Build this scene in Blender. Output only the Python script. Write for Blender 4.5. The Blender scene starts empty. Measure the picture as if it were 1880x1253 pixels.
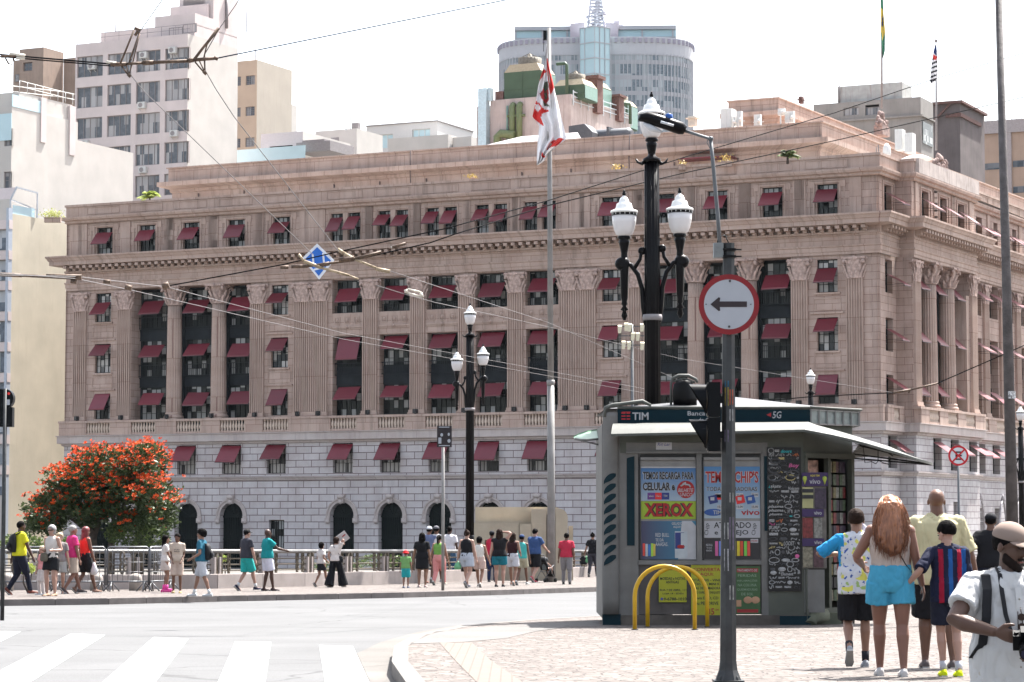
import bpy, bmesh, math, random
from mathutils import Vector, Matrix, noise
from math import sin, cos, pi, radians as R
random.seed(7)
SC = bpy.context.scene
COL = SC.collection
# ---------------------------------------------------------------- camera
F_ = 4700.0; HOR = 962.5; CX = 940.0; CY = 626.5; CAMZ = 1.4
TH = math.atan((HOR-CY)/F_)
cd = bpy.data.cameras.new('camera'); cam = bpy.data.objects.new('camera', cd); COL.objects.link(cam)
cd.sensor_width = 36; cd.lens = 36*F_/1880; cd.clip_start = .5; cd.clip_end = 6000
cam.location = (0, 0, CAMZ); cam.rotation_euler = (pi/2+TH, 0, 0); SC.camera = cam
# ---------------------------------------------------------------- sky and sun
SUN_AZ = R(38)      # clockwise from +Y towards +X
SUN_EL = R(60)
w = bpy.data.worlds.new('World'); SC.world = w; w.use_nodes = True
nt = w.node_tree; bg = nt.nodes['Background']
sky = nt.nodes.new('ShaderNodeTexSky'); sky.sky_type = 'NISHITA'; sky.sun_disc = False
sky.sun_elevation = SUN_EL; sky.sun_rotation = SUN_AZ; sky.dust_density = 3.5; sky.ozone_density = .6; sky.air_density = 1.1
hz_ = nt.nodes.new('ShaderNodeHueSaturation'); hz_.inputs['Saturation'].default_value = .55; nt.links.new(sky.outputs[0], hz_.inputs['Color']); nt.links.new(hz_.outputs[0], bg.inputs[0]); bg.inputs[1].default_value = .115
sd = bpy.data.lights.new('sun', 'SUN'); sun = bpy.data.objects.new('sun', sd); COL.objects.link(sun)
sd.energy = 5.0; sd.angle = R(.5); sd.color = (1, .97, .925)
sv = Vector((sin(SUN_AZ)*cos(SUN_EL), cos(SUN_AZ)*cos(SUN_EL), sin(SUN_EL)))
sun.rotation_euler = sv.to_track_quat('Z', 'Y').to_euler(); sun.location = (0, 0, 60)
SC.view_settings.view_transform = 'Standard'; SC.view_settings.look = 'None'
SC.view_settings.exposure = 1.98; SC.view_settings.gamma = 1
SC.cycles.max_bounces = 6; SC.cycles.diffuse_bounces = 3; SC.cycles.glossy_bounces = 2; SC.cycles.transparent_max_bounces = 6
SC.cycles.use_denoising = True
# ---------------------------------------------------------------- geometry of the place
def ray(x, y):
 a = x-CX; b = -(y-CY); return Vector((a, F_*cos(TH)-b*sin(TH), F_*sin(TH)+b*cos(TH)))
def P(x, y, Y):
 r = ray(x, y); t = Y/r.y; return Vector((r.x*t, Y, r.z*t+CAMZ))
def g(Y):                                     # pavement height, the ground falls away past the near corner
 if Y >= 21: return .27-.0105*min(Y, 260)
 if Y <= 14: return -.25
 t = (Y-14)/7; t = t*t*(3-2*t); return -.25*(1-t)+.0495*t
def G(x, y):                                  # pavement point seen at a pixel
 lo, hi = 12.0, 900.0
 r = ray(x, y)
 for _ in range(60):
  m = (lo+hi)/2
  z = r.z/r.y*m+CAMZ
  if z > g(m): lo = m
  else: hi = m
 return Vector((r.x/r.y*lo, lo, g(lo)))
def sc_at(Y): return F_/Y
# ---------------------------------------------------------------- materials
MATS = {}
def new_mat(name):
 m = bpy.data.materials.new(name); m.use_nodes = True; return m, m.node_tree, m.node_tree.nodes['Principled BSDF']
def L(nt, a, b): nt.links.new(a, b)
def N(nt, t, **k):
 n = nt.nodes.new(t)
 for a, v in k.items():
  if a.startswith('i_'): n.inputs[a[2:].replace('_', ' ')].default_value = v
  else: setattr(n, a, v)
 return n
def c4(c): return (c[0], c[1], c[2], 1)
def mix(nt, fac, a, b, mode='MIX'):
 m = N(nt, 'ShaderNodeMix', data_type='RGBA', blend_type=mode)
 for v, i in ((fac, 0), (a, 6), (b, 7)):
  if hasattr(v, 'links'): L(nt, v, m.inputs[i])
  elif i == 0: m.inputs[0].default_value = v
  else: m.inputs[i].default_value = c4(v)
 return m.outputs[2]
def ramp(nt, src, a, b, ca=(0, 0, 0), cb=(1, 1, 1)):
 r = N(nt, 'ShaderNodeValToRGB'); r.color_ramp.elements[0].position = a; r.color_ramp.elements[1].position = b
 r.color_ramp.elements[0].color = c4(ca); r.color_ramp.elements[1].color = c4(cb); L(nt, src, r.inputs[0]); return r.outputs[0]
def coords(nt, kind='Object', scale=(1, 1, 1)):
 tc = N(nt, 'ShaderNodeTexCoord'); mp = N(nt, 'ShaderNodeMapping'); mp.inputs['Scale'].default_value = scale
 L(nt, tc.outputs[kind], mp.inputs[0]); return mp.outputs[0]
def pmat(name, col, rough=.6, metal=0, var=.12, vs=6, spec=.3, bump=0, bs=40, stain=0, scol=(.05, .045, .04), rand=0):
 """paint / plain surface with uneven tone, optional fine bump, vertical stains and a per-object tone shift"""
 key = name
 if key in MATS: return MATS[key]
 m, nt, b = new_mat(name)
 co = coords(nt); n1 = N(nt, 'ShaderNodeTexNoise'); n1.inputs['Scale'].default_value = vs; n1.inputs['Detail'].default_value = 5; L(nt, co, n1.inputs[0])
 f = ramp(nt, n1.outputs[0], .3, .7)
 o = mix(nt, f, [c*(1-var) for c in col], [min(1, c*(1+var)) for c in col])
 if stain:
  cs = coords(nt, 'Object', (1.6, 1.6, .12)); n2 = N(nt, 'ShaderNodeTexNoise'); n2.inputs['Scale'].default_value = 2.2; n2.inputs['Detail'].default_value = 8; n2.inputs['Roughness'].default_value = .7; L(nt, cs, n2.inputs[0])
  f2 = ramp(nt, n2.outputs[0], .52, .75)
  mm = N(nt, 'ShaderNodeMath', operation='MULTIPLY'); L(nt, f2, mm.inputs[0]); mm.inputs[1].default_value = stain
  o = mix(nt, mm.outputs[0], o, scol)
 if rand:
  oi = N(nt, 'ShaderNodeObjectInfo'); mr = N(nt, 'ShaderNodeMapRange'); mr.inputs[3].default_value = 1-rand; mr.inputs[4].default_value = 1+rand; L(nt, oi.outputs['Random'], mr.inputs[0])
  hs = N(nt, 'ShaderNodeHueSaturation'); L(nt, mr.outputs[0], hs.inputs['Value']); L(nt, o, hs.inputs['Color']); o = hs.outputs[0]
 L(nt, o, b.inputs['Base Color']); b.inputs['Roughness'].default_value = rough; b.inputs['Metallic'].default_value = metal
 b.inputs['Specular IOR Level'].default_value = spec
 if bump:
  n3 = N(nt, 'ShaderNodeTexNoise'); n3.inputs['Scale'].default_value = bs; n3.inputs['Detail'].default_value = 4; L(nt, co, n3.inputs[0])
  bp = N(nt, 'ShaderNodeBump'); bp.inputs['Strength'].default_value = bump; bp.inputs['Distance'].default_value = .02; L(nt, n3.outputs[0], bp.inputs['Height']); L(nt, bp.outputs[0], b.inputs['Normal'])
 MATS[key] = m; return m
def stone(name, col, mortar, bw, bh, ms=.02, var=.12, streak=.35, smooth=.1, bstr=.6, off=.5):
 """coursed ashlar laid out in metres by the UV map"""
 if name in MATS: return MATS[name]
 m, nt, b = new_mat(name)
 uv = coords(nt, 'UV'); br = N(nt, 'ShaderNodeTexBrick', offset=off); L(nt, uv, br.inputs[0])
 br.inputs['Color1'].default_value = c4([c*(1-var) for c in col]); br.inputs['Color2'].default_value = c4([c*(1+var*.7) for c in col]); br.inputs['Mortar'].default_value = c4(mortar)
 br.inputs['Scale'].default_value = 1; br.inputs['Mortar Size'].default_value = ms; br.inputs['Mortar Smooth'].default_value = smooth
 br.inputs['Brick Width'].default_value = bw; br.inputs['Row Height'].default_value = bh; br.inputs['Bias'].default_value = 0
 n1 = N(nt, 'ShaderNodeTexNoise'); n1.inputs['Scale'].default_value = .55; n1.inputs['Detail'].default_value = 9; n1.inputs['Roughness'].default_value = .65; L(nt, uv, n1.inputs[0])
 o = mix(nt, ramp(nt, n1.outputs[0], .3, .72), br.outputs[0], mix(nt, 1.0, br.outputs[0], (.78, .72, .70), 'MULTIPLY'))
 us = coords(nt, 'UV', (2.2, .16, 1)); n2 = N(nt, 'ShaderNodeTexNoise'); n2.inputs['Scale'].default_value = 1.0; n2.inputs['Detail'].default_value = 8; n2.inputs['Roughness'].default_value = .7; L(nt, us, n2.inputs[0])
 mm = N(nt, 'ShaderNodeMath', operation='MULTIPLY'); L(nt, ramp(nt, n2.outputs[0], .5, .72), mm.inputs[0]); mm.inputs[1].default_value = streak
 o = mix(nt, mm.outputs[0], o, [c*.38 for c in col])
 n4 = N(nt, 'ShaderNodeTexNoise'); n4.inputs['Scale'].default_value = 30; n4.inputs['Detail'].default_value = 3; L(nt, uv, n4.inputs[0])
 o = mix(nt, ramp(nt, n4.outputs[0], .35, .65), mix(nt, 1.0, o, (.88, .88, .88), 'MULTIPLY'), o)
 L(nt, o, b.inputs['Base Color']); b.inputs['Roughness'].default_value = .85; b.inputs['Specular IOR Level'].default_value = .25
 bp = N(nt, 'ShaderNodeBump'); bp.inputs['Strength'].default_value = bstr; bp.inputs['Distance'].default_value = .04; bp.invert = True; L(nt, br.outputs['Fac'], bp.inputs['Height']); L(nt, bp.outputs[0], b.inputs['Normal'])
 MATS[name] = m; return m
def panes(name, dark, light, pw, ph, amount=.25, rough=.12, thr=None):
 """window panes: reflective glass, some with pale blinds or things behind them"""
 if name in MATS: return MATS[name]
 m, nt, b = new_mat(name)
 uv = coords(nt, 'UV', (1/pw, 1/ph, 1)); oi = N(nt, 'ShaderNodeObjectInfo')
 fl = N(nt, 'ShaderNodeVectorMath', operation='FLOOR'); L(nt, uv, fl.inputs[0])
 ad = N(nt, 'ShaderNodeVectorMath', operation='ADD'); L(nt, fl.outputs[0], ad.inputs[0])
 cb = N(nt, 'ShaderNodeCombineXYZ'); ml = N(nt, 'ShaderNodeMath', operation='MULTIPLY'); ml.inputs[1].default_value = 97; L(nt, oi.outputs['Random'], ml.inputs[0]); L(nt, ml.outputs[0], cb.inputs[2]); L(nt, cb.outputs[0], ad.inputs[1])
 wn = N(nt, 'ShaderNodeTexWhiteNoise', noise_dimensions='3D'); L(nt, ad.outputs[0], wn.inputs[0])
 n2 = N(nt, 'ShaderNodeTexNoise'); n2.inputs['Scale'].default_value = .8; n2.inputs['Detail'].default_value = 3; L(nt, ad.outputs[0], n2.inputs[0])
 av = N(nt, 'ShaderNodeMath', operation='MULTIPLY'); L(nt, wn.outputs[0], av.inputs[0]); L(nt, n2.outputs[0], av.inputs[1])
 f = ramp(nt, av.outputs[0], .5-amount, .56-amount)
 tc = N(nt, 'ShaderNodeTexNoise'); tc.inputs['Scale'].default_value = 2.5; uv2 = coords(nt, 'UV'); L(nt, uv2, tc.inputs[0])
 o = mix(nt, f, mix(nt, tc.outputs[0], [c*.4 for c in dark], [c*1.6 for c in dark]), mix(nt, wn.outputs[0], [c*.5 for c in light], light))
 L(nt, o, b.inputs['Base Color']); b.inputs['Roughness'].default_value = rough; b.inputs['Specular IOR Level'].default_value = .25
 MATS[name] = m; return m
# ---------------------------------------------------------------- mesh building
class MB:
 def __init__(s, T=None): s.v = []; s.f = []; s.m = []; s.uv = []; s.T = T; s.k = 0; s.sm = []
 def face(s, pts, uvs=None, smooth=False):
  i = len(s.v)
  s.v += [tuple(s.T(*p)) if s.T else tuple(p) for p in pts]
  s.f.append(tuple(range(i, i+len(pts)))); s.m.append(s.k); s.sm.append(smooth)
  s.uv.append(uvs or [(p[0]+p[1]*.7, p[2]) for p in pts])
 def box(s, x0, x1, y0, y1, z0, z1):
  if x0 > x1: x0, x1 = x1, x0
  if y0 > y1: y0, y1 = y1, y0
  if z0 > z1: z0, z1 = z1, z0
  s.face([(x0, y0, z0), (x1, y0, z0), (x1, y0, z1), (x0, y0, z1)], [(x0, z0), (x1, z0), (x1, z1), (x0, z1)])
  s.face([(x1, y1, z0), (x0, y1, z0), (x0, y1, z1), (x1, y1, z1)], [(x1, z0), (x0, z0), (x0, z1), (x1, z1)])
  s.face([(x0, y1, z0), (x0, y0, z0), (x0, y0, z1), (x0, y1, z1)], [(y1, z0), (y0, z0), (y0, z1), (y1, z1)])
  s.face([(x1, y0, z0), (x1, y1, z0), (x1, y1, z1), (x1, y0, z1)], [(y0, z0), (y1, z0), (y1, z1), (y0, z1)])
  s.face([(x0, y0, z1), (x1, y0, z1), (x1, y1, z1), (x0, y1, z1)], [(x0, y0), (x1, y0), (x1, y1), (x0, y1)])
  s.face([(x0, y1, z0), (x1, y1, z0), (x1, y0, z0), (x0, y0, z0)], [(x0, y1), (x1, y1), (x1, y0), (x0, y0)])
 def grid(s, rings, closed=True, caps=True, smooth=True):
  """rings: list of equal length point lists"""
  i0 = len(s.v); n = len(rings[0])
  for r in rings: s.v += [tuple(s.T(*p)) if s.T else tuple(p) for p in r]
  for a in range(len(rings)-1):
   for b in range(n if closed else n-1):
    c = (b+1) % n
    s.f.append((i0+a*n+b, i0+a*n+c, i0+(a+1)*n+c, i0+(a+1)*n+b)); s.m.append(s.k); s.sm.append(smooth)
    s.uv.append([(b/n, a), ((b+1)/n, a), ((b+1)/n, a+1), (b/n, a+1)])
  if caps and closed:
   for a, rev in ((0, True), (len(rings)-1, False)):
    idx = [i0+a*n+b for b in range(n)]
    if rev: idx.reverse()
    s.f.append(tuple(idx)); s.m.append(s.k); s.sm.append(False); s.uv.append([(0, 0)]*n)
 def lathe(s, prof, c=(0, 0, 0), n=16, smooth=True, flute=0, nf=0):
  rings = []
  for r, z in prof:
   rings.append([(c[0]+(r*(1-flute*(.5+.5*cos(nf*2*pi*k/n))) if nf else r)*cos(2*pi*k/n), c[1]+(r*(1-flute*(.5+.5*cos(nf*2*pi*k/n))) if nf else r)*sin(2*pi*k/n), c[2]+z) for k in range(n)])
  s.grid(rings, smooth=smooth)
 def tube(s, pts, r, n=8, caps=True, smooth=True):
  pts = [Vector(p) for p in pts]; rings = []
  rr = r if isinstance(r, (list, tuple)) else [r]*len(pts)
  up = None
  for i, p in enumerate(pts):
   d = (pts[min(i+1, len(pts)-1)]-pts[max(i-1, 0)]).normalized()
   if up is None:
    up = Vector((0, 0, 1)) if abs(d.z) < .9 else Vector((1, 0, 0))
   a = d.cross(up); 
   if a.length < 1e-6: a = d.orthogonal()
   a.normalize(); b = a.cross(d).normalized(); up = b
   rings.append([tuple(p+a*rr[i]*cos(2*pi*k/n)+b*rr[i]*sin(2*pi*k/n)) for k in range(n)])
  s.grid(rings, caps=caps, smooth=smooth)
 def bar(s, p, q, w, h=None):
  """square bar between two points"""
  p = Vector(p); q = Vector(q); h = h or w; d = (q-p).normalized(); up = Vector((0, 0, 1)) if abs(d.z) < .95 else Vector((0, 1, 0))
  a = d.cross(up).normalized()*w/2; b = a.cross(d).normalized()*h/2
  s.grid([[tuple(c-a-b), tuple(c+a-b), tuple(c+a+b), tuple(c-a+b)] for c in (p, q)], smooth=False)
 def prism(s, poly, y0, y1, plane='xz'):
  """extrude a 2d outline between two depths"""
  f = (lambda a, b, c: (a, c, b)) if plane == 'xz' else (lambda a, b, c: (a, b, c)) if plane == 'xy' else (lambda a, b, c: (c, a, b))
  n = len(poly)
  s.face([f(a, b, y0) for a, b in poly], [(a, b) for a, b in poly]); s.face([f(a, b, y1) for a, b in reversed(poly)], [(a, b) for a, b in reversed(poly)])
  for i in range(n):
   (a, b), (c, d) = poly[i], poly[(i+1) % n]
   s.face([f(c, d, y0), f(a, b, y0), f(a, b, y1), f(c, d, y1)], [(c+y0, d), (a+y0, b), (a+y1, b), (c+y1, d)])
 def ell(s, c, r, n=12, m=8, rot=None):
  rings = []
  for a in range(1, m):
   t = pi*a/m
   rings.append([(r[0]*sin(t)*cos(2*pi*k/n), r[1]*sin(t)*sin(2*pi*k/n), -r[2]*cos(t)) for k in range(n)])
  rings = [[(0, 0, -r[2]*.999)]*n]+rings+[[(0, 0, r[2]*.999)]*n]
  rings = [[tuple((rot @ Vector(p) if rot else Vector(p))+Vector(c)) for p in rg] for rg in rings]
  s.grid(rings, caps=False)
 def mesh(s, name, mats, recalc=True, merge=False):
  me = bpy.data.meshes.new(name); me.from_pydata(s.v, [], s.f)
  for m in (mats if isinstance(mats, (list, tuple)) else [mats]): me.materials.append(m)
  uvl = me.uv_layers.new(name='UVMap'); fl = [c for u in s.uv for p in u for c in p]; uvl.data.foreach_set('uv', fl)
  me.polygons.foreach_set('material_index', s.m); me.polygons.foreach_set('use_smooth', s.sm)
  if recalc or merge:
   bm = bmesh.new(); bm.from_mesh(me)
   if merge: bmesh.ops.remove_doubles(bm, verts=bm.verts, dist=1e-4)
   bmesh.ops.recalc_face_normals(bm, faces=bm.faces); bm.to_mesh(me); bm.free()
  me.update(); return me
 def build(s, name, mats, parent=None, loc=(0, 0, 0), rz=0, **k):
  return link(name, s.mesh(name, mats, **k), parent, loc, rz)
def link(name, me, parent=None, loc=(0, 0, 0), rz=0):
 o = bpy.data.objects.new(name, me); COL.objects.link(o); o.location = loc
 if isinstance(rz, (tuple, list)): o.rotation_euler = rz
 else: o.rotation_euler = (0, 0, rz)
 if parent: o.parent = parent
 return o
def tag(o, label=None, cat=None, group=None, kind=None):
 if label: o['label'] = label
 if cat: o['category'] = cat
 if group: o['group'] = group
 if kind: o['kind'] = kind
 return o
def empty(name, loc=(0, 0, 0), rz=0, label=None, cat=None, group=None):
 o = bpy.data.objects.new(name, None); COL.objects.link(o); o.location = loc; o.rotation_euler = (0, 0, rz); o.empty_display_size = .2
 return tag(o, label, cat, group)
KIDS = {}
def kids(o): return [c for c in COL.objects if c.parent == o]
def copy_tree(o, parent=None):
 c = o.copy(); COL.objects.link(c); c.parent = parent
 for ch in kids(o): copy_tree(ch, c)
 return c
def lerp(a, b, t): return a+(b-a)*t
def wall(mb, x0, x1, z0, z1, holes, y=0.0, depth=.3, uvo=0):
 """a wall face in the plane y with rectangular holes (a,b,c,d) and their reveals going +y"""
 xs = sorted({x0, x1} | {v for h in holes for v in h[:2] if x0 < v < x1}); zs = sorted({z0, z1} | {v for h in holes for v in h[2:4] if z0 < v < z1})
 for i in range(len(xs)-1):
  # merge vertical runs
  a, b = xs[i], xs[i+1]; run = None
  for j in range(len(zs)-1):
   c, d = zs[j], zs[j+1]; mx, mz = (a+b)/2, (c+d)/2
   inside = any(h[0] < mx < h[1] and h[2] < mz < h[3] for h in holes)
   if not inside:
    if run is None: run = [c, d]
    else: run[1] = d
   if inside or j == len(zs)-2:
    if run:
     mb.face([(a, y, run[0]), (b, y, run[0]), (b, y, run[1]), (a, y, run[1])], [(a+uvo, run[0]), (b+uvo, run[0]), (b+uvo, run[1]), (a+uvo, run[1])]); run = None
 for h in holes:
  a, b, c, d = h[:4]; D = y+(h[4] if len(h) > 4 else depth)
  mb.face([(a, y, c), (a, D, c), (a, D, d), (a, y, d)], [(y, c), (D, c), (D, d), (y, d)])
  mb.face([(b, D, c), (b, y, c), (b, y, d), (b, D, d)], [(D, c), (y, c), (y, d), (D, d)])
  mb.face([(a, y, d), (a, D, d), (b, D, d), (b, y, d)], [(a, y), (a, D), (b, D), (b, y)])
  mb.face([(a, D, c), (a, y, c), (b, y, c), (b, D, c)], [(a, D), (a, y), (b, y), (b, D)])
def window_mesh(name, w, h, nx, ny, fm, gm, fw=.06, bw=.035, d=.06, sill=0, heads=None):
 """frame + bars, local origin at bottom centre; glass is a separate mesh returned second"""
 a = MB(); a.box(-w/2, w/2, -d, 0, 0, fw); a.box(-w/2, w/2, -d, 0, h-fw, h); a.box(-w/2, -w/2+fw, -d, 0, fw, h-fw); a.box(w/2-fw, w/2, -d, 0, fw, h-fw)
 for i in range(1, nx): x = -w/2+w*i/nx; a.box(x-bw/2, x+bw/2, -d*.8, 0, fw, h-fw)
 for j in range(1, ny): z = h*j/ny; a.box(-w/2+fw, w/2-fw, -d*.6, -.003, z-bw/2, z+bw/2)
 fr = a.mesh(name, fm)
 b = MB(); b.face([(-w/2+.01, .004, .01), (w/2-.01, .004, .01), (w/2-.01, .004, h-.01), (-w/2+.01, .004, h-.01)])
 return fr, b.mesh('pane', gm, recalc=False)
def put_window(parent, fm, gm, loc, rz=0, name='window'):
 f = link(name, fm, parent, loc, rz); link('pane', gm, f); return f
def off_path(path, o, closed=False):
 """offset a 2d polyline to its right-hand side by o with mitred corners"""
 out = []; n = len(path)
 for i in range(n):
  p = Vector(path[i]); a = Vector(path[i-1]) if (i > 0 or closed) else None; b = Vector(path[(i+1) % n]) if (i < n-1 or closed) else None
  ns = []
  for u, v in ((a, p), (p, b)):
   if u is None or v is None: continue
   d = (v-u).normalized(); ns.append(Vector((d.y, -d.x)))
  if len(ns) == 1: out.append(p+ns[0]*o)
  else:
   m = (ns[0]+ns[1]); k = m.length_squared/2
   out.append(p+m*(o/max(k, .2)))
 return out
def sweep(mb, path, prof, closed=False, capends=True):
 """prof: list of (outset, z) making a band along path"""
 L_ = [0]
 for i in range(1, len(path)): L_.append(L_[-1]+(Vector(path[i])-Vector(path[i-1])).length)
 rings = [[(q.x, q.y, z) for q in off_path(path, o, closed)] for o, z in prof]
 n = len(path)
 acc = 0
 for j in range(len(prof)-1):
  dl = math.hypot(prof[j+1][0]-prof[j][0], prof[j+1][1]-prof[j][1])
  va, vb = prof[j][1], prof[j+1][1]
  if abs(vb-va) < 1e-4: va, vb = prof[j][0], prof[j+1][0]
  for i in range(n if closed else n-1):
   k = (i+1) % n
   mb.face([rings[j][i], rings[j][k], rings[j+1][k], rings[j+1][i]], [(L_[i], va), (L_[k], va), (L_[k], vb), (L_[i], vb)])
 if capends and not closed:
  mb.face([rings[j][0] for j in range(len(prof))]); mb.face([rings[j][-1] for j in range(len(prof))][::-1])
# ================================================================ the historic department store
_l = math.hypot(9790, F_/cos(TH)); EX = Vector((9790/_l, -F_/cos(TH)/_l)); EY = Vector((-EX.y, EX.x)); ANG = math.atan2(EX.y, EX.x)
_d = Vector((2450, F_/cos(TH))).normalized(); DB = _d
_r = ray(1617, 760); CB = Vector((_r.x/_r.y*175, 175))
DBL = Vector((DB.dot(EX), DB.dot(EY)))            # direction of the side street facade in the building's own frame
ANGB = math.atan2(DBL.y, DBL.x)
def TB(x, y, z): return (x*DBL.x-y*DBL.y, x*DBL.y+y*DBL.x, z)
def locA(u, y, z): return (u, y, z)
S_PINK = stone('pink_stone', (.465, .358, .308), (.20, .12, .10), 1.15, .52, .014, .10, .7, .1, .25)
S_TRIM = stone('trim_stone', (.475, .366, .312), (.22, .13, .11), 1.6, 3.0, .014, .06, .75, .1, .1)
S_GREY = stone('grey_ashlar', (.545, .52, .525), (.20, .15, .155), 1.36, .52, .026, .07, .3, .15, 1.0)
S_SIDE = stone('pale_ashlar', (.50, .485, .49), (.26, .22, .24), .98, .46, .022, .07, .2, .15, 1.0)
S_LEDGE = stone('ledge_stone', (.50, .45, .43), (.3, .27, .27), 2.6, 5, .012, .05, .4)
M_FRAME = pmat('window_paint', (.006, .009, .010), .6, spec=.1)
M_FRAMEL = pmat('window_iron', (.035, .03, .03), .5)
G_TOP = panes('glass_top', (.010, .013, .015), (.30, .31, .31), .375, .54, .22)
G_BAY = panes('glass_bay', (.008, .011, .012), (.33, .33, .32), .45, .6, .21)
G_PALE = panes('glass_blinds', (.03, .035, .04), (.42, .41, .40), .37, .52, .36)
M_AWN = pmat('awning_cloth', (.122, .007, .017), .42, spec=.6, var=.10, vs=2.2, rand=.16, bump=.2, bs=9)
M_AWNU = pmat('awning_iron', (.03, .02, .025), .5)
M_SPAN = pmat('spandrel_iron', (.017, .021, .025), .6, spec=.1, var=.3, vs=1.5)
M_BAL = pmat('baluster_stone', (.52, .42, .35), .8, var=.12, vs=3)
M_ORN = pmat('carved_stone', (.42, .31, .27), .9, var=.35, vs=5, bump=1, bs=14)
HB = empty('historic_building', (CB.x, CB.y, 0), ANG, 'long pink stone building with red awnings, fluted columns and a pale ashlar base', 'building')
ZB = -4.5
colsA = [(-62.1, 0), (-57.75, 1), (-53.65, 1), (-49.8, 0), (-5.8, 0), (-9.75, 1), (-13.8, 1), (-18.1, 0)]
pilA = [-66.3, -39.9, -35.85, -31.8, -27.75, -1.8]
widA = [-45.05, -22.75]
bays1 = [(-59.9), (-55.7), (-51.7), (-15.95), (-11.8), (-7.75)]
bays2 = [-41.9, -37.85, -33.8, -29.75, -25.65]
wingA = [-64.15, -47.85, -20.1, -3.8]
topA = [-64.1, -60.05, -55.95, -51.8, -47.75, -20.1, -15.95, -11.9, -7.78, -3.75]
topP = [-42.1, -38.0, -33.9, -29.75, -25.8]
archA = [-64.2, -60.1, -56.05, -51.95, -42.2, -38.05, -34.0, -29.85, -25.9, -16, -11.8, -7.8]
mezA = [-64.1, -60.1, -56.1, -52.0, -48.0, -42.15, -38.1, -34.0, -29.9, -25.9, -20.1, -16, -11.9, -7.8, -3.8]
# --- main front walls
W0 = .15
mb = MB(); ho = []
for u in topA: ho.append((u-.75, u+.75, 22.8, 24.98))
for u in topP: ho += [(u-1.28, u-.22, 22.8, 24.98), (u+.22, u+1.28, 22.8, 24.98)]
wall(mb, -67.65, 0, 22.7, 26.6, ho, W0, .35); mb.build('upper_wall', S_PINK, HB)
mb = MB(); ho = []
for u in wingA:
 for z0, z1 in ((9.7, 11.72), (13.36, 15.68), (17.42, 19.72)): ho.append((u-.75, u+.75, z0, z1, .35))
for a, b in ((-61.45, -50.45), (-17.45, -6.45)): ho.append((a, b, 8.2, 19.98, 1.35))
for u in bays2: ho += [(u-1.28, u+1.28, 9.5, 15.62, .8), (u-1.34, u+1.34, 17.35, 19.9, .8)]
wall(mb, -67.65, 0, 8.2, 20.05, ho, W0, .35); mb.build('colonnade_wall', S_PINK, HB)
mb = MB(); ho = [(u-.86, u+.86, 5.25, 7.5, .4) for u in mezA]; ho.append((-48.6, -47.25, -.6, 1.72, .4))
for u in archA: ho.append((u-1.03, u+1.03, ZB, 3.05, .55))
wall(mb, -67.65, 0, ZB, 8.0, ho, 0, .4)
for u in archA:           # spandrels that round the openings off
 for s in (-1, 1):
  pts = [(u+s*1.03*cos(t), 2.02+1.03*sin(t)) for t in [k*pi/2/8 for k in range(9)]]
  for (a, b), (c, d) in zip(pts, pts[1:]): 
   mb.face([(a, 0, b), (c, 0, d), (u+s*1.03, 0, 3.05)] if s > 0 else [(c, 0, d), (a, 0, b), (u+s*1.03, 0, 3.05)], [(a, b), (c, d), (u+s*1.03, 3.05)])
   mb.face([(a, 0, b), (a, .55, b), (c, .55, d), (c, 0, d)])
mb.build('base_wall', S_GREY, HB)
# --- side street walls (frame B)
zoneB = [(0, 3.9, 0), (3.9, 18.5, -1.2), (18.5, 62, 0)]
topB = [2.4, 6.95, 11.1, 15.3, 23.6, 26.2, 27.9, 31.3, 33.0, 36.8, 38.5, 42.5, 44.2, 48.4, 50.1]
mezB = [2.4, 8.6, 12.6, 17.0, 23.0, 26.8, 30.8, 34.8, 38.9, 43]
mu, mm_, ml_ = MB(TB), MB(TB), MB(TB)
for a, b, y in zoneB:
 wid = lambda u: .75 if u < 25 else .55
 wall(mu, a, b, 22.7, 26.6, [(u-wid(u), u+wid(u), 22.8, 24.98) for u in topB if a < u < b], y+W0, .5)
 ho = [(2.4-.75, 2.4+.75, z0, z1) for z0, z1 in ((9.7, 11.72), (13.36, 15.68), (17.42, 19.72))] if a == 0 else [(5.2, 17.1, 8.2, 19.98, 1.5)] if y else [(u-1.25, u+1.25, z0, z1, .7) for u in (22.6, 26.9, 31.2, 35.5, 39.8, 44.1, 48.4, 52.7) for z0, z1 in ((9.5, 15.6), (17.35, 19.9))]
 wall(mm_, a, b, 8.2, 20.05, ho, y+W0, .5)
 ho = [(u-.95, u+.95, 5.25, 7.5) for u in mezB if a < u < b]
 if y: ho += [(12.1, 13.3, 1.0, 3.0), (12.1, 13.6, ZB, -.1)] 
 wall(ml_, a, b, ZB, 8.0, ho+[(u-.75, u+.75, ZB, 2.6) for u in (22.5, 27, 31.5, 36) if a < u < b], y, .6)
for m_ in (mu, mm_, ml_):
 zs = (22.7, 26.6) if m_ is mu else (8.2, 20.05) if m_ is mm_ else (ZB, 8.0); o = 0 if m_ is ml_ else W0
 m_.face([(3.9, o, zs[0]), (3.9, -1.2+o, zs[0]), (3.9, -1.2+o, zs[1]), (3.9, o, zs[1])], [(0, zs[0]), (1.2, zs[0]), (1.2, zs[1]), (0, zs[1])])
 m_.face([(18.5, -1.2+o, zs[0]), (18.5, o, zs[0]), (18.5, o, zs[1]), (18.5, -1.2+o, zs[1])], [(0, zs[0]), (1.2, zs[0]), (1.2, zs[1]), (0, zs[1])])
mu.build('side_upper_wall', S_PINK, HB); mm_.build('side_colonnade_wall', S_PINK, HB); ml_.build('side_base_wall', S_SIDE, HB)
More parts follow.
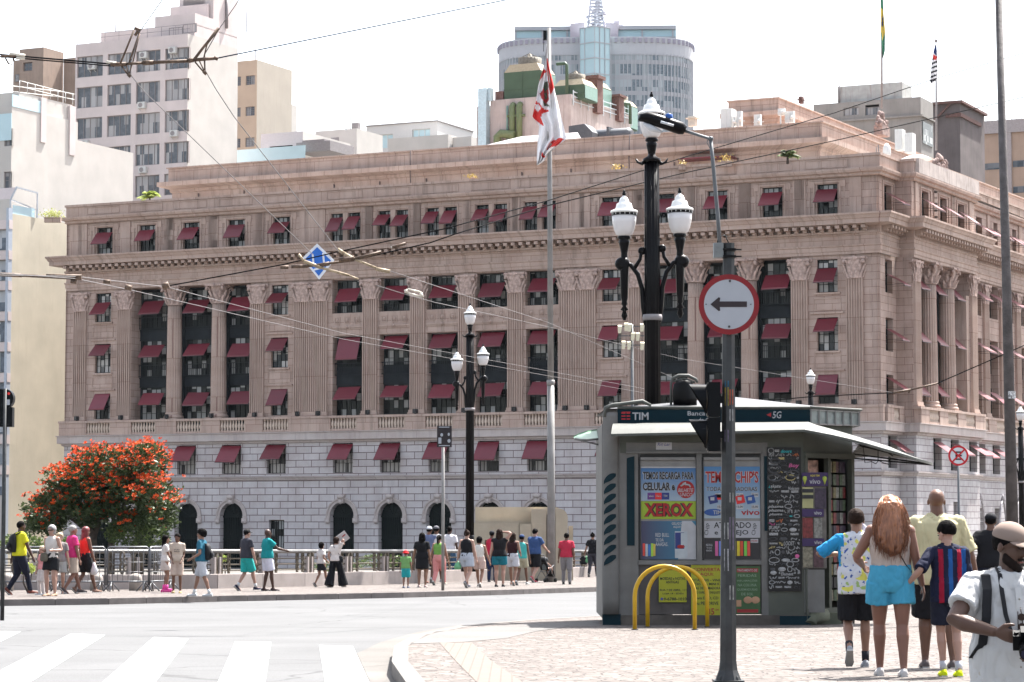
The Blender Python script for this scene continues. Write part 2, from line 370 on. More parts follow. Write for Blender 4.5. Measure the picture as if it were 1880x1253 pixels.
# left flank, back and roofs
mb = MB(); mb.face([(-67.65, 45, ZB), (-67.65, 0, ZB), (-67.65, 0, 26.6), (-67.65, 45, 26.6)], [(0, ZB), (45, ZB), (45, 26.6), (0, 26.6)]); mb.build('flank_wall', S_PINK, HB)
rf = pmat('roof_slab', (.35, .33, .31), .9)
mb = MB(); q = TB(62, .3, 0); c0 = TB(.3, .3, 0)
mb.face([(-67.4, .3, 26.05), (0, .3, 26.05), TB(18, -.6, 26.05), TB(61.8, .3, 26.05), (-40, 62, 26.05), (-67.4, 45, 26.05)]); mb.build('roof_terrace', rf, HB)
# --- bands that run round both fronts
def bp(u, y): t = TB(u, y, 0); return (t[0], t[1])
path = [(-67.65, 30), (-67.65, 0), (-1.25, 0), (-1.25, -.12)]+[bp(.12, -.12)]
path[-1] = (.12, -.12)
path += [bp(3.9, -.12), bp(3.9, -1.2), bp(18.5, -1.2), bp(18.5, 0), bp(62, 0)]
def band(name, prof, mat): mb = MB(); sweep(mb, path, prof); return mb.build(name, mat, HB)
band('architrave', [(.0, 20.0), (.0, 20.22), (.05, 20.22), (.05, 20.5), (.12, 20.56), (.12, 20.66), (0, 20.66), (0, 21.25), (.08, 21.3), (.08, 21.42), (.0, 21.42), (0, 22.0)], S_TRIM)
band('cornice', [(0, 21.9), (.55, 21.95), (.98, 22.0), (.98, 22.3), (1.05, 22.34), (1.12, 22.5), (1.22, 22.6), (1.22, 22.72), (.1, 22.78)], S_TRIM)
band('parapet_cornice', [(0, 25.38), (.12, 25.44), (.12, 25.6), (.30, 25.66), (.36, 25.82), (.36, 25.92), (.05, 25.98), (.05, 26.72), (.14, 26.74), (.14, 26.92), (-.35, 26.92), (-.35, 26.05)], S_TRIM)
band('ledge', [(0, 7.55), (.16, 7.6), (.16, 7.74), (.42, 7.78), (.42, 8.32), (.5, 8.34), (.5, 8.4), (-.2, 8.42)], S_LEDGE)
band('string_course', [(0, 4.72), (.10, 4.76), (.14, 4.9), (.22, 4.94), (.22, 5.04), (0, 5.06)], S_LEDGE)
# modillions under the cornice
mb = MB()
for i in range(108):
 u = -67.2+i*.62
 mb.box(u-.15, u+.15, -.88, .02, 21.72, 21.93); mb.box(u-.13, u+.13, -.5, .02, 21.55, 21.72)
mb.box(-67.65, .1, -.3, .02, 21.42, 21.56)
mb.build('modillions', S_TRIM, HB)
mb = MB(TB)
for i in range(98):
 u = .5+i*.62; y = -1.2 if 3.9 < u < 18.5 else 0
 mb.box(u-.15, u+.15, y-.88, y+.02, 21.72, 21.93); mb.box(u-.13, u+.13, y-.5, y+.02, 21.55, 21.72)
mb.build('modillions', S_TRIM, HB)
# raised frames of the top storey windows, strips between them, parapet panels
def frame(mb, u0, u1, z0, z1, y, t=.1, d=.05, bottom=True):
 mb.box(u0, u1, y-d, y+.01, z1-t, z1); mb.box(u0, u0+t, y-d, y+.01, z0, z1-t); mb.box(u1-t, u1, y-d, y+.01, z0, z1-t)
 if bottom: mb.box(u0+t, u1-t, y-d, y+.01, z0, z0+t)
mb = MB()
for u in topA:
 frame(mb, u-1.28, u+1.28, 22.8, 25.3, W0, .07, .06, False); frame(mb, u-1.0, u+1.0, 22.8, 25.16, W0, .1, .09, False); mb.box(u-1.36, u-1.0, W0-.07, W0+.01, 24.75, 25.2); mb.box(u+1.0, u+1.36, W0-.07, W0+.01, 24.75, 25.2)
 for s in (-1, 1): mb.box(u+s*2.06-.42, u+s*2.06+.42, W0-.10, W0+.01, 22.8, 25.36)
for u in topP:
 frame(mb, u-1.44, u+1.44, 22.8, 25.16, W0, .08, .08, False); mb.box(u-.2, u+.2, W0-.05, W0+.2, 22.8, 25.0)
 for s in (-1, 1): mb.box(u+s*2.05-.3, u+s*2.05+.3, W0-.10, W0+.01, 22.8, 25.36)
for u in topA+topP:
 frame(mb, u-1.55, u+1.55, 26.06, 26.66, -.05, .05, .05)
for u in (-45, -22.8, -66.8): mb.box(u-.6, u+.6, W0-.1, W0+.01, 22.8, 25.36)
mb.build('window_surrounds', S_TRIM, HB)
mb = MB(TB)
for u in (2.4, 6.95, 11.1, 15.3):
 y = (-1.2 if u > 3 else 0)+W0
 frame(mb, u-1.2, u+1.2, 22.8, 25.2, y, .1, .07, False)
 for s in (-1, 1): 
  if u > 3: mb.box(u+s*2.08-.35, u+s*2.08+.35, y-.10, y+.01, 22.8, 25.36)
for i in range(9): u = 21.6+i*4.3; mb.box(u-.4, u+.4, W0-.1, W0+.01, 22.8, 25.36); frame(mb, u+.7, u+3.6, 26.06, 26.66, -.05, .05, .05)
mb.build('window_surrounds', S_TRIM, HB)
mb = MB(TB); mb.box(4.2, 18.2, -1.55, -1.24, 25.95, 26.98); mb.build('parapet_panel', pmat('stained_stone', (.42, .36, .33), .9, var=.2, vs=1.2, stain=.8, scol=(.1, .08, .075)), HB)
# wing panels under windows, bay spandrels
for u in wingA:
 mb = MB()
 for z0 in (12.0, 15.98): frame(mb, u-1.0, u+1.0, z0+.2, z0+1.05, W0, .06, .05); mb.box(u-1.2, u+1.2, W0-.12, W0+.01, z0-.05, z0+.07)
 for z0 in (13.36, 17.42): mb.box(u-.95, u+.95, W0-.14, W0+.02, z0-.14, z0-.01)
 mb.build('wing_panels', S_TRIM, HB)
for u in bays2:
 mb = MB()
 mb.box(u-1.36, u+1.36, W0-.02, W0+.5, 16.78, 17.3); mb.box(u-1.36, u+1.36, W0-.06, W0+.02, 16.1, 16.22); mb.box(u-1.36, u+1.36, W0-.12, W0+.02, 16.22, 16.34); mb.box(u-1.36, u+1.36, W0-.05, W0+.01, 15.66, 15.75)
 for k in (-.85, 0, .85): frame(mb, u+k-.24, u+k+.24, 16.55, 17.05, W0-.02, .05, .04); mb.ell((u+k, W0-.03, 16.8), (.14, .05, .18), 8, 5)
 mb.ell((u, W0-.14, 16.26), (.12, .08, .14), 8, 5)
 mb.build('bay_moulding', S_TRIM, HB)
# recessed screens behind the columns
RECY = W0+1.35
def screen(T, u0, u1, y, piers, n1='recess_screen'):
 mb = MB(T); mb.face([(u0, y, 8.2), (u1, y, 8.2), (u1, y, 20), (u0, y, 20)])
 for z0, z1 in ((12.25, 12.95), (15.95, 16.75)): mb.box(u0, u1, y-.12, y, z0, z1); mb.box(u0, u1, y-.2, y, z1-.06, z1+.02); mb.box(u0, u1, y-.16, y, z0-.06, z0)
 for u in piers: mb.box(u-.55, u+.55, y-.35, y, 8.2, 20)
 mb.build(n1, M_SPAN, HB)
screen(None, -61.45, -50.45, RECY, [-57.75, -53.65]); screen(None, -17.45, -6.45, RECY, [-9.75, -13.8]); screen(TB, 5.2, 17.1, -1.2+W0+1.5, [8.95, 13.15])
railm = MB(); railm.box(-1.5, 1.5, -.05, -.01, .92, .98); railm.box(-1.5, 1.5, -.05, -.01, .04, .1)
for i in range(17): x = -1.44+i*.18; railm.box(x-.018, x+.018, -.045, -.015, .1, .92)
RAIL = railm.mesh('balcony_rail', M_SPAN)
for u in bays1:
 for z in (12.97, 16.77): link('balcony_rail', RAIL, HB, (u, RECY-.32, z))
for u in bays2:
 for z in (12.6,): link('balcony_rail', RAIL, HB, (u, W0+.35, z)).scale = (.84, 1, 1)
 link('balcony_rail', RAIL, HB, (u, W0+.35, 17.35)).scale = (.84, 1, .6)
 mb = MB(); mb.box(u-1.28, u+1.28, W0+.62, W0+.8, 11.9, 13.3); mb.build('spandrel', M_SPAN, HB)
# --- columns and pilasters
def cap_mesh(name, w, dy, h=1.5, n=10):
 mb = MB(); r0 = w*.47
 def sq(x, y, z): return (x, y*dy, z)
 mb.T = sq
 mb.lathe([(r0*1.02, 0), (r0*1.1, .06), (r0*.98, .1), (r0*1.0, h*.5), (r0*1.18, h*.8), (r0*1.35, h*.9)], n=16)
 mb.box(-w*.68, w*.68, -w*.68, w*.68, h*.9, h)
 for row, (z0, hh, off) in enumerate(((.08, h*.38, 0), (h*.3, h*.38, .5))):
  for k in range(n):
   a = 2*pi*(k+off)/n; ca, sa = cos(a), sin(a); hw = r0*.27
   pr = []
   for t, (o, wf) in enumerate(((1.02, .8), (1.12, 1.0), (1.26, .85), (1.42, .5))):
    z = z0+hh*(t/3)*(1 if t < 3 else .96); rr = r0*o
    pr.append([(ca*rr-sa*hw*wf, sa*rr+ca*hw*wf, z), (ca*(rr+.09), sa*(rr+.09), z), (ca*rr+sa*hw*wf, sa*rr-ca*hw*wf, z)])
   mb.grid(pr, closed=False, caps=False, smooth=False)
 for k in range(4):
  a = pi/4+k*pi/2; ca, sa = cos(a), sin(a)
  mb.tube([(ca*r0*1.0, sa*r0*1.0, h*.55), (ca*r0*1.45, sa*r0*1.45, h*.82), (ca*r0*1.75, sa*r0*1.75, h*.86), (ca*r0*1.8, sa*r0*1.8, h*.74), (ca*r0*1.6, sa*r0*1.6, h*.72)], [.07, .1, .12, .12, .07], 6)
  a = k*pi/2; mb.ell((cos(a)*w*.66, sin(a)*w*.66, h*.93), (.16, .16, .17), 8, 5)
 return mb.mesh(name, M_ORN)
CAPR = cap_mesh('capital', 1.25, 1); CAPP = cap_mesh('capital', 1.22, .32)
sh = MB(); sh.lathe([(.62, 0), (.62, .05)]+[(.62-.07*(k/8)**1.5, .4+8.3*k/8) for k in range(9)], n=72, flute=.17, nf=18); SHAFT = sh.mesh('column', S_TRIM)
bs = MB(); bs.box(-.78, .78, -.78, .78, -1.3, .15); bs.lathe([(.76, .15), (.8, .25), (.74, .36), (.66, .4), (.66, .46), (.7, .52), (.66, .6), (.62, .62)], n=20); CBASE = bs.mesh('column_base', S_TRIM)
def pil_mesh(w, nf, d=.17):
 mb = MB(); fw = w/(nf*1.0+.5)
 mb.box(-w/2, w/2, -d+.1, .02, .3, 8.75)
 for i in range(nf+1):
  x = -w/2+(w-fw*.45)*i/nf; mb.box(x, x+fw*.42, -d, -d+.105, .3, 8.75)
 mb.box(-w/2-.12, w/2+.12, -d-.12, .02, -1.3, .1); mb.box(-w/2-.07, w/2+.07, -d-.07, .02, .1, .3)
 return mb.mesh('pilaster', S_TRIM)
PIL = pil_mesh(1.2, 6, .2); PILW = pil_mesh(2.9, 15, .2)
def place_pil(T, u, y, rz, wide=0):
 p = T(u, y, 9.6); o = link('pilaster', PILW if wide else PIL, HB, p, rz)
 for dx in ((-.76, .76) if wide else (0,)): c = link('capital', CAPP, o, (dx, -.08, 8.7)); c.scale = (1.1 if wide else 1, 1, 1)
def place_col(T, u, y, rz):
 p = T(u, y, 9.5); o = link('column', SHAFT, HB, (p[0], p[1], p[2]+.3), rz); link('column_base', CBASE, o, (0, 0, -.3)); link('capital', CAPR, o, (0, 0, 8.72))
for u, c in colsA:
 if c: place_col(locA, u, .68, 0)
 else: place_pil(locA, u, W0, 0)
for u in pilA: place_pil(locA, u, W0, 0)
for u in widA: place_pil(locA, u, W0, 0, 1)
for u in (8.95, 13.15): place_col(TB, u, -.55, ANGB)
for u in (4.6, 17.75): place_pil(TB, u, -1.2+W0, ANGB)
for u in (20.4, 24.75, 29.05, 33.35, 37.65, 41.95): place_pil(TB, u, W0, ANGB)
mb = MB(TB); mb.box(16.4, 18.3, -1.0, .6, 8.2, 18.3); mb.build('anta', S_TRIM, HB)
# --- windows
def win(kind, w, h, nx, ny, T, lst, rz, fm=None, gm=None, y=W0+.3, z=None, name='window'):
 f, gg = window_mesh(name, w, h, nx, ny, fm or M_FRAME, gm or G_TOP)
 for u, zz, yy in lst:
  put_window(HB, f, gg, T(u, yy, zz), rz, name)
win(0, 1.5, 2.18, 4, 4, locA, [(u, 22.8, W0+.3) for u in topA], 0)
win(0, 1.06, 2.18, 3, 4, locA, [(u+s*.75, 22.8, W0+.3) for u in topP for s in (-1, 1)], 0)
for z0, z1 in ((9.7, 11.72), (13.36, 15.68), (17.42, 19.72)): win(0, 1.5, z1-z0, 4, 4, locA, [(u, z0, W0+.3) for u in wingA], 0, None, G_PALE if z0 > 13 else G_TOP)
for z0, z1 in ((9.6, 12.2), (13.0, 15.9), (16.8, 19.8)): win(0, 2.7, z1-z0, 6, 5, locA, [(u, z0, RECY-.03) for u in bays1], 0, None, G_BAY, name='bay_window')
for z0, z1 in ((9.5, 11.9), (13.3, 15.6), (17.36, 19.88)): win(0, 2.5, z1-z0, 6, 4, locA, [(u, z0, W0+.72) for u in bays2], 0, None, G_BAY, name='bay_window')
win(0, 1.72, 2.25, 5, 3, locA, [(u, 5.25, .36) for u in mezA], 0, M_FRAMEL, panes('glass_mezz', (.03, .03, .03), (.36, .34, .32), .34, .75, .33))
win(0, 1.35, 2.3, 6, 2, locA, [(-47.93, -.6, .36)], 0)
win(0, 1.5, 2.18, 4, 4, TB, [(u, 22.8, (-1.2 if 3.9 < u < 18.5 else 0)+W0+.45) for u in topB if u < 25], ANGB)
win(0, 1.1, 2.18, 3, 4, TB, [(u, 22.8, W0+.45) for u in topB if u > 25], ANGB)
win(0, 1.5, 2.2, 4, 4, TB, [(2.4, z, W0+.45) for z in (9.6, 13.4, 17.45)], ANGB)
win(0, 2.7, 2.9, 6, 5, TB, [(u, z, .40) for u in (6.95, 11.05, 15.1) for z in (9.6, 13.0, 16.8)], ANGB, None, G_BAY, name='bay_window')
win(0, 2.5, 2.5, 6, 4, TB, [(u, z, W0+.62) for u in (22.6, 26.9, 31.2, 35.5, 39.8, 44.1) for z in (9.5, 13.1, 17.36)], ANGB, None, G_BAY, name='bay_window')
win(0, 1.9, 2.25, 5, 3, TB, [(u, 5.25, (-1.2 if 3.9 < u < 18.5 else 0)+.55) for u in mezB], ANGB, M_FRAMEL)
win(0, 1.2, 2.0, 3, 3, TB, [(12.7, 1.0, -.65)], ANGB, M_FRAMEL); win(0, 1.5, 4.3, 3, 6, TB, [(12.85, ZB, -.65)], ANGB, M_FRAMEL)
mb = MB(TB); mb.box(22, 53, W0+.66, W0+.75, 12, 13.1)
mb.build('spandrel', M_SPAN, HB)
# arched doors with grilles
M_GRILLE = pmat('green_black_iron', (.005, .009, .010), .5, spec=.08, var=.3)
ad = MB(); pts = [(1.03*cos(t), 2.02+1.03*sin(t)) for t in [k*pi/16 for k in range(17)]]
ad.prism([(-1.03, ZB), (1.03, ZB)]+pts, .0, .04)
for k in range(13): x = -.96+.16*k; ad.box(x-.02, x+.02, -.06, 0, ZB, 2.0)
for k in range(1, 6): a = k*pi/6; ad.bar((.15*cos(a), -.03, 2.0+.15*sin(a)), (1.0*cos(a), -.03, 2.02+1.0*sin(a)), .03)
ad.box(-1.03, 1.03, -.1, 0, 1.9, 2.04); ad.box(-1.03, 1.03, -.07, 0, .2, .28); ARCH = ad.mesh('arched_grille', M_GRILLE)
sr = MB(); rings = []
for k in range(19):
 t = -.28+(pi+.56)*k/18 if False else pi*k/18
 rings.append([(r_*cos(t), y_, 2.02+r_*sin(t)) for r_, y_ in ((1.03, 0), (1.03, -.06), (1.2, -.06), (1.24, -.12), (1.36, -.12), (1.38, -.02))])
sr.grid(rings, closed=False, caps=False, smooth=False)
for s in (-1, 1): sr.box(s*1.03, s*1.38, -.1, 0, 1.6, 2.02); sr.box(s*1.0, s*1.42, -.2, 0, 1.5, 1.85); sr.ell((s*1.2, -.12, 1.6), (.2, .16, .2), 8, 5)
sr.prism([(-.2, 2.95), (.2, 2.95), (.32, 3.62), (-.32, 3.62)], -.28, 0); sr.ell((0, -.3, 3.45), (.3, .16, .2), 10, 6); sr.ell((0, -.28, 3.1), (.16, .12, .22), 10, 6)
SURR = sr.mesh('arch_surround', S_LEDGE)
for u in archA: o = link('arched_door', ARCH, HB, (u, .5, 0)); link('arch_surround', SURR, HB, (u, 0, 0))
# side street arches are bowed iron canopies
ca = MB()
for s in (-1, 1):
 ca.tube([(s*.95, -.25, -2.0), (s*.98, -.35, .5), (s*.85, -.4, 1.8), (s*.45, -.4, 2.9), (0, -.4, 3.3)], .09, 6)
ca.tube([(0, -.4, 3.2), (0, -.42, 3.7)], [.2, .03], 6)
for j in range(4):
 z = .2+j*.7; x = .93-(j*.06); ca.bar((-x, -.3, z), (x, -.3, z), .05)
CAN = ca.mesh('arch_frame', pmat('weathered_zinc', (.33, .31, .32), .5, var=.2))
for u in (8.4, 19.8+1.5, 27, 31.5): y = -1.2 if u < 18.5 else 0; link('arch_frame', CAN, HB, TB(u, y, 0), ANGB)
# --- balustrades
bl = []
prof = [(.07, 0), (.09, .06), (.05, .12), (.1, .25), (.115, .38), (.06, .6), (.05, .7), (.09, .76), (.07, .82)]
def baluster_panel(name, n, w):
 mb = MB(); 
 for i in range(n): mb.lathe(prof, (-w/2+w*(i+.5)/n, 0, .16), 8)
 mb.k = 1; mb.box(-w/2, w/2, -.14, .14, 0, .16)
 return mb.mesh(name, [M_BAL, S_TRIM])
BP = baluster_panel('balustrade', 9, 2.3); BPs = baluster_panel('balustrade', 5, 1.2)
panA = [-64.15, -59.9, -55.7, -51.7, -47.85, -41.9, -37.8, -33.8, -29.75, -25.7, -20.1, -15.95, -11.8, -7.75, -3.8]
for u in panA: link('balustrade', BP, HB, (u, -.22, 8.41))
panB = [(2.3, 0, BPs), (6.9, -1.2, BP), (11.1, -1.2, BP), (15.3, -1.2, BP)]+[(22.6+4.3*k, 0, BP) for k in range(7)]
for u, y, m in panB: link('balustrade', m, HB, TB(u, y-.22, 8.41), ANGB)
mb = MB()
xs = [-67.9]+[v for u in panA for v in (u-1.15, u+1.15)]+[.3]
for a, b in zip(xs[::2], xs[1::2]): mb.box(a, b, -.4, -.04, 8.41, 9.38); 
mb.box(-67.95, .35, -.45, .02, 9.385, 9.56)
mb.build('balustrade_pedestals', S_TRIM, HB)
mb = MB(TB)
for a, b, y in ((.34, 1.7, 0), (2.9, 3.9, 0), (3.9, 5.75, -1.2), (8.05, 9.95, -1.2), (12.25, 14.15, -1.2), (16.45, 18.9, -1.2), (19.1, 21.45, 0)): mb.box(a, b, y-.4, y-.04, 8.41, 9.38)
for k in range(6): mb.box(23.75+4.3*k, 25.75+4.3*k, -.4, -.04, 8.41, 9.38)
mb.box(.36, 3.65, -.45, .02, 9.385, 9.56); mb.box(3.66, 18.9, -1.65, -1.1, 9.385, 9.56); mb.box(18.92, 50, -.45, .02, 9.385, 9.56)
mb.build('balustrade_pedestals', S_TRIM, HB)
# small floodlights on the balustrade
fl = MB(); fl.box(-.17, .17, -.14, .1, .06, .38); fl.box(-.05, .05, -.05, .05, 0, .06); FLM = fl.mesh('floodlight', pmat('lamp_black', (.02, .02, .022), .4))
for u in (-66.3, -62.1, -57.8, -53.7, -49.8, -46.0, -44.2, -39.9, -35.85, -31.8, -27.7, -23.6, -21.9, -18.1, -5.8, -1.8): link('floodlight', FLM, HB, (u, -.25, 9.56), -.5+.2*sin(u))
# --- awnings
def awn_mesh(w, proj=.95, drop=.95):
 mb = MB(); t = .02; n = 6
 top = []; 
 for i in range(n+1):
  s = i/n; sag = .05*sin(pi*s)
  top.append([(-w/2, -proj*s, -drop*s+sag*.3), (-w/6, -proj*s, -drop*s-sag*.4), (w/6, -proj*s, -drop*s-sag*.4), (w/2, -proj*s, -drop*s+sag*.3)])
 mb.grid(top, closed=False, caps=False); mb.grid([[(a, b+.004, c-t) for a, b, c in r_] for r_ in top], closed=False, caps=False)
 mb.box(-w/2, w/2, -proj-.012, -proj+.012, -drop-.09, -drop+.012)
 mb.k = 1
 for s in (-1, 1): mb.bar((s*w/2, 0, -drop*.95), (s*(w/2), -proj, -drop), .025)
 mb.bar((-w/2-.05, -proj, -drop-.1), (w/2+.05, -proj, -drop-.1), .035)
 return mb.mesh('awning', [M_AWN, M_AWNU])
AW = {k: awn_mesh(*k) for k in ((1.5, .9, .95), (1.1, .9, .95), (1.95, .9, 1.0), (1.9, .75, 1.5), (1.75, 1.0, 1.2), (1.45, 1.3, .85), (1.45, .9, 1.25))}
rr = random.Random(3)
def awn(k, T, u, y, z, rz, sx=1):
 o = link('awning', AW[k], HB, T(u, y, z), rz); o.scale = (sx, rr.uniform(.9, 1.06), rr.uniform(.86, 1.08)); o.rotation_euler = (rr.uniform(-.07, .07), rr.uniform(-.02, .02), rz+rr.uniform(-.02, .02)); return o
for u in topA: awn((1.5, .9, .95), locA, u, W0+.02, 24.62-(.04 if u < -40 else 0), 0)
for u in topP:
 for s in (-1, 1): awn((1.1, .9, .95), locA, u+s*.75, W0+.02, 24.66+rr.uniform(-.08, .05), 0)
for i, u in enumerate(wingA):
 awn((1.5, .9, .95), locA, u, W0+.02, 18.98 if i == 0 else 19.1, 0, .97)
 awn((1.5, .9, .95), locA, u, W0+.02, 15.6, 0); awn((1.45, .9, 1.25), locA, u, W0+.02, 11.7, 0)
for u in bays1:
 for z in (18.95, 15.45, 11.65): awn((1.95, .9, 1.0), locA, u+.1, RECY-.55, z+rr.uniform(-.08, .08), 0)
for i, u in enumerate(bays2):
 awn((1.95, .9, 1.0), locA, u+.05, W0+.35, 19.25+rr.uniform(-.1, .1), 0, .97)
 awn((1.9, .75, 1.5) if i == 0 else (1.95, .9, 1.0), locA, u+.05, W0+.3, 15.5, 0, .97)
 awn((1.95, .9, 1.0), locA, u+.05, W0+.3, 11.75, 0, .97)
for u in mezA[1:]: awn((1.75, 1.0, 1.2), locA, u, .02, 7.42, 0)
SB = ANGB
for u in topB[:10]: y = (-1.2 if 3.9 < u < 18.5 else 0)+W0; awn((1.45, 1.3, .85), TB, u, y, 24.4, SB, 1 if u < 25 else .75)
for z in (18.7, 14.9, 11.5): awn((1.45, 1.3, .85), TB, 2.4, W0, z, SB)
for u in (6.95, 11.05, 15.1):
 for z in (18.9, 15.3, 11.6): awn((1.95, .9, 1.0), TB, u, -.1, z, SB)
for u in (22.6, 26.9, 31.2):
 for z in (19.3, 15.3, 11.6): awn((1.45, 1.3, .85), TB, u, W0+.1, z, SB, 1.3)
for u in mezB[:6]: y = -1.2 if 3.9 < u < 18.5 else 0; awn((1.45, 1.3, .85), TB, u, y, 7.2, SB, 1.25)
# --- set back attic storeys
def setback(name, pts, z0, zc, z1, out=.9):
 mb = MB(); sweep(mb, pts, [(0, z0), (0, zc-.5), (.15, zc-.4), (.15, zc-.2), (out*.6, zc-.1), (out, zc), (out, zc+.35), (out*.25, zc+.45), (out*.25, z1-.12), (out*.4, z1-.1), (out*.4, z1), (-.4, z1)], capends=False)
 mb.face([(p[0], p[1], z1-.3) for p in [tuple(q) for q in off_path(pts, -.35)]]+[( -30, 60, z1-.3)] if False else [(p[0], p[1], z1-.3) for p in [tuple(q) for q in off_path(pts, -.35)]])
 return mb.build(name, S_TRIM, HB)
at = [(-61.6, 34), (-61.6, 6), (-6.2, 6), bp(58, 6)]
setback('attic_storey', at, 26.0, 28.75, 30.35)
at2 = [(-15.5, 30), (-15.5, 12.5), (-11.8, 12.5), bp(52, 12.2)]
setback('upper_attic_storey', at2, 30.0, 32.1, 33.5, .7)
mb = MB()
for u in [-59, -54.7, -50.5, -46.4, -42.3, -38.2, -34.1, -30, -25.9, -21.8, -12.5, -8.6]: mb.box(u-.95, u+.95, 5.93, 6.05, 26.4, 27.42)
mb.build('attic_openings', G_TOP, HB)
mb = MB(); 
for u in [-59, -54.7, -50.5, -46.4, -42.3, -38.2, -34.1, -30, -25.9, -21.8, -17.5, -12.5, -8.6]: mb.tube([(u, 5.9, 27.5), (u, 5.9, 28.1)], .06, 6); mb.box(u-1.05, u+1.05, 5.9, 6, 27.42, 27.5)
for u in (-39.4, -21.0): mb.tube([(u, 5.7, 26), (u+.1, 5.3, 28.7), (u+.3, 5.0, 30.2)], .05, 5)
mb.build('downpipes', pmat('pipe_brown', (.12, .09, .085), .6), HB)
mb = MB(); mb.box(-16.6, -12.6, 4.4, 6, 28.05, 28.12); mb.bar((-16.6, 4.5, 27.3), (-16.6, 4.5, 28.1), .05); mb.bar((-12.7, 4.5, 27.6), (-12.7, 4.5, 28.1), .05); mb.build('attic_awning', M_AWN, HB)
# ================================================================ buildings behind and beside
EYd = Vector((EY.x, EY.y))
def reach(p, d, xpx):
 """distance from p along d until the pixel column xpx is met"""
 k = ray(xpx, HOR); k = k.x/k.y
 return (k*p.y-p.x)/(d.x-k*d.y)
class Bld:
 def __init__(s, name, xc, Y, xl, xr, ytop, label, cat='building', zb=-4.0, mat=None, smat=None, top=None):
  c = P(xc, ytop, Y); s.zt = c.z; s.c = c; s.Y = Y
  s.la = reach(c, -EX, xl); s.lb = reach(c, EYd, xr); s.zb = zb
  s.o = empty(name, (c.x, c.y, 0), ANG, label, cat); s.mat = mat; s.smat = smat or mat
 def px(s, x): """local x on the front face seen at a pixel column"""; return -reach(s.c, -EX, x)
 def py(s, x): return reach(s.c, EYd, x)
 def z(s, y, lx=0, ly=0):
  Y = s.c.y+lx*EX.y+ly*EY.y; return P(900, y, Y).z
 def body(s, holes=(), zt=None, x0=None, x1=0, y0=0, depth=.25, name='wall', roof=True):
  zt = zt or s.zt; x0 = -s.la if x0 is None else x0
  mb = MB(); wall(mb, x0, x1, s.zb, zt, list(holes), y0, depth)
  mb.face([(x0, s.lb, s.zb), (x0, y0, s.zb), (x0, y0, zt), (x0, s.lb, zt)]); mb.face([(x1, s.lb, s.zb), (x0, s.lb, s.zb), (x0, s.lb, zt), (x1, s.lb, zt)])
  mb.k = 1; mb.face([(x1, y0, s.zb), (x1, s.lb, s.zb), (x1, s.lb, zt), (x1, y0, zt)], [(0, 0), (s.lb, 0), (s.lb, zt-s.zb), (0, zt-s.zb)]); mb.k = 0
  mb.face([(x0, y0, zt), (x1, y0, zt), (x1, s.lb, zt), (x0, s.lb, zt)])
  return mb.build(name, [s.mat, s.smat], s.o, recalc=False)
 def part(s, name, mat, f, **k): mb = MB(); f(mb); return mb.build(name, mat, s.o, **k)
C_CREAM = pmat('cream_plaster', (.52, .455, .44), .9, var=.07, vs=.6, stain=.18, scol=(.3, .26, .25))
C_WHITE = pmat('white_plaster', (.45, .425, .395), .9, var=.07, vs=.5, stain=.5, scol=(.45, .4, .36))
C_YEL = pmat('yellowed_plaster', (.47, .425, .335), .9, var=.10, vs=.35, stain=.32, scol=(.36, .30, .22), bump=.4, bs=1.4)
C_GLS = panes('glass_tower', (.10, .11, .125), (.36, .35, .35), .5, 1.15, .3, .2)
M_FRG = pmat('frame_grey', (.22, .2, .2), .5)
M_WHT = pmat('white_enamel', (.5, .5, .48), .4, var=.05)
def ac_unit():
 mb = MB(); mb.box(-.42, .42, -.38, 0, 0, .62); mb.k = 1; mb.lathe([(.24, 0), (.24, .02)], (0, 0, 0), 14); 
 for i in range(len(mb.v)-28, len(mb.v)): x, y, z = mb.v[i]; mb.v[i] = (x-.08, -.385-z, .31+y)
 mb.k = 0; mb.bar((-.3, 0, -.25), (-.3, -.35, 0), .04); mb.bar((.3, 0, -.25), (.3, -.35, 0), .04)
 return mb.mesh('air_conditioner', [M_WHT, M_FRG])
ACM = ac_unit()
# --- cream office tower
b = Bld('office_tower', 345, 250, 128, 430, 62, 'cream office tower with grouped grey windows and air conditioners, behind the left roofline', mat=C_CREAM, smat=C_WHITE)
cols = [(131, 179), (188, 232), (241, 286), (295, 340)]; rows = [(88, 134), (152, 193), (213, 250), (268, 303), (327, 364), (385, 425)]
cx_ = [(b.px(a), b.px(c)) for a, c in cols]; rz_ = [(b.z(c_+1), b.z(a_+1)) for a_, c_ in [(r0+5, r1+1) for r0, r1 in rows]]
rz_ = [(b.z(120)-3.12*i-.0, b.z(80)-3.12*i) for i in range(7)]
rz_ = [(z1-2.12, z1) for z1 in [b.z(86)-3.13*i for i in range(7)]]
b.body([(a, c, z0, z1) for a, c in cx_ for z0, z1 in rz_])
ww = cx_[0][1]-cx_[0][0]; f, gl = window_mesh('window', cx_[1][1]-cx_[1][0], rz_[0][1]-rz_[0][0], 4, 1, M_FRG, C_GLS, .07, .06)
for i, (a, c) in enumerate(cx_):
 for z0, z1 in rz_:
  o = put_window(b.o, f, gl, ((a+c)/2, .22, z0)); o.scale = ((c-a)/(cx_[1][1]-cx_[1][0]), 1, 1)
for x, y in ((255, 193), (150, 256), (315, 250), (258, 313), (160, 112), (256, 100), (310, 96)): link('air_conditioner', ACM, b.o, (b.px(x), -.02 if y > 120 else .1, b.z(y)))
c2 = b.z(20); lbx = b.lb
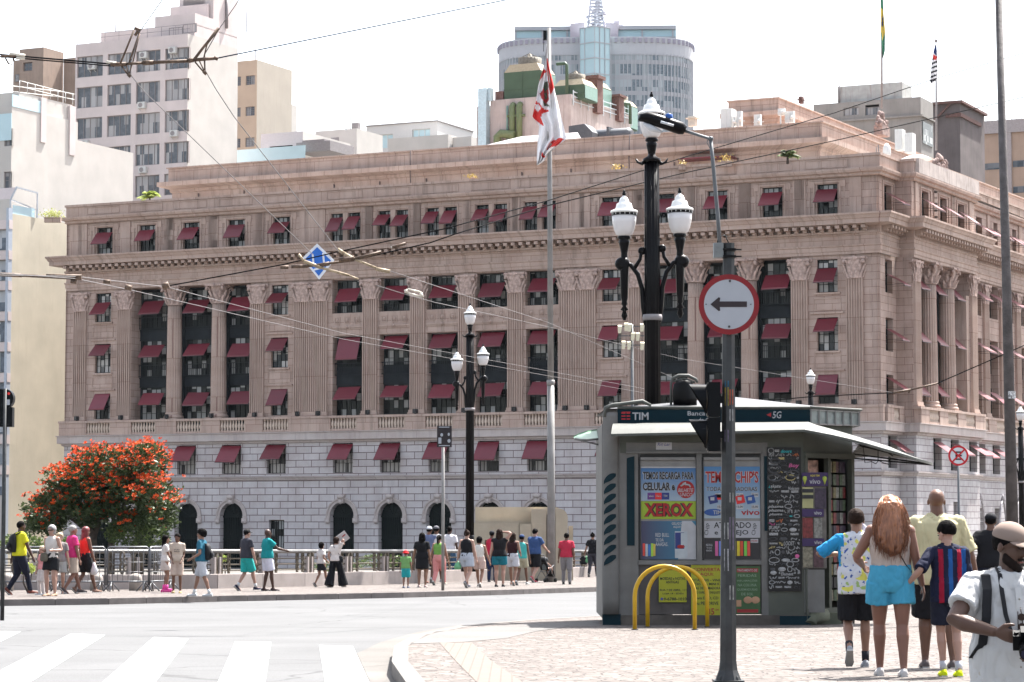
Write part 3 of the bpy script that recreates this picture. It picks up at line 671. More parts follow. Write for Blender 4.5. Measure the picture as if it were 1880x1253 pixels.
def fpent(mb):
 a = b.px(162); mb.box(a, 0, 1.2, b.lb, b.zt, b.z(40)); mb.box(b.px(262), 0, 1.25, b.lb-.05, b.z(40)-.1, b.z(20)); mb.box(b.px(260), b.px(378) if False else -.4, 4.5, b.lb*.45, b.z(25), b.z(-8)); mb.box(-3.6, 1.2 if False else -.02, b.lb*.5, b.lb-.1, b.z(20), b.z(-30))
 mb.box(b.px(272), -1, 6, b.lb*.5, b.z(-8), b.z(-40))
b.part('penthouse', C_CREAM, fpent)
f2, g2 = window_mesh('window', 1.6, .9, 3, 1, M_FRG, C_GLS)
put_window(b.o, f2, g2, (b.px(203), 1.18, b.z(74))); put_window(b.o, f2, g2, (b.px(302), 1.23, b.z(60))); put_window(b.o, f2, g2, (b.px(328), 1.23, b.z(56)))
def frl(mb):
 for z in (.5, .95): mb.bar((b.px(130), .1, b.zt+z), (b.px(340), .1, b.zt+z), .04)
 for i in range(9): x = lerp(b.px(130), b.px(340), i/8); mb.bar((x, .1, b.zt), (x, .1, b.zt+.95), .04)
b.part('roof_rail', M_FRG, frl)
def fant(mb):
 for x, y0, y1 in ((181, 15, 45), (217, 30, 42), (425, 12, 60)):
  mb.tube([(b.px(x), 2, b.zt), (b.px(x), 2, b.z(y0))], .06, 5)
 mb.tube([(.1, b.lb*.75, b.z(30)), (.1, b.lb*.75, b.z(-30))], .16, 8)
b.part('roof_mast', M_FRG, fant)
# --- brown block behind, far left
b = Bld('apartment_block', 80, 300, 24, 106, 87, 'brown stepped apartment block on the far left behind the white rooftop', mat=pmat('brown_render', (.30, .225, .18), .9, stain=.3, var=.1, vs=.7))
b.body([(b.px(31), b.px(48), b.z(128), b.z(112))]); 
b.part('side_block', b.mat, lambda mb: (mb.box(b.px(3), b.px(24)-.02, 1, b.lb, -4, b.z(103)), mb.box(.05, 4.2, 4, b.lb, -4, b.z(98))))
f2, g2 = window_mesh('window', 1.1, .9, 2, 2, M_FRG, C_GLS); put_window(b.o, f2, g2, (b.px(14), .98, b.z(143))); put_window(b.o, f2, g2, ((b.px(31)+b.px(48))/2, .2, b.z(127)))
# --- white building above, far left
b = Bld('white_apartment_building', 22, 225, -60, 134, 196, 'white building with a blank sunlit side wall, glass rooftop and curved stair turret, far left', mat=C_WHITE)
w0 = [(b.px(-2), b.px(13), b.z(y+32), b.z(y)) for y in (236, 315)]
b.body(w0)
f2, g2 = window_mesh('window', w0[0][1]-w0[0][0], w0[0][3]-w0[0][2], 2, 2, M_FRG, C_GLS)
for h in w0: put_window(b.o, f2, g2, ((h[0]+h[1])/2, .2, h[2]))
lb1 = b.lb; lb2 = b.py(238)
b.part('rear_wing', C_WHITE, lambda mb: mb.box(-12, -.02, lb1+.01, lb2, -4, b.z(258, 0, lb1)))
b.part('stair_turret', C_WHITE, lambda mb: (mb.box(-2.6, -.15, 1.2, lb1*.93, b.zt-.2, b.z(165)), ))
b.part('turret_pilaster', C_CREAM, lambda mb: (mb.box(-.14, .12, lb1*.42, lb1*.5, b.zt-2.6, b.z(166)), mb.box(-.14, .12, lb1*.86, lb1*.95, b.zt-3.2, b.z(168))))
M_GLT = pmat('teal_glass', (.42, .56, .60), .15, var=.06, vs=.4)
b.part('glass_parapet', M_GLT, lambda mb: (mb.box(b.px(-40), 0, -.06, 0, b.zt-3.0, b.zt-.6), mb.box(-.02, .04, 0, lb1*.45, b.zt+.02, b.zt+1.1)))
def ftr(mb):
 n = 10; zt = b.z(164)
 for zz in (.45, .95):
  mb.tube([(-1.3-1.35*cos(pi*k/n*1.0)*1.0, 1.4+(lb1*.93-1.4)*k/n, zt+zz) for k in range(n+1)], .035, 5)
  mb.tube([(-.1, 1.2+(lb1*.93-1.2)*k/n, zt+zz) for k in range(n+1)], .035, 5)
 for k in range(8): mb.tube([(-.1, 1.2+(lb1*.93-1.2)*k/7, zt), (-.1, 1.2+(lb1*.93-1.2)*k/7, zt+.95)], .03, 5)
b.part('turret_rail', M_WHT, ftr)
# --- yellowed party wall building
b = Bld('yellow_wall_building', 20, 212, -40, 240, 392, 'building with a tall blank yellowed party wall and glazed balconies, left of the pink building', mat=C_WHITE, smat=C_YEL)
b.body([])
bl_ = []
zz = 2.2
M_BLUE = pmat('blueish_metal', (.36, .40, .46), .4, var=.06)
for i in range(9):
 z = b.zt-.6-2.55*i; b.part('balcony_parapet', C_CREAM, lambda mb: mb.box(b.px(-35), b.px(16), -.5, 0, z-.75, z))
b.part('balcony_glazing', panes('glass_balc', (.10, .12, .15), (.4, .42, .45), .8, .9, .3), lambda mb: [mb.box(b.px(-35), b.px(14), -.1, -.01, b.zt-.6-2.55*i-2.45, b.zt-.6-2.55*i-.8) for i in range(9)])
b.part('corner_post', M_BLUE, lambda mb: (mb.box(b.px(15.5), -.05, -.55, -.02, -4, b.zt+.4), ))
zt = b.zt
b.part('pergola_frame', pmat('galvanised', (.4, .42, .45), .35, .4), lambda mb: (mb.bar((-.2, .2, zt), (-.2, .2, zt+1.2), .1), mb.bar((-.2, .2, zt+1.2), (-.15, lb2*.0+3.6, zt+.7), .12), mb.bar((-.2, .2, zt+1.2), (.1, .6, zt+2.25), .14), mb.bar((.1, .6, zt+2.25), (.1, 3.5, zt+2.1), .14), mb.bar((.1, 3.5, zt), (.1, 3.5, zt+2.2), .1)))
b.part('pergola_roof', C_CREAM, lambda mb: mb.face([(-6, .2, zt+1.25), (-.25, .2, zt+1.25), (.05, .6, zt+2.25), (-6, .6, zt+2.25)]))
b.part('roof_glass', M_GLT, lambda mb: mb.box(-.12, -.08, .4, 3.4, zt, zt+.75))
YW = b
# --- beige narrow block
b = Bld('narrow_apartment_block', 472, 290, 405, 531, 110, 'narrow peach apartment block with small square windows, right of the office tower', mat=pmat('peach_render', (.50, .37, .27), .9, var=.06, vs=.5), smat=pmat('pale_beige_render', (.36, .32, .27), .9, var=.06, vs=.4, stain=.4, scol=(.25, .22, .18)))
hs = [(b.px(445), b.px(462), b.z(y+17), b.z(y)) for y in (138, 195, 252)]; hs += [(b.px(425), b.px(436), b.z(y+17), b.z(y)) for y in (138, 195, 252)]
b.body(hs); f2, g2 = window_mesh('window', hs[0][1]-hs[0][0], hs[0][3]-hs[0][2], 3, 5, M_FRG, C_GLS)
for h in hs: put_window(b.o, f2, g2, ((h[0]+h[1])/2, .2, h[2])).scale = ((h[1]-h[0])/(hs[0][1]-hs[0][0]), 1, 1)
b.part('rear_step', C_WHITE, lambda mb: mb.box(-8, -.02, b.lb+.01, b.py(541), -4, b.z(174)))
b.part('roof_mast', M_FRG, lambda mb: mb.tube([(-.5, .5, b.zt), (-.5, .5, b.z(86))], .06, 5))
# --- grey penthouse with glass terrace
b = Bld('grey_rooftop_house', 556, 262, 474, 640, 241, 'low grey rooftop house with a dark window and glass terrace rail above the roofline', mat=pmat('grey_render', (.44, .41, .42), .9, var=.05), smat=C_WHITE)
h = (b.px(490), b.px(533), b.z(296), b.z(265)); b.body([h]); f2, g2 = window_mesh('window', h[1]-h[0], h[3]-h[2], 3, 1, M_FRAME, C_GLS, .12, .08); put_window(b.o, f2, g2, ((h[0]+h[1])/2, .2, h[2]))
b.part('glass_terrace_rail', M_GLT, lambda mb: mb.box(b.px(452), b.px(580), -2.6, -2.55, b.z(300), b.z(275)))
b.part('roof_box', M_FRG, lambda mb: (mb.box(.4, 4.4, -2, 3, b.z(286), b.z(268)), mb.box(1.0, 3.6, -1.8, 2, b.z(268), b.z(264))))
b2 = Bld('small_rooftop_house', 655, 275, 575, 700, 236, 'small pale rooftop house with louvred box, second from left above the roofline', mat=C_WHITE); b2.body([])
b2.part('louvre_box', M_FRG, lambda mb: (mb.box(-3.2, -2.2, -.06, 0, b2.z(262), b2.z(250)), mb.box(-1.2, -.4, 1, 1.6, b2.zt, b2.zt+.8), mb.tube([(-1.1, .6, b2.zt), (-1.1, .6, b2.zt+4.6)], .05, 5)))
# --- white building with teal windows
b = Bld('white_rooftop_building', 803, 300, 670, 868, 223, 'white rooftop building with two teal windows under the pale sky', mat=pmat('white_paint_wall', (.5, .49, .48), .9, var=.04))
h1 = [(b.px(686), b.px(719), b.z(266), b.z(240)), (b.px(755), b.px(788), b.z(262), b.z(235))]; b.body(h1); f2, g2 = window_mesh('window', h1[0][1]-h1[0][0], 1.7, 3, 1, M_WHT, M_GLT, .08, .08)
for h in h1: put_window(b.o, f2, g2, ((h[0]+h[1])/2, .2, h[2])).scale = ((h[1]-h[0])/(h1[0][1]-h1[0][0]), 1, (h[3]-h[2])/1.7)
b.part('lower_wing', C_WHITE, lambda mb: (mb.box(b.px(740), 3.5, -4, -.02, -4, b.z(259)), mb.box(3.6, 6, -3, 4, -4, b.z(263))))
b.part('roof_edge', M_FRG, lambda mb: mb.box(-b.la-.1, .15, -.15, b.lb, b.zt+.01, b.zt+.12))
# --- concrete plant house with green cooling towers
CONC = pmat('stained_concrete', (.40, .345, .325), .95, var=.12, vs=.8, stain=.75, scol=(.12, .09, .085), bump=.5, bs=3)
b = Bld('plant_house', 1048, 232, 872, 1160, 170, 'stained concrete plant house carrying green cooling towers behind the attic', mat=CONC)
b.zt = b.z(173); b.body([], x0=b.px(900)); 
b.part('left_pier', CONC, lambda mb: mb.box(b.px(870), b.px(899)-.02, .5, 5, -4, b.z(181)))
M_GRN = pmat('green_sheet', (.05, .085, .05), .5, var=.15, vs=.8); M_GRL = pmat('pale_green_sheet', (.17, .27, .23), .4, var=.1); M_TAN = pmat('tan_fibreglass', (.34, .29, .2), .6); M_DUCT = pmat('duct_silver', (.42, .52, .56), .3, .3); M_RUST = pmat('rust_brown', (.13, .07, .06), .8, var=.3)
b.part('silver_duct', M_DUCT, lambda mb: (mb.box(b.px(884), b.px(899), -.8, -.05, -4, b.z(152)), mb.box(b.px(899)+.02, b.px(904), -.5, .2, b.z(175), b.z(151)), [mb.box(b.px(884)-.03, b.px(899)+.03, -.83, -.02, b.z(y)-.05, b.z(y)+.05) for y in (160, 166, 192, 216, 240)]))
b.part('brick_stub', M_RUST, lambda mb: mb.box(b.px(905), b.px(920), .4, 2, b.zt, b.z(156)))
def pipes(mb):
 for x in (943, 956): mb.tube([(b.px(x), -.3, b.z(262)), (b.px(x), -.3, b.z(188)), (b.px(x), -.05, b.z(185))], .3, 8)
 mb.box(b.px(934), b.px(965), -.4, -.02, b.z(206)-.1, b.z(206)+.1)
 mb.tube([(b.px(918), -.6, b.z(265)), (b.px(918), -.6, b.z(244)), (b.px(924), -.6, b.z(238)), (b.px(950), -.6, b.z(243))], .38, 8)
 mb.tube([(b.px(911), -.4, b.z(265)), (b.px(911), -.4, b.z(248)), (b.px(915), -.4, b.z(246))], .1, 6)
b.part('green_pipe', pmat('pipe_green', (.12, .15, .07), .5), pipes)
b.part('thin_pipe', M_GRL, lambda mb: mb.tube([(b.px(933), -.2, b.z(262)), (b.px(933), -.2, b.z(186))], .1, 6))
def slope(mb):
 mb.box(-.02+.05, 0, 0, 0, 0, 0)
M_STEEL = pmat('pale_steel', (.45, .5, .52), .4)
def rail(mb):
 y0, y1 = .3, b.lb
 for k in (.5, 1.0, 1.5): mb.bar((.12, y0, b.zt+k*.9-1.1), (.12, y1, b.zt+k*.9-1.1+.3), .07)
 for i in range(9): t = i/8; mb.bar((.12, lerp(y0, y1, t), b.zt-1), (.12, lerp(y0, y1, t), b.zt+.4+.3*t), .08)
b.part('side_rail', M_STEEL, rail)
def ctower(x0, x1, y0, dy, z0, z1):
 """green panelled cooling tower, tan hopper, fan drum with guard rods"""
 t = empty('cooling_tower', (0, 0, 0)); return t
ct = []
def cool(lx, ly, w_, dpt, z0, h, label, drum=M_TAN):
 p = b.o.matrix_basis @ Vector((lx, ly, 0)) if False else Vector((b.c.x+lx*EX.x+ly*EY.x, b.c.y+lx*EX.y+ly*EY.y, z0))
 t = empty('cooling_tower', p, ANG, label, 'cooling tower', 'green cooling towers on the plant house')
 m = MB(); m.box(-w_/2, w_/2, 0, dpt, 0, h); m.box(-w_/2-.04, w_/2+.04, -.04, dpt+.04, h*.35, h*.35+.1); m.box(-.05, .05, -.05, 0, 0, h); m.build('casing', M_GRN, t)
 m = MB(); m.box(w_/2+.045, w_/2+.08, .1, dpt-.1, .1, h*.95); m.build('side_panel', M_GRL, t)
 m = MB(); r = w_*.31
 m.grid([[(-w_/2, 0, h), (w_/2, 0, h), (w_/2, dpt, h), (-w_/2, dpt, h)], [(-r*1.2, dpt/2-r*1.2, h+w_*.2), (r*1.2, dpt/2-r*1.2, h+w_*.2), (r*1.2, dpt/2+r*1.2, h+w_*.2), (-r*1.2, dpt/2+r*1.2, h+w_*.2)]], smooth=False); m.build('hopper', M_TAN, t)
 m = MB(); m.lathe([(r, 0), (r*.93, w_*.08), (r*.97, w_*.24), (r*.9, w_*.24), (r*.2, w_*.25), (.2, w_*.34)], (0, dpt/2, h+w_*.15), 18)
 for a in range(4): m.bar((r*.9*cos(a*pi/2+.6), dpt/2+r*.9*sin(a*pi/2+.6), h+w_*.38), (0, dpt/2, h+w_*.52), .06)
 m.build('fan_drum', pmat('drum_brown', (.16, .14, .11), .7, var=.3), t)
 return t
zt = b.zt
cool((b.px(921)+b.px(989))/2, .5, b.px(989)-b.px(921), 3.2, zt+.0, b.z(122)-zt, 'large green cooling tower at the left, nearest and tallest')
cool(b.px(1036), 1.2, 3.0, 3, zt-.3, b.z(146)-zt, 'green cooling tower just right of the red and white flag', )
cool(-1.6, 7.0, 2.6, 3, zt-1, 2.9, 'third green cooling tower from the left, partly hidden by the brown stack')
cool(-1.4, 13.5, 2.4, 2.6, zt-1.2, 2.3, 'smallest green cooling tower, beside the top of the big street lamp')
b.part('pipe_loop', M_GRN, lambda mb: (mb.tube([(b.px(1018), .6, zt+3), (b.px(1034), .6, zt+3), (b.px(1037), .6, zt+2.8), (b.px(1037), .6, zt)], .16, 8), mb.tube([(-.6, 10.5, zt+.9), (.5, 12.5, zt+.9), (.5, 12.7, zt+.6), (.5, 12.7, zt-1)], .16, 8)))
b.part('brown_stack', M_RUST, lambda mb: (mb.box(-.9, .5, 4.9, 6.2, zt-1, zt+2.2), mb.box(-1.1, .7, 4.7, 6.4, zt+2.2, zt+2.5), mb.box(-.5, .4, 10.2, 11.4, zt-1, zt+1.3), mb.box(-.7, .6, 10, 11.6, zt+1.3, zt+1.5)))
# dark ducts lying along the attic top
for nm, x, lab in (('roof_duct', 1072, 'dark hooded duct on the attic edge right of the flagpole'), ('roof_duct', 1122, 'dark round ended tank on the attic edge left of the big lamp')):
 p = P(x, 252, 207); m = MB()
 if x < 1100: m.prism([(-1.0, 0), (1.1, 0), (1.1, .8), (.4, 1.5), (-1.0, 1.4)], -.8, .8)
 else: m.tube([(-1.9, 0, .6), (-1.6, 0, .6), (1.6, 0, .6), (1.9, 0, .6)], [.45, .62, .62, .4], 12); m.box(-.1, .1, -.7, .7, 0, 1.3)
 tag(m.build(nm, pmat('duct_dark', (.07, .075, .085), .5), None, (p.x, p.y, p.z-.55), ANG), lab, 'duct')
p = P(975, 262, 203); m = MB(); m.face([(-4.4, 0, 0), (4.4, 0, 0), (3.0, 2.4, .95), (-2.0, 2.4, .95)]); m.face([(-4.4, 0, -.06), (4.4, 0, -.06), (3.0, 2.4, .89), (-2.0, 2.4, .89)]); m.bar((0, 1, -1), (0, 1, .4), .1); m.bar((-3, .6, -1), (-3, .6, .2), .1); m.bar((3, .6, -1), (3, .6, .2), .1)
tag(m.build('roof_shelter', pmat('grey_board', (.3, .28, .28), .8), None, (p.x, p.y, p.z), ANG), 'flat grey shelter roof under the hanging flag, on the attic', 'shelter')
# --- far tower
TY = 620
TC = pmat('hazed_tower_stone', (.42, .42, .44), .8, var=.06); TG = panes('hazed_tower_glass', (.17, .21, .24), (.44, .48, .50), 1.3, 3.2, .30, .3); TT = pmat('far_teal', (.42, .58, .62), .25, var=.08)  # tower stone and glass coloured paler to carry the distance haze
c = P(1094, 88, TY); k = TY/F_
o = empty('far_tower', (c.x, c.y, 0), -.05, 'tall curved office tower with pale vertical fins and rooftop mast, far behind', 'tower')
HW = 178.5*k; zt = c.z
def plan(s=1, n=44, d=14): return [(HW*s*math.copysign(abs(cos(t))**.55, cos(t)), -(d*s)*math.copysign(abs(sin(t))**.75, sin(t))) for t in [2*pi*i/n for i in range(n)]]
mb = MB(); pl = plan(1); mb.grid([[(x, y, z) for x, y in pl] for z in (-4, zt)], smooth=False)
# metric uv
per = [0]
for i in range(len(pl)): a, c_ = pl[i], pl[(i+1) % len(pl)]; per.append(per[-1]+math.hypot(a[0]-c_[0], a[1]-c_[1]))
mb.uv = [[(per[i], -4), (per[i+1], -4), (per[i+1], zt), (per[i], zt)] for i in range(len(pl))]+mb.uv[len(pl):]
mb.build('curtain_wall', TG, o)
mb = MB(); tot = per[-1]; nf = 132
def at_len(s):
 s %= tot
 for i in range(len(pl)):
  if per[i+1] >= s: t = (s-per[i])/(per[i+1]-per[i]); a, c_ = pl[i], pl[(i+1) % len(pl)]; return lerp(a[0], c_[0], t), lerp(a[1], c_[1], t)
for i in range(nf):
 x, y = at_len(tot*i/nf)
 if y < 3: mb.bar((x*1.006, y*1.02, -4), (x*1.006, y*1.02, zt-4), .2)
mb.build('fins', TC, o)
mb = MB(); p2 = plan(1.004)
for i in range(30):
 z = zt-5.6-3.75*i
 if z < 20: break
 mb.grid([[(x, y, z), (x, y, z)][:1][0] for x, y in []]) if False else mb.grid([[(x, y, q) for x, y in p2] for q in (z-1.0, z)], caps=False, smooth=False)
mb.grid([[(x, y, q) for x, y in plan(1.01)] for q in (zt-4.4, zt)], smooth=False)
mb.build('floor_bands', TC, o)
mb = MB()
for i in range(90):
 x, y = at_len(tot*i/90)
 if y < 1: mb.box(x*1.012-.35, x*1.012+.35, y*1.03-.1, y*1.03+.3, zt-1.4, zt-.3)
mb.build('parapet_slots', pmat('slot_dark', (.3, .28, .33), .8), o)
# crown: glazed restaurant floors, two wings either side of the lift shaft
zz = lambda y: P(1094, y, TY-8).z
pxm = lambda x: (x-1094)*k
for a, c_, t1, t2 in ((945, 1048, 56, 46), (1118, 1242, 45, 47)):
 mb = MB(); mb.box(pxm(a)+.4, pxm(c_), -6, 8, zz(88), zz(52)); mb.build('crown_glass', TT, o)
 mb = MB(); mb.box(pxm(a), pxm(c_), -6.6, 8, zz(53), zz(46)); mb.box(pxm(a)+.2, pxm(c_), -6.2, 8, zz(76), zz(66)); [mb.box(pxm(x)-.2, pxm(x)+.2, -6.3, -6, zz(88), zz(50)) for x in (a+2, (a+c_)/2, c_-6)]; mb.build('crown_slabs', TC, o)
mb = MB(); mb.box(pxm(1048), pxm(1074), -8, 6, zz(84), zz(43)); mb.box(pxm(1114), pxm(1136), -8, 6, zz(84), zz(43)); mb.box(pxm(1074), pxm(1114), 0, 4, zz(84), zz(45)); mb.build('lift_house', pmat('mauve_far', (.5, .42, .46), .8), o)
mb = MB(); mb.prism([(pxm(1067), -17), (pxm(1094), -20), (pxm(1122), -17), (pxm(1122), -2), (pxm(1067), -2)], -4, zz(66), 'xy'); mb.build('glass_shaft', pmat('shaft_glass', (.40, .54, .57), .25, var=.05, vs=.15), o)
mb = MB()
for i in range(20):
 z = zz(66)-3.75*i
 if z < 20: break
 mb.bar((pxm(1067), -17.1, z), (pxm(1094), -20.1, z), .18); mb.bar((pxm(1094), -20.1, z), (pxm(1122), -17.1, z), .18)
for t in (0, .33, 1, 1.33, 1.66, 2): x = lerp(pxm(1067), pxm(1122), t/2); y = -17.1-3*(1-abs(t-1)); mb.bar((x, y, -4), (x, y, zz(66)), .18)
mb.build('shaft_bars', TC, o)
mb = MB()   # lattice mast
def lattice(mb, x, y, z0, z1, w0, w1, n, r):
 prev = None
 for i in range(n+1):
  t = i/n; z = lerp(z0, z1, t); hw = lerp(w0, w1, t); q = [(x-hw, y-hw, z), (x+hw, y-hw, z), (x+hw, y+hw, z), (x-hw, y+hw, z)]
  for j in range(4):
   mb.bar(q[j], q[(j+1) % 4], r)
   if prev: mb.bar(prev[j], q[j], r*1.3); mb.bar(prev[j], q[(j+1) % 4], r)
  prev = q
lattice(mb, 0, 2, zz(44), zz(-30), 2.1, 1.1, 12, .22)
rq = random.Random(5)
for i in range(26): z = lerp(zz(40), zz(0), rq.random()); a = rq.random()*6.28; mb.ell((2.3*cos(a), 2+2.3*sin(a), z), (.45, .3, .45), 6, 4)
for x in (1054, 1061, 1068, 1118, 1126, 1133, 1140): mb.box(pxm(x)-.7, pxm(x)+.7, -3, -1, zz(43), zz(31+rq.random()*8)); 
mb.build('mast', pmat('mast_steel', (.42, .42, .46), .6), o)
# --- right hand background buildings
GC = pmat('grey_stained_render', (.24, .225, .21), .95, var=.12, vs=.6, stain=.5, scol=(.12, .11, .1))
b = Bld('grey_office_block', 1690, 245, 1500, 1722, 172, 'weathered grey office block with a peeling rooftop box, upper right', mat=GC)
b.zt = b.z(178); h1 = [(b.px(1556), b.px(1584), b.z(203), b.z(188)), (b.px(1596), b.px(1622), b.z(205), b.z(186))]; b.body(h1)
f2, g2 = window_mesh('window', h1[0][1]-h1[0][0], h1[0][3]-h1[0][2], 3, 1, M_FRG, C_GLS)
for h in h1: put_window(b.o, f2, g2, ((h[0]+h[1])/2, .2, h[2]))
b.part('rooftop_box', pmat('peeling_paint', (.36, .36, .345), .9, var=.15, vs=1.5, stain=.7, scol=(.2, .12, .1)), lambda mb: mb.box(b.px(1541), b.px(1662), .6, b.lb*.9, b.zt+.1, b.z(146)))
b.part('ledge', GC, lambda mb: mb.box(-b.la, .25, -.25, b.lb, b.z(214), b.z(211)))
b.part('side_glazing', G_BAY, lambda mb: mb.box(.02, .08, b.lb*.1, b.lb*.9, b.z(262), b.z(222)))
b.part('roof_mast', M_FRG, lambda mb: mb.tube([(b.px(1545), .5, b.zt), (b.px(1545), .5, b.z(133))], .07, 5))
b = Bld('rusty_rooftop_block', 1762, 270, 1712, 1817, 190, 'dark stained block with rusty lean-to roof behind the striped flag, upper right', mat=pmat('dark_mauve', (.12, .10, .098), .95, stain=.6, var=.2, vs=.5)); b.body([])
b.part('lean_to', M_RUST, lambda mb: (mb.box(-b.la, .4, -.5, b.lb, b.zt, b.zt+.25), mb.box(-1.5, .2, -.3, b.lb*.8, b.z(215), b.z(208)), mb.bar((-4, -.2, b.z(240)), (-1, -.2, b.zt), .2)))
TB_ = pmat('tan_render', (.40, .28, .21), .9, var=.08, vs=.5, stain=.35, scol=(.2, .15, .12))
b = Bld('tan_apartment_block', 2000, 290, 1746, 2060, 215, 'tan apartment block with grey strip windows and pale concrete piers, right edge', mat=TB_)
b.body([])
b.part('concrete_piers', pmat('pier_grey', (.36, .31, .30), .9), lambda mb: ([mb.box(b.px(x), b.px(x+9), -.25, 0, -4, b.zt-1.0) for x in (1772, 1858, 1946)], mb.box(-b.la-.1, 0, -.3, 0, b.zt-1.2, b.zt+.3)))
b.part('strip_windows', panes('glass_strip', (.05, .06, .075), (.16, .16, .17), .7, .6, .3), lambda mb: [mb.box(b.px(1783), b.px(1856), -.06, 0, b.z(y+12), b.z(y)) or mb.box(b.px(1869), b.px(1944), -.06, 0, b.z(y+10), b.z(y-2)) for y in (289, 337)])
b.part('roof_rail', M_FRG, lambda mb: [mb.bar((b.px(x), .2, b.zt), (b.px(x), .2, b.zt+1.2+.8*(x % 3)), .06) for x in range(1750, 1990, 9)])
# ================================================================ ground, road, pavements
def Gz(x, y, dz=0):
 """ground point seen at a pixel, for a surface dz above or below the pavement level"""
 lo, hi = 10.0, 900.0; r = ray(x, y)
 for _ in range(60):
  m = (lo+hi)/2
  if r.z/r.y*m+CAMZ > g(m)+dz: lo = m
  else: hi = m
 return Vector((r.x/r.y*lo, lo, g(lo)+dz))
def asphalt(name, col, var=.12, sc=1.0):
 m, nt, b = new_mat(name); co = coords(nt, 'Object')
 n1 = N(nt, 'ShaderNodeTexNoise'); n1.inputs['Scale'].default_value = .35*sc; n1.inputs['Detail'].default_value = 8; L(nt, co, n1.inputs[0])
 n2 = N(nt, 'ShaderNodeTexNoise'); n2.inputs['Scale'].default_value = 60; n2.inputs['Detail'].default_value = 2; L(nt, co, n2.inputs[0])
 o = mix(nt, ramp(nt, n1.outputs[0], .3, .7), [c*(1-var) for c in col], [c*(1+var) for c in col])
 o = mix(nt, ramp(nt, n2.outputs[0], .35, .7), mix(nt, 1.0, o, (.7, .7, .7), 'MULTIPLY'), o)
 mp = coords(nt, 'Object', (.05, .9, 1)); n3 = N(nt, 'ShaderNodeTexNoise'); n3.inputs['Scale'].default_value = 1; n3.inputs['Detail'].default_value = 6; L(nt, mp, n3.inputs[0])
 mm = N(nt, 'ShaderNodeMath', operation='MULTIPLY'); L(nt, ramp(nt, n3.outputs[0], .55, .7), mm.inputs[0]); mm.inputs[1].default_value = .35
 o = mix(nt, mm.outputs[0], o, [c*.55 for c in col])
 wn = N(nt, 'ShaderNodeTexNoise'); wn.inputs['Scale'].default_value = .8; L(nt, co, wn.inputs[0]); wv = N(nt, 'ShaderNodeVectorMath', operation='MULTIPLY_ADD'); L(nt, wn.outputs['Color'], wv.inputs[0]); wv.inputs[1].default_value = (1.2, 1.2, 0); L(nt, co, wv.inputs[2])
 vc = N(nt, 'ShaderNodeTexVoronoi', feature='DISTANCE_TO_EDGE'); vc.inputs['Scale'].default_value = .16; L(nt, wv.outputs[0], vc.inputs['Vector']); o = mix(nt, ramp(nt, vc.outputs['Distance'], .0, .006, (1, 1, 1), (0, 0, 0)), o, [c*.45 for c in col])
 L(nt, o, b.inputs['Base Color']); b.inputs['Roughness'].default_value = .9; b.inputs['Specular IOR Level'].default_value = .3
 bp = N(nt, 'ShaderNodeBump'); bp.inputs['Strength'].default_value = .5; bp.inputs['Distance'].default_value = .01; L(nt, n2.outputs[0], bp.inputs['Height']); L(nt, bp.outputs[0], b.inputs['Normal'])
 return m
def cobble(name, c1, c2, joint, scale=9.5, jw=.05):
 m, nt, b = new_mat(name); co = coords(nt, 'Object', (1, 1, .01))
 n0 = N(nt, 'ShaderNodeTexNoise'); n0.inputs['Scale'].default_value = 2.5; L(nt, co, n0.inputs[0])
 wv = N(nt, 'ShaderNodeVectorMath', operation='MULTIPLY_ADD'); L(nt, n0.outputs['Color'], wv.inputs[0]); wv.inputs[1].default_value = (.09, .09, 0); L(nt, co, wv.inputs[2])
 v1 = N(nt, 'ShaderNodeTexVoronoi', feature='DISTANCE_TO_EDGE'); v1.inputs['Scale'].default_value = scale; L(nt, wv.outputs[0], v1.inputs['Vector'])
 v2 = N(nt, 'ShaderNodeTexVoronoi'); v2.inputs['Scale'].default_value = scale; L(nt, wv.outputs[0], v2.inputs['Vector'])
 sp = N(nt, 'ShaderNodeSeparateColor'); L(nt, v2.outputs['Color'], sp.inputs[0])
 n1 = N(nt, 'ShaderNodeTexNoise'); n1.inputs['Scale'].default_value = 1.1; n1.inputs['Detail'].default_value = 7; n1.inputs['Roughness'].default_value = .7; L(nt, co, n1.inputs[0])
 o = mix(nt, sp.outputs[0], c1, c2)
 o = mix(nt, ramp(nt, n1.outputs[0], .35, .65), mix(nt, 1.0, o, (.80, .74, .70), 'MULTIPLY'), o)
 f = ramp(nt, v1.outputs['Distance'], .01, jw)
 # joints open and fill with dirt unevenly
 o = mix(nt, f, mix(nt, ramp(nt, n1.outputs[0], .4, .6), joint, [c*1.8 for c in joint]), o)
 L(nt, o, b.inputs['Base Color']); b.inputs['Roughness'].default_value = .85
 bp = N(nt, 'ShaderNodeBump'); bp.inputs['Strength'].default_value = .8; bp.inputs['Distance'].default_value = .015; L(nt, f, bp.inputs['Height']); L(nt, bp.outputs[0], b.inputs['Normal'])
 return m
M_ROAD = asphalt('worn_asphalt', (.100, .100, .101)); M_GROUND = asphalt('old_concrete', (.13, .12, .11), .2)
M_PAINT = pmat('road_paint', (.36, .36, .36), .7, var=.15, vs=5)
_nt = M_PAINT.node_tree; _b = _nt.nodes['Principled BSDF']; _src = _b.inputs['Base Color'].links[0].from_socket; _n = N(_nt, 'ShaderNodeTexNoise'); _n.inputs['Scale'].default_value = 6; _n.inputs['Detail'].default_value = 9; _n.inputs['Roughness'].default_value = .75; L(_nt, coords(_nt), _n.inputs[0]); L(_nt, mix(_nt, ramp(_nt, _n.outputs[0], .54, .62), _src, (.125, .12, .118)), _b.inputs['Base Color'])
M_COB = cobble('portuguese_stones', (.070, .057, .050), (.135, .117, .106), (.018, .011, .008), 7.0, .075)
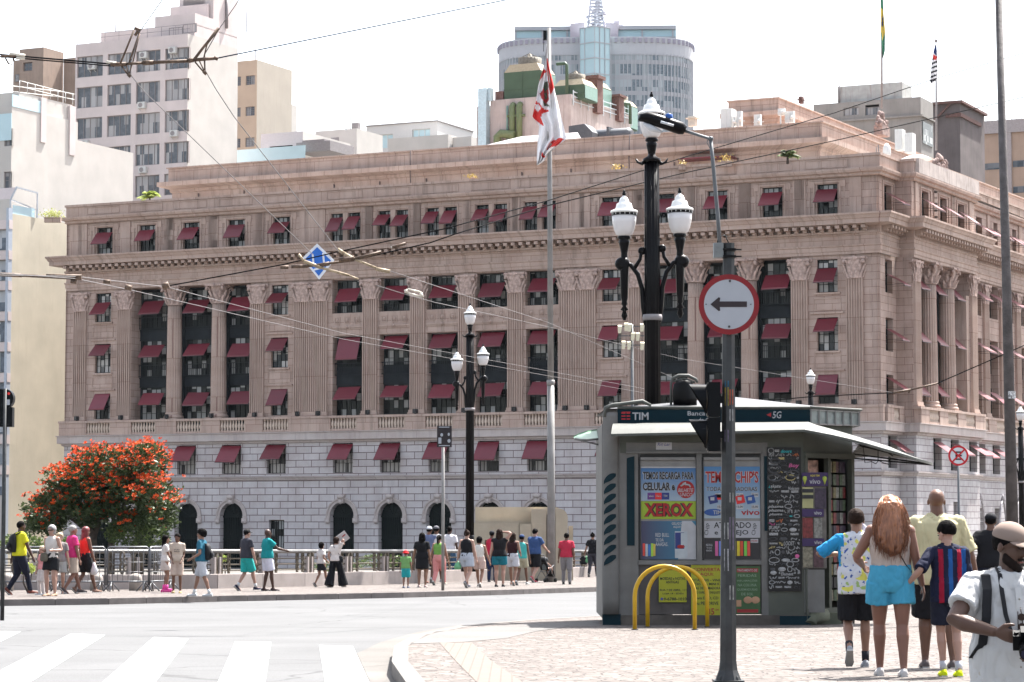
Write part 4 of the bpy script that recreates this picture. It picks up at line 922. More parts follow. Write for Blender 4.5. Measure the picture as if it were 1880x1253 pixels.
M_PAVE = asphalt('pavement_concrete', (.13, .122, .115), .1, 2)
M_KERB = pmat('kerb_granite', (.12, .105, .10), .8, var=.2, vs=3, bump=.4)
M_KERBL = pmat('kerb_pale', (.11, .10, .092), .8, var=.12, vs=2)
ys = [-30, 0, 14, 15, 16, 17, 18, 19, 20, 21, 30, 45, 60, 80, 100, 150, 260, 600, 1600]
mb = MB(); mb.grid([[(x, y, g(y)-.145) for x in (-900, -100, 0, 100, 900)] for y in ys], closed=False, caps=False, smooth=False)
tag(mb.build('ground', M_GROUND), kind='structure')
mb = MB(); mb.grid([[(x, y, g(y)-.14) for x in (-90, 0, 90)] for y in ys[:15]], closed=False, caps=False, smooth=False)
tag(mb.build('road', M_ROAD), kind='structure')
def sheet(name, near, far, mat, dz, thick=0, ny=None):
 """strip between two polylines of equal length, following the slope"""
 mb = MB()
 for i in range(len(near)-1):
  a, b_, c_, d = near[i], near[i+1], far[i+1], far[i]; n = 8
  for k in range(n):
   q = [(lerp(a[0], d[0], t), lerp(a[1], d[1], t)) for t in (k/n, (k+1)/n)]; r_ = [(lerp(b_[0], c_[0], t), lerp(b_[1], c_[1], t)) for t in (k/n, (k+1)/n)]
   mb.face([(*q[0], g(q[0][1])+dz), (*r_[0], g(r_[0][1])+dz), (*r_[1], g(r_[1][1])+dz), (*q[1], g(q[1][1])+dz)])
 return mb.build(name, mat, merge=True)
def kerb(name, pts, w_, mat, top=0.0, bot=-.16, seg=1.0):
 mb = MB(); P_ = [Vector((p[0], p[1])) for p in pts]; rs = off_path([tuple(p) for p in P_], -w_)
 # individual stones with thin joints
 for i in range(len(P_)-1):
  ln = (P_[i+1]-P_[i]).length; n = max(1, int(ln/seg))
  for k in range(n):
   t0, t1 = (k+.006)/n, (k+.994)/n
   q = [P_[i].lerp(P_[i+1], t0), P_[i].lerp(P_[i+1], t1), rs[i].lerp(rs[i+1], t1), rs[i].lerp(rs[i+1], t0)]
   lo = [(p.x, p.y, g(p.y)+bot) for p in q]; hi = [(p.x, p.y, g(p.y)+top) for p in q]; ch = [(p.x+(c_.x-p.x)*.06, p.y+(c_.y-p.y)*.06, g(p.y)+top+.012) for p, c_ in [(p, sum(q, Vector((0, 0)))/4) for p in q]]
   mb.grid([lo, hi, ch], smooth=False)
 return tag(mb.build(name, mat), kind='structure')
# far pavement along the viaduct rail
kp = [Gz(x, y, -.0) for x, y in ((-700, 1113), (-60, 1104), (0, 1102), (200, 1099.5), (400, 1095), (560, 1092), (740, 1088.5), (900, 1084.5), (1100, 1078.5), (1400, 1069), (1900, 1058))]
kp = [(p.x, p.y) for p in kp]
wallpx = [(-700, 1088), (-60, 1084.5), (0, 1084), (200, 1083), (400, 1081), (560, 1077), (740, 1072), (900, 1066.5), (1100, 1059), (1400, 1051), (1900, 1042)]
wp = [Gz(x, y) for x, y in wallpx]; wp = [(p.x, p.y) for p in wp]
far2 = [(p[0], p[1]+3) for p in wp]
kin = [(q.x, q.y) for q in off_path(kp, -.14)]
tag(sheet('pavement', kin, far2, M_COB, .0), kind='structure')
kerb('kerb', kp, .14, M_KERB, .002, -.16)
# near plaza
np_ = [Gz(x, y, 0) for x, y in ((775, 1300), (745, 1253), (719, 1215), (724, 1186), (760, 1166), (848, 1149), (960, 1139), (1100, 1131), (1300, 1118))]
np_ = [(p.x, p.y) for p in np_]
np_ = [(np_[0][0]+.8, np_[0][1]-4), ]+np_+[(np_[-1][0]+5, np_[-1][1]+12), (16, 75), (22, 100), (34, 150)]
kin = [(q.x, q.y) for q in off_path(np_, .0)]
ko = off_path(np_, .17); ko = [(q.x, q.y) for q in ko]
rt = [(60, p[1]+(0 if i < 12 else 0)) for i, p in enumerate(ko)]
rt = [(70, 10), (70, 18), (70, 19), (70, 21), (70, 23), (70, 25), (70, 27), (70, 30), (70, 34), (70, 40)][:len(ko)]
while len(rt) < len(ko): rt.append((70, 45+25*(len(rt)-10)))
def tri_sheet(name, poly, mat, dz, y0, y1, step=1.5):
 bm = bmesh.new(); vs = [bm.verts.new((p[0], p[1], 0)) for p in poly]; bm.faces.new(vs)
 for Y in [21]+[y0+step*k for k in range(int((y1-y0)/step))]+[14, 15, 16, 17, 18, 19, 20]:
  bmesh.ops.bisect_plane(bm, geom=bm.verts[:]+bm.edges[:]+bm.faces[:], plane_co=(0, Y, 0), plane_no=(0, 1, 0))
 bmesh.ops.triangulate(bm, faces=bm.faces)
 for v in bm.verts: v.co.z = g(v.co.y)+dz
 me = bpy.data.meshes.new(name); bm.to_mesh(me); bm.free(); me.materials.append(mat)
 me.update()
 for p in me.polygons:
  if p.normal.z < 0: p.flip()
 return link(name, me)
poly = ko+[(80, 170), (80, 8)]
poly = [(p[0], max(8, p[1])) for p in poly]
tag(tri_sheet('plaza_pavement', poly, M_COB, 0, 22, 160, 8), kind='structure')
def kerb2(name, outer, inner, mat, top, bot, seg):
 mb = MB()
 for i in range(len(outer)-1):
  a, b_, c_, d = Vector(outer[i]), Vector(outer[i+1]), Vector(inner[i+1]), Vector(inner[i]); n = max(1, int((b_-a).length/seg))
  for k in range(n):
   t0, t1 = (k+.006)/n, (k+.994)/n; q = [a.lerp(b_, t0), a.lerp(b_, t1), d.lerp(c_, t1), d.lerp(c_, t0)]
   mb.grid([[(p.x, p.y, g(p.y)+z) for p in q] for z in (bot, top)], smooth=False)
 return tag(mb.build(name, mat), kind='structure')
kerb2('plaza_kerb', np_, ko, M_KERBL, .004, -.16, .9)
# smooth concrete apron between kerb and stones, and the ribbed strip
ap = [Gz(x, y, .004) for x, y in ((752, 1182), (800, 1160), (900, 1150), (1100, 1140), (1100, 1149), (1050, 1150), (980, 1160), (930, 1172), (850, 1179))]
tag(tri_sheet('apron', [(p.x, p.y) for p in ap], M_PAVE, .004, 22, 60, 4), kind='structure')
rb = [Gz(x, y, .004) for x, y in ((807, 1180), (866, 1180), (900, 1212), (1010, 1300), (910, 1300), (838, 1215))]
m_, nt, b_ = new_mat('ribbed_paving'); co = coords(nt, 'Object', (1, 1, 1)); br = N(nt, 'ShaderNodeTexBrick'); L(nt, co, br.inputs[0]); br.inputs['Scale'].default_value = 1; br.inputs['Brick Width'].default_value = .2; br.inputs['Row Height'].default_value = .1; br.inputs['Mortar Size'].default_value = .008
br.inputs['Color1'].default_value = (.13, .10, .08, 1); br.inputs['Color2'].default_value = (.11, .085, .07, 1); br.inputs['Mortar'].default_value = (.04, .03, .025, 1); L(nt, br.outputs[0], b_.inputs['Base Color']); b_.inputs['Roughness'].default_value = .9
tag(tri_sheet('ribbed_paving', [(p.x, p.y) for p in rb], m_, .004, 22, 60, 4), kind='structure')
# rough gutter along the plaza corner
gt = [Gz(x, y, -.136) for x, y in ((655, 1200), (700, 1179), (770, 1160), (850, 1147), (848, 1151), (760, 1170), (724, 1190), (719, 1225), (745, 1262), (700, 1290), (680, 1253))]
tag(tri_sheet('gutter', [(p.x, p.y) for p in gt], M_GROUND, -.136, 22, 60, 4), kind='structure')
# zebra crossing
Z_ = [((-60, 1158), (38, 1160), (-150, 1253), (-300, 1253)), ((130, 1164), (193, 1166), (55, 1253), (-42, 1253)), ((282, 1170), (346, 1173), (285, 1253), (188, 1253)), ((432, 1178), (498, 1179), (487, 1253), (400, 1253)), ((586, 1185), (648, 1187), (678, 1253), (597, 1253))]
for q in Z_:
 p = [Gz(x, y, -.136) for x, y in q]; e = [(p[2]-p[1])*.5, (p[3]-p[0])*.5]
 pts = [(p[0].x, p[0].y), (p[1].x, p[1].y), (p[2].x+e[0].x, p[2].y+e[0].y), (p[3].x+e[1].x, p[3].y+e[1].y)]
 tag(tri_sheet('zebra_stripe', pts, M_PAINT, -.136, 22, 60, 1.0), kind='structure')
# shrubby bank behind the rail
# ================================================================ viaduct rail
M_BRZ = pmat('old_bronze', (.075, .06, .042), .6, .0, var=.35, vs=8); M_RAILT = pmat('worn_rail_top', (.15, .145, .14), .4, .5, var=.2, vs=3)
GRAN = pmat('parapet_granite', (.27, .235, .22), .9, var=.12, vs=2, stain=.4, scol=(.2, .16, .14), bump=.6, bs=25)
rl = empty('viaduct_railing', (wp[4][0], wp[4][1], 0), 0, 'low granite wall with bronze chain link railing along the far pavement', 'railing')
O_ = Vector((wp[4][0], wp[4][1]))
lp = [(p[0]-O_.x, p[1]-O_.y) for p in wp]
def gl(x, y): return g(y+O_.y)
mb = MB(); back = [(q.x, q.y) for q in off_path(lp, -.4)]
for i in range(len(lp)-1):
 a, b_, c_, d = lp[i], lp[i+1], back[i+1], back[i]
 n = max(1, int(math.hypot(b_[0]-a[0], b_[1]-a[1])/2.4))
 for k in range(n):
  t0, t1 = (k+.004)/n, (k+.996)/n
  q = [(lerp(a[0], b_[0], t), lerp(a[1], b_[1], t)) for t in (t0, t1)]+[(lerp(d[0], c_[0], t), lerp(d[1], c_[1], t)) for t in (t1, t0)]
  mb.grid([[(x, y, gl(x, y)-.3) for x, y in q], [(x, y, gl(x, y)+.42) for x, y in q], [(x, y+.02, gl(x, y)+.44) for x, y in q]], smooth=False)
mb.build('wall', GRAN, rl)
mid = [(q.x, q.y) for q in off_path(lp, -.18)]
def along(pts, step, ph=0):
 out = []; acc = ph
 for i in range(len(pts)-1):
  a, b_ = Vector(pts[i]), Vector(pts[i+1]); ln = (b_-a).length
  while acc < ln: q = a.lerp(b_, acc/ln); out.append((q.x, q.y, math.atan2(b_.y-a.y, b_.x-a.x))); acc += step
  acc -= ln
 return out
mb = MB(); mb.tube([(x, y, gl(x, y)+1.12) for x, y in mid], .065, 10); mb.build('handrail', M_RAILT, rl)
mb = MB()
for h in (.54, .72, .90): mb.tube([(x, y, gl(x, y)+h) for x, y in mid], .024, 6)
mb.build('rail_bar', M_BRZ, rl)
lk = MB()
for z0 in (.5, .8): lk.tube([(.06*cos(t), .0, z0+.14+.16*sin(t)) for t in [2*pi*k/12 for k in range(13)]], .035, 6)
lk.tube([(0, 0, .44), (0, 0, .5)], .05, 6); lk.tube([(0, 0, 1.06), (0, 0, 1.12)], .04, 6); LINK = lk.mesh('rail_link', M_BRZ)
pr = MB()
for s in (-.14, .14): pr.tube([(s, 0, .42), (s, 0, .9), (s+.02, 0, 1.02), (s*.3, 0, 1.1)], [.075, .075, .06, .05], 8); 
PIER = pr.mesh('rail_pier', M_BRZ); pb = MB()
pb.box(-.05, .05, -.09, .09, .42, .95); pb.box(-.34, -.24, -.09, .09, .42, .95); PBLK = pb.mesh('pier_block', GRAN)
seq = along(mid, 2.85, .35)
for x, y, a in seq:
 if not (-22 < x+O_.x < 18): continue
 o = link('rail_pier', PIER, rl, (x, y, gl(x, y)), a); link('pier_block', PBLK, o)
 for dx in (.62, 1.95, 2.3): link('rail_link', LINK, rl, (x+dx*cos(a), y+dx*sin(a), gl(x, y)), a)
# ================================================================ bollards and crowd barriers
bo = MB(); bo.lathe([(.185, 0), (.185, .33), (.175, .40), (.14, .455), (.08, .485), (.01, .49)], n=20); BOL = bo.mesh('bollard', pmat('bollard_concrete', (.28, .25, .225), .9, var=.1, vs=4, bump=.3))
for x, lab in ((15, 'white concrete bollard at the left frame edge, beside the person in yellow'), (178, 'white concrete bollard behind the couple in pink and red'), (250, 'white concrete bollard behind the third crowd barrier, left of the children')):
 p = Gz(x, 1084.5); o = tag(link('bollard', BOL, None, (p.x, 73.6, g(73.6))), lab, 'bollard', 'round topped concrete bollards'); o.location.x = ray(x, HOR).x/ray(x, HOR).y*73.6
M_GALV = pmat('galvanised_tube', (.11, .113, .12), .4, .3, var=.15, vs=5)
def barrier(xa, xb, Ya, Yb, label):
 a = Vector((ray(xa, HOR).x/ray(xa, HOR).y*Ya, Ya)); b_ = Vector((ray(xb, HOR).x/ray(xb, HOR).y*Yb, Yb)); d = b_-a; w_ = d.length
 o = empty('crowd_barrier', (a.x, a.y, g(Ya)), math.atan2(d.y, d.x), label, 'barrier', 'steel crowd barriers on the far pavement')
 m = MB(); r = .026; h = 1.24; l0 = .28
 m.tube([(0, 0, l0-.1), (0, 0, h-.06), (.06, 0, h), (w_-.06, 0, h), (w_, 0, h-.06), (w_, 0, l0-.1)], r, 8); m.tube([(0, 0, l0), (w_, 0, l0)], r*.9, 8); m.build('frame', M_GALV, o)
 m = MB(); n = max(4, int(w_/.14))
 for i in range(1, n): m.tube([(w_*i/n, 0, l0), (w_*i/n, 0, h)], .008, 5)
 for z in (.55, .82): m.tube([(0, 0, z), (w_, 0, z)], .008, 5)
 m.build('infill_bars', M_GALV, o)
 for x in (.12, w_-.12):
  f_ = MB(); f_.tube([(x-.05, -.26, .02), (x, 0, l0), (x+.05, .26, .02)], .02, 8); f_.tube([(x-.22, -.02, .015), (x, 0, l0), (x+.22, .02, .015)], .02, 8); f_.build('foot', M_GALV, o)
barrier(2, 98, 71.5, 71.5, 'leftmost steel crowd barrier, behind the person in the yellow shirt'); barrier(101, 194, 71.5, 71.6, 'steel crowd barrier behind the women in shorts and the pink shirt'); barrier(198, 274, 71.6, 71.8, 'steel crowd barrier fully in view left of the children'); barrier(276, 318, 71.8, 73.6, 'steel crowd barrier set at an angle behind the children')
# ================================================================ stone end block of the viaduct
SAND = pmat('sand_concrete', (.34, .29, .22), .9, var=.1, vs=1.2, stain=.45, scol=(.32, .26, .2), bump=.5, bs=8)
p0 = Gz(955, 1066); BY = p0.y; kx = lambda x, Y=BY: ray(x, HOR).x/ray(x, HOR).y*Y-p0.x; kz = lambda y: P(940, y, BY).z-g(BY)
eb = empty('viaduct_end_block', (p0.x, p0.y, g(BY)), 0, 'stepped sand coloured concrete block with rounded shoulders behind the grey flagpole', 'monument')
mb = MB(); a, c_ = kx(872)+.5, kx(1041); zt = kz(931)
def rounded(x0, x1, z0, z1, r, n=6): return [(x0, z0), (x1, z0), (x1, z1-r)]+[(x1-r+r*cos(t), z1-r+r*sin(t)) for t in [pi/2*k/n for k in range(1, n+1)]]+[(x0, z1)]
mb.prism(rounded(a-.5, c_, 0, zt, .5), .9, 1.9); mb.build('rear_slab', SAND, eb)
mb = MB(); mb.box(a-.6, kx(953), 0, .88, 0, kz(960)); mb.box(kx(954), kx(975), -.05, .88, 0, kz(962)); mb.build('front_slab', SAND, eb)
mb = MB(); mb.prism([(y, z) for y, z in rounded(0, .9, 0, kz(935), .3)], kx(975.5), kx(1003), 'yz'); mb.T = None; mb.build('pier', SAND, eb)
mb = MB(); mb.prism(rounded(kx(1020), kx(1042), 0, kz(934), .35), -.3, .85); mb.build('pier', SAND, eb)
mb = MB(); mb.box(kx(1004), kx(1019), .1, .8, 0, kz(945)); mb.build('recess_panel', pmat('dark_recess', (.12, .10, .09), .9), eb)  # panel between the piers, darker than the block
mb = MB(); mb.box(kx(1042)+.05, kx(1052), 0, .6, 0, kz(966)); mb.build('low_shoulder', SAND, eb)
# ================================================================ trees and plants
def leaf_mat(name, c1, c2, rough=.45, tr=.25):
 m, nt, b = new_mat(name); at = N(nt, 'ShaderNodeAttribute', attribute_name='tone'); 
 o = mix(nt, at.outputs['Fac'], c1, c2); L(nt, o, b.inputs['Base Color']); b.inputs['Roughness'].default_value = rough
 b.inputs['Specular IOR Level'].default_value = .12
 if tr:
  ts = N(nt, 'ShaderNodeBsdfTranslucent'); L(nt, o, ts.inputs[0]); ms = N(nt, 'ShaderNodeMixShader'); ms.inputs[0].default_value = tr
  L(nt, b.outputs[0], ms.inputs[1]); L(nt, ts.outputs[0], ms.inputs[2]); L(nt, ms.outputs[0], nt.nodes['Material Output'].inputs[0])
 return m
M_LEAF = leaf_mat('tree_leaf', (.018, .032, .012), (.07, .09, .036)); M_FLOW = leaf_mat('orange_blossom', (.46, .035, .012), (.60, .10, .02), .6, .2); M_BARK = pmat('bark', (.07, .055, .045), .95, var=.4, vs=8)
M_BUSH = leaf_mat('bush_leaf', (.03, .05, .02), (.13, .17, .05)); M_LIME = leaf_mat('lime_leaf', (.20, .26, .05), (.42, .48, .12))
def leaves(rnd, pts, size, asp=.45, up=.3, nrm=None, cup=0):
 """list of (point, outward normal) -> MB with tone values"""
 vs, fs, tn = [], [], []
 for p, n_ in pts:
  d = Vector((rnd.gauss(0, 1), rnd.gauss(0, 1), rnd.gauss(0, .6)+up)); d = (d+n_*1.0).normalized(); s = d.cross(Vector((rnd.gauss(0, 1), rnd.gauss(0, 1), rnd.gauss(0, 1)))).normalized()
  L2 = size*rnd.uniform(.6, 1.35); w_ = L2*asp; i = len(vs)
  vs += [p-d*L2*.5, p+s*w_*.5, p+d*L2*.5, p-s*w_*.5]; fs.append((i, i+1, i+2, i+3)); tn.append(rnd.random())
 return vs, fs, tn
def leaf_obj(name, data, mat, parent=None, loc=(0, 0, 0)):
 vs, fs, tn = data; me = bpy.data.meshes.new(name); me.from_pydata([tuple(v) for v in vs], [], fs); me.materials.append(mat)
 at = me.attributes.new('tone', 'FLOAT', 'FACE'); at.data.foreach_set('value', tn); me.update(); return link(name, me, parent, loc)
rn = random.Random(11); TYd = 93.0
t0 = P(186, HOR, TYd); TZ = g(TYd); ks = TYd/F_
tr = empty('flowering_tree', (t0.x, TYd, TZ), 0, 'broad dark green tree covered in orange blossom behind the crowd barriers', 'tree')
def X(px): return (px-186)*ks
def Zt(py): return P(940, py, TYd).z-TZ
lobes = []
for (px, py, rx, rz) in ((95, 935, 40, 34), (120, 890, 42, 38), (165, 855, 50, 40), (215, 850, 50, 36), (265, 845, 42, 32), (290, 905, 34, 34), (285, 940, 36, 26), (240, 905, 56, 40), (190, 905, 56, 44), (140, 935, 50, 34), (200, 945, 60, 26), (160, 875, 50, 36), (245, 880, 50, 40), (80, 955, 28, 18), (250, 955, 36, 18)):
 for dy in (-1.1, 0, 1.1): lobes.append((Vector((X(px)+rn.uniform(-.2, .2), dy*rn.uniform(.6, 1.3), Zt(py)+rn.uniform(-.15, .15)-(.15 if dy else 0))), rx*ks*.85, 1.0, rz*ks*.9))
pts, fpt = [], []
for c_, rx, ry, rz in lobes:
 # every lobe is a cluster of twigs
 for j in range(26):
  th_, ph = rn.uniform(0, 2*pi), math.acos(rn.uniform(-.75, 1)); n_ = Vector((cos(th_)*sin(ph), sin(th_)*sin(ph), cos(ph)))
  k = rn.uniform(.72, 1.1); tw = c_+Vector((n_.x*rx*k, n_.y*ry*k, n_.z*rz*k))
  for q in range(22): pts.append((tw+Vector((rn.gauss(0, .13), rn.gauss(0, .13), rn.gauss(0, .09))), n_))
  pf = max(0, (tw.z-Zt(955))/(Zt(820)-Zt(955)))
  if rn.random() < .16+1.3*pf and n_.z > -.35:
   for q in range(rn.randint(3, 6)): fpt.append((tw+n_*.1+Vector((rn.gauss(0, .18), rn.gauss(0, .18), rn.gauss(.05, .09))), n_))
leaf_obj('crown', leaves(rn, pts, .17, .5), M_LEAF, tr)
fv, ff, ft = [], [], []
for p, n_ in fpt:
 tone = rn.random()
 for j in range(6):
  d = Vector((rn.gauss(0, 1), rn.gauss(0, 1), abs(rn.gauss(0, .7))+.25)).normalized(); s = d.orthogonal().normalized()*.026; i = len(fv)
  fv += [p-s, p+d*.10+s, p+d*.11-s*.6, p-s*1.3+d*.03]; ff.append((i, i+1, i+2, i+3)); ft.append(min(1, max(0, tone+rn.gauss(0, .2))))
leaf_obj('blossom', (fv, ff, ft), M_FLOW, tr)
mb = MB()
for k, (bx, bz) in enumerate(((X(100), Zt(930)), (X(140), Zt(890)), (X(190), Zt(880)), (X(240), Zt(890)), (X(285), Zt(920)), (X(215), Zt(930)))):
 sx = (-.25 if k < 3 else .35); mb.tube([(sx, 0, -.2), (sx*1.1, .05, Zt(985)), (lerp(sx, bx, .4), .1*(-1)**k, Zt(962)), (bx, .4*(-1)**k, bz)], [.17, .12, .09, .03], 7)
mb.tube([(X(258), .2, -.2), (X(262), .2, Zt(975)), (X(248), .3, Zt(950))], [.1, .07, .04], 6)
mb.build('trunk', M_BARK, tr)
def bush(name, px, py, wpx, hpx, Y, mat, label, n=900, size=.13, cat='shrub', group=None, flowers=0, base=None):
 c_ = P(px, py, Y); zb = g(Y) if base is None else base; o = empty(name, (c_.x, Y, zb), 0, label, cat, group); k = Y/F_; pts = []
 for i in range(n):
  a, b_ = rn.uniform(0, 2*pi), rn.uniform(-1, 1); r_ = rn.uniform(.55, 1.05)**.6; n_ = Vector((cos(a)*math.sqrt(1-b_*b_), sin(a)*math.sqrt(1-b_*b_), b_))
  wob = 1+.28*noise.noise(Vector((n_.x*2.2+px, n_.y*2.2, n_.z*2.2)))
  pts.append((Vector((n_.x*wpx*k/2*r_*wob, n_.y*wpx*k/2.4*r_*wob, c_.z-zb+n_.z*hpx*k/2*r_*wob)), n_))
 leaf_obj('foliage', leaves(rn, pts, size, .45), mat, o)
 m = MB(); zc = c_.z-zb
 for i in range(4): a = i*1.6; m.tube([(.04*i, 0, -.1), (.1*cos(a), .1*sin(a), zc*.4), (wpx*k/4*cos(a), wpx*k/4*sin(a), zc)], [.035, .025, .01], 5)
 m.build('stem', M_BARK, o); return o
bush('dark_shrub', 255, 985, 120, 44, 92, M_BUSH, 'dark low shrub to the right under the flowering tree', 1800, .13)
bush('dark_shrub', 40, 1000, 90, 40, 84, M_BUSH, 'dark shrub behind the leftmost crowd barrier', 1300, .12)
bush('dark_shrub', 120, 1010, 80, 44, 82, M_BUSH, 'dark shrub behind the second crowd barrier', 1300, .12)
bush('lime_shrub', 50, 1044, 30, 20, 70, M_LIME, 'small yellow green shrub low behind the person in yellow', 400, .08)
bush('lime_shrub', 408, 1026, 18, 14, 79, M_LIME, 'small bright green plant behind the rail near the man in teal', 240, .07)
bush('low_shrub', 620, 1040, 90, 20, 92, M_BUSH, 'low dark shrub seen through the rail behind the woman in black trousers', 900, .09)
bush('low_shrub', 700, 1030, 90, 26, 94, M_BUSH, 'low dark shrub seen through the rail left of the child in a red hat', 900, .09)
# ================================================================ street lamps
M_BLK = pmat('black_enamel', (.004, .0035, .004), .33, 0, var=.3, vs=4, spec=.12); M_GLOBE = pmat('opal_glass', (.60, .57, .56), .25, var=.02); M_HAT = pmat('white_cap', (.74, .73, .70), .4, var=.08, vs=12)
def lantern_parts(parent, x, z, y=0):
 """opal bowl under a white stepped cap; z is the bottom of the bowl"""
 o = link('lantern', LGLOBE, parent, (x, y, z)); link('cap', LCAP, o); link('band', LBAND, o); link('finial', LFIN, o); return o
m = MB(); m.lathe([(.085, 0), (.14, .04), (.175, .12), (.20, .24), (.207, .36)], n=24); LGLOBE = m.mesh('lantern', M_GLOBE)
m = MB(); m.lathe([(.225, .40), (.235, .42), (.225, .44), (.15, .47), (.14, .50), (.125, .56), (.085, .585), (.08, .62), (.06, .66), (.03, .68), (.02, .70)], n=24); LCAP = m.mesh('cap', M_HAT)
m = MB(); m.lathe([(.208, .355), (.216, .36), (.216, .40), (.20, .402)], n=24); 
for k in range(16): a = 2*pi*k/16; m.k = 1; m.box(.214*cos(a)-.0, .214*cos(a)+.008, .214*sin(a)-.02, .214*sin(a)+.02, .365, .395)
LBAND = m.mesh('band', [M_BLK, M_HAT])
m = MB(); m.lathe([(.015, .69), (.03, .71), (.035, .735), (.018, .76), (.022, .775), (.005, .80)], n=10); LFIN = m.mesh('finial', M_BLK)
m = MB(); m.lathe([(.06, -.46), (.075, -.44), (.06, -.40), (.055, -.3), (.09, -.13), (.095, -.09), (.07, -.08), (.11, -.05), (.11, -.02), (.085, 0)], n=18); LNECK = m.mesh('neck', M_BLK)
def street_lamp(x, Y, ztop, label, arms=1, rz=0, pole_r=.135, lift=(0, 0), base=None, tip=0, sc=1):
 """ztop: world height of the finial"""
 zb = g(Y) if base is None else base; H = (ztop-zb)/sc; o = empty('street_lamp', (x, Y, zb), rz, label, 'street lamp', 'black street lamps with white lanterns'); o.scale = (sc, sc, sc)
 m = MB(); pt = H-1.21
 m.lathe([(.32, 0), (.32, .12), (.27, .16), (.27, .5), (.21, .6), (.2, .9), (.16, 1.0), (.165, 1.1), (pole_r*1.08, 1.2), (pole_r*1.08, 1.3)], n=24)
 m.lathe([(pole_r*1.05, 1.2), (pole_r, pt-2.0), (pole_r*.95, pt)], n=48, flute=.13, nf=12)
 m.lathe([(pole_r*1.1, pt), (pole_r*1.15, pt+.05), (.07, pt+.1), (.06, pt+.14)], n=18); m.build('pole', M_BLK, o)
 m = MB(); 
 for s in (-1, 1): m.tube([(s*.05, 0, pt+.06), (s*.17, 0, pt-.03), (s*.24, 0, pt+.0), (s*.27, 0, pt+.06)], [.04, .03, .022, .012], 8)
 m.build('collar', M_BLK, o)
 link('neck', LNECK, o, (0, 0, H-.80)); lantern_parts(o, 0, H-.80)
 if arms > 1:
  for s, up in ((-1, lift[0]), (1, lift[1])):
   m = MB(); zn = H-2.92+up; X_ = s*.47
   m.tube([(s*.10, 0, zn-1.05), (s*.15, 0, zn-.75), (s*.17, 0, zn-.45), (s*.24, 0, zn-.2), (s*.36, 0, zn-.04), (s*.50, 0, zn-.0)], [.05, .045, .04, .04, .04, .045], 8)
   m.tube([(s*.30, 0, zn-.1), (s*.20, 0, zn+.06), (s*.18, 0, zn+.2)], [.035, .03, .03], 8); m.ell((s*.17, 0, zn+.2), (.07, .045, .07), 10, 6)
   m.ell((s*.50, 0, zn-.02), (.13, .09, .12), 12, 8); m.tube([(s*.5, -.11, zn-.02), (s*.5, .11, zn-.02)], .06, 12)
   m.lathe([(.02, -.98), (.055, -.9), (.03, -.82), (.07, -.8), (.03, -.74), (.055, -.7), (.045, -.66), (.06, -.6), (.075, -.15), (.085, 0), (.06, .08)], (X_, 0, zn), 14)
   m.build('arm', M_BLK, o); link('neck', LNECK, o, (X_, 0, zn+.46)); lantern_parts(o, X_, zn+.44)
  m = MB(); m.lathe([(pole_r*1.2, H-3.9), (pole_r*1.25, H-3.85), (pole_r*1.2, H-3.8)], n=18); m.build('clamp', M_FRG, o)
 return o
def W(x, y, Y): return P(x, y, Y)
p = W(1196, 168, 43); street_lamp(p.x, 43, p.z, 'large black three lantern street lamp rising behind the newspaper kiosk', 3, .0, lift=(0, .04))
p = W(863, 556, 92); street_lamp(p.x, 92, p.z, 'black three lantern street lamp standing beyond the far crowd, in the middle of the street', 3, .0, pole_r=.15, lift=(.0, .2), base=g(92)+.4)
p = W(1488, 675, 130); street_lamp(p.x, 130, p.z, 'small single lantern street lamp seen over the right end of the kiosk roof', 1, 0, sc=1.08)
p = W(1873, 743, 140); street_lamp(p.x, 140, p.z, 'distant three lantern street lamp at the right frame edge, beside the tall pole', 3, .2, sc=1.1)
# ================================================================ grey flagpole with the hanging flag
FY = 94.0; kf = FY/F_
M_GALV2 = pmat('grey_pole_paint', (.21, .20, .19), .55, .1, var=.18, vs=2.5, stain=.3)
pb_ = W(1012.5, 1064, FY); pt_ = W(1008, 52, FY); Hf = pt_.z-g(FY)
o = empty('flagpole', (pb_.x, FY, g(FY)), 0, 'tall grey metal flagpole rising in front of the pink building, centre right', 'flagpole'); dx = pt_.x-pb_.x; z1 = W(0, 703, FY).z-g(FY)
m = MB(); m.tube([(0, 0, 0), (dx*.3, 0, z1)], [.15, .135], 14); m.tube([(dx*.3, 0, z1-.1), (dx*.3, 0, z1+.1)], .15, 14); m.tube([(dx*.3, 0, z1), (dx, 0, Hf)], [.118, .07], 14); m.build('pole', M_GALV2, o)
m = MB(); zz_ = W(0, 62, FY).z-g(FY); m.box(dx-.22, dx-.08, -.06, .06, zz_-.25, zz_+.1); m.tube([(dx-.2, 0, zz_-.2), (dx-.2, 0, W(0, 95, FY).z-g(FY))], .012, 5); m.build('halyard', M_BLK, o)
M_CW = pmat('flag_white', (.80, .78, .78), .8, var=.05); M_CR = pmat('flag_red', (.62, .035, .03), .7, var=.08); M_CD = pmat('flag_crest_dark', (.09, .10, .07), .8, var=.5, vs=14); M_CM = pmat('flag_crest_red', (.34, .03, .035), .8, var=.3, vs=14)
def inpoly(x, y, pl):
 c_ = False; j = len(pl)-1
 for i in range(len(pl)):
  if (pl[i][1] > y) != (pl[j][1] > y) and x < (pl[j][0]-pl[i][0])*(y-pl[i][1])/(pl[j][1]-pl[i][1])+pl[i][0]: c_ = not c_
  j = i
 return c_
def interp(t, pts):
 for (a, va), (b_, vb) in zip(pts, pts[1:]):
  if t <= b_: return lerp(va, vb, (t-a)/(b_-a) if b_ > a else 0)
 return pts[-1][1]
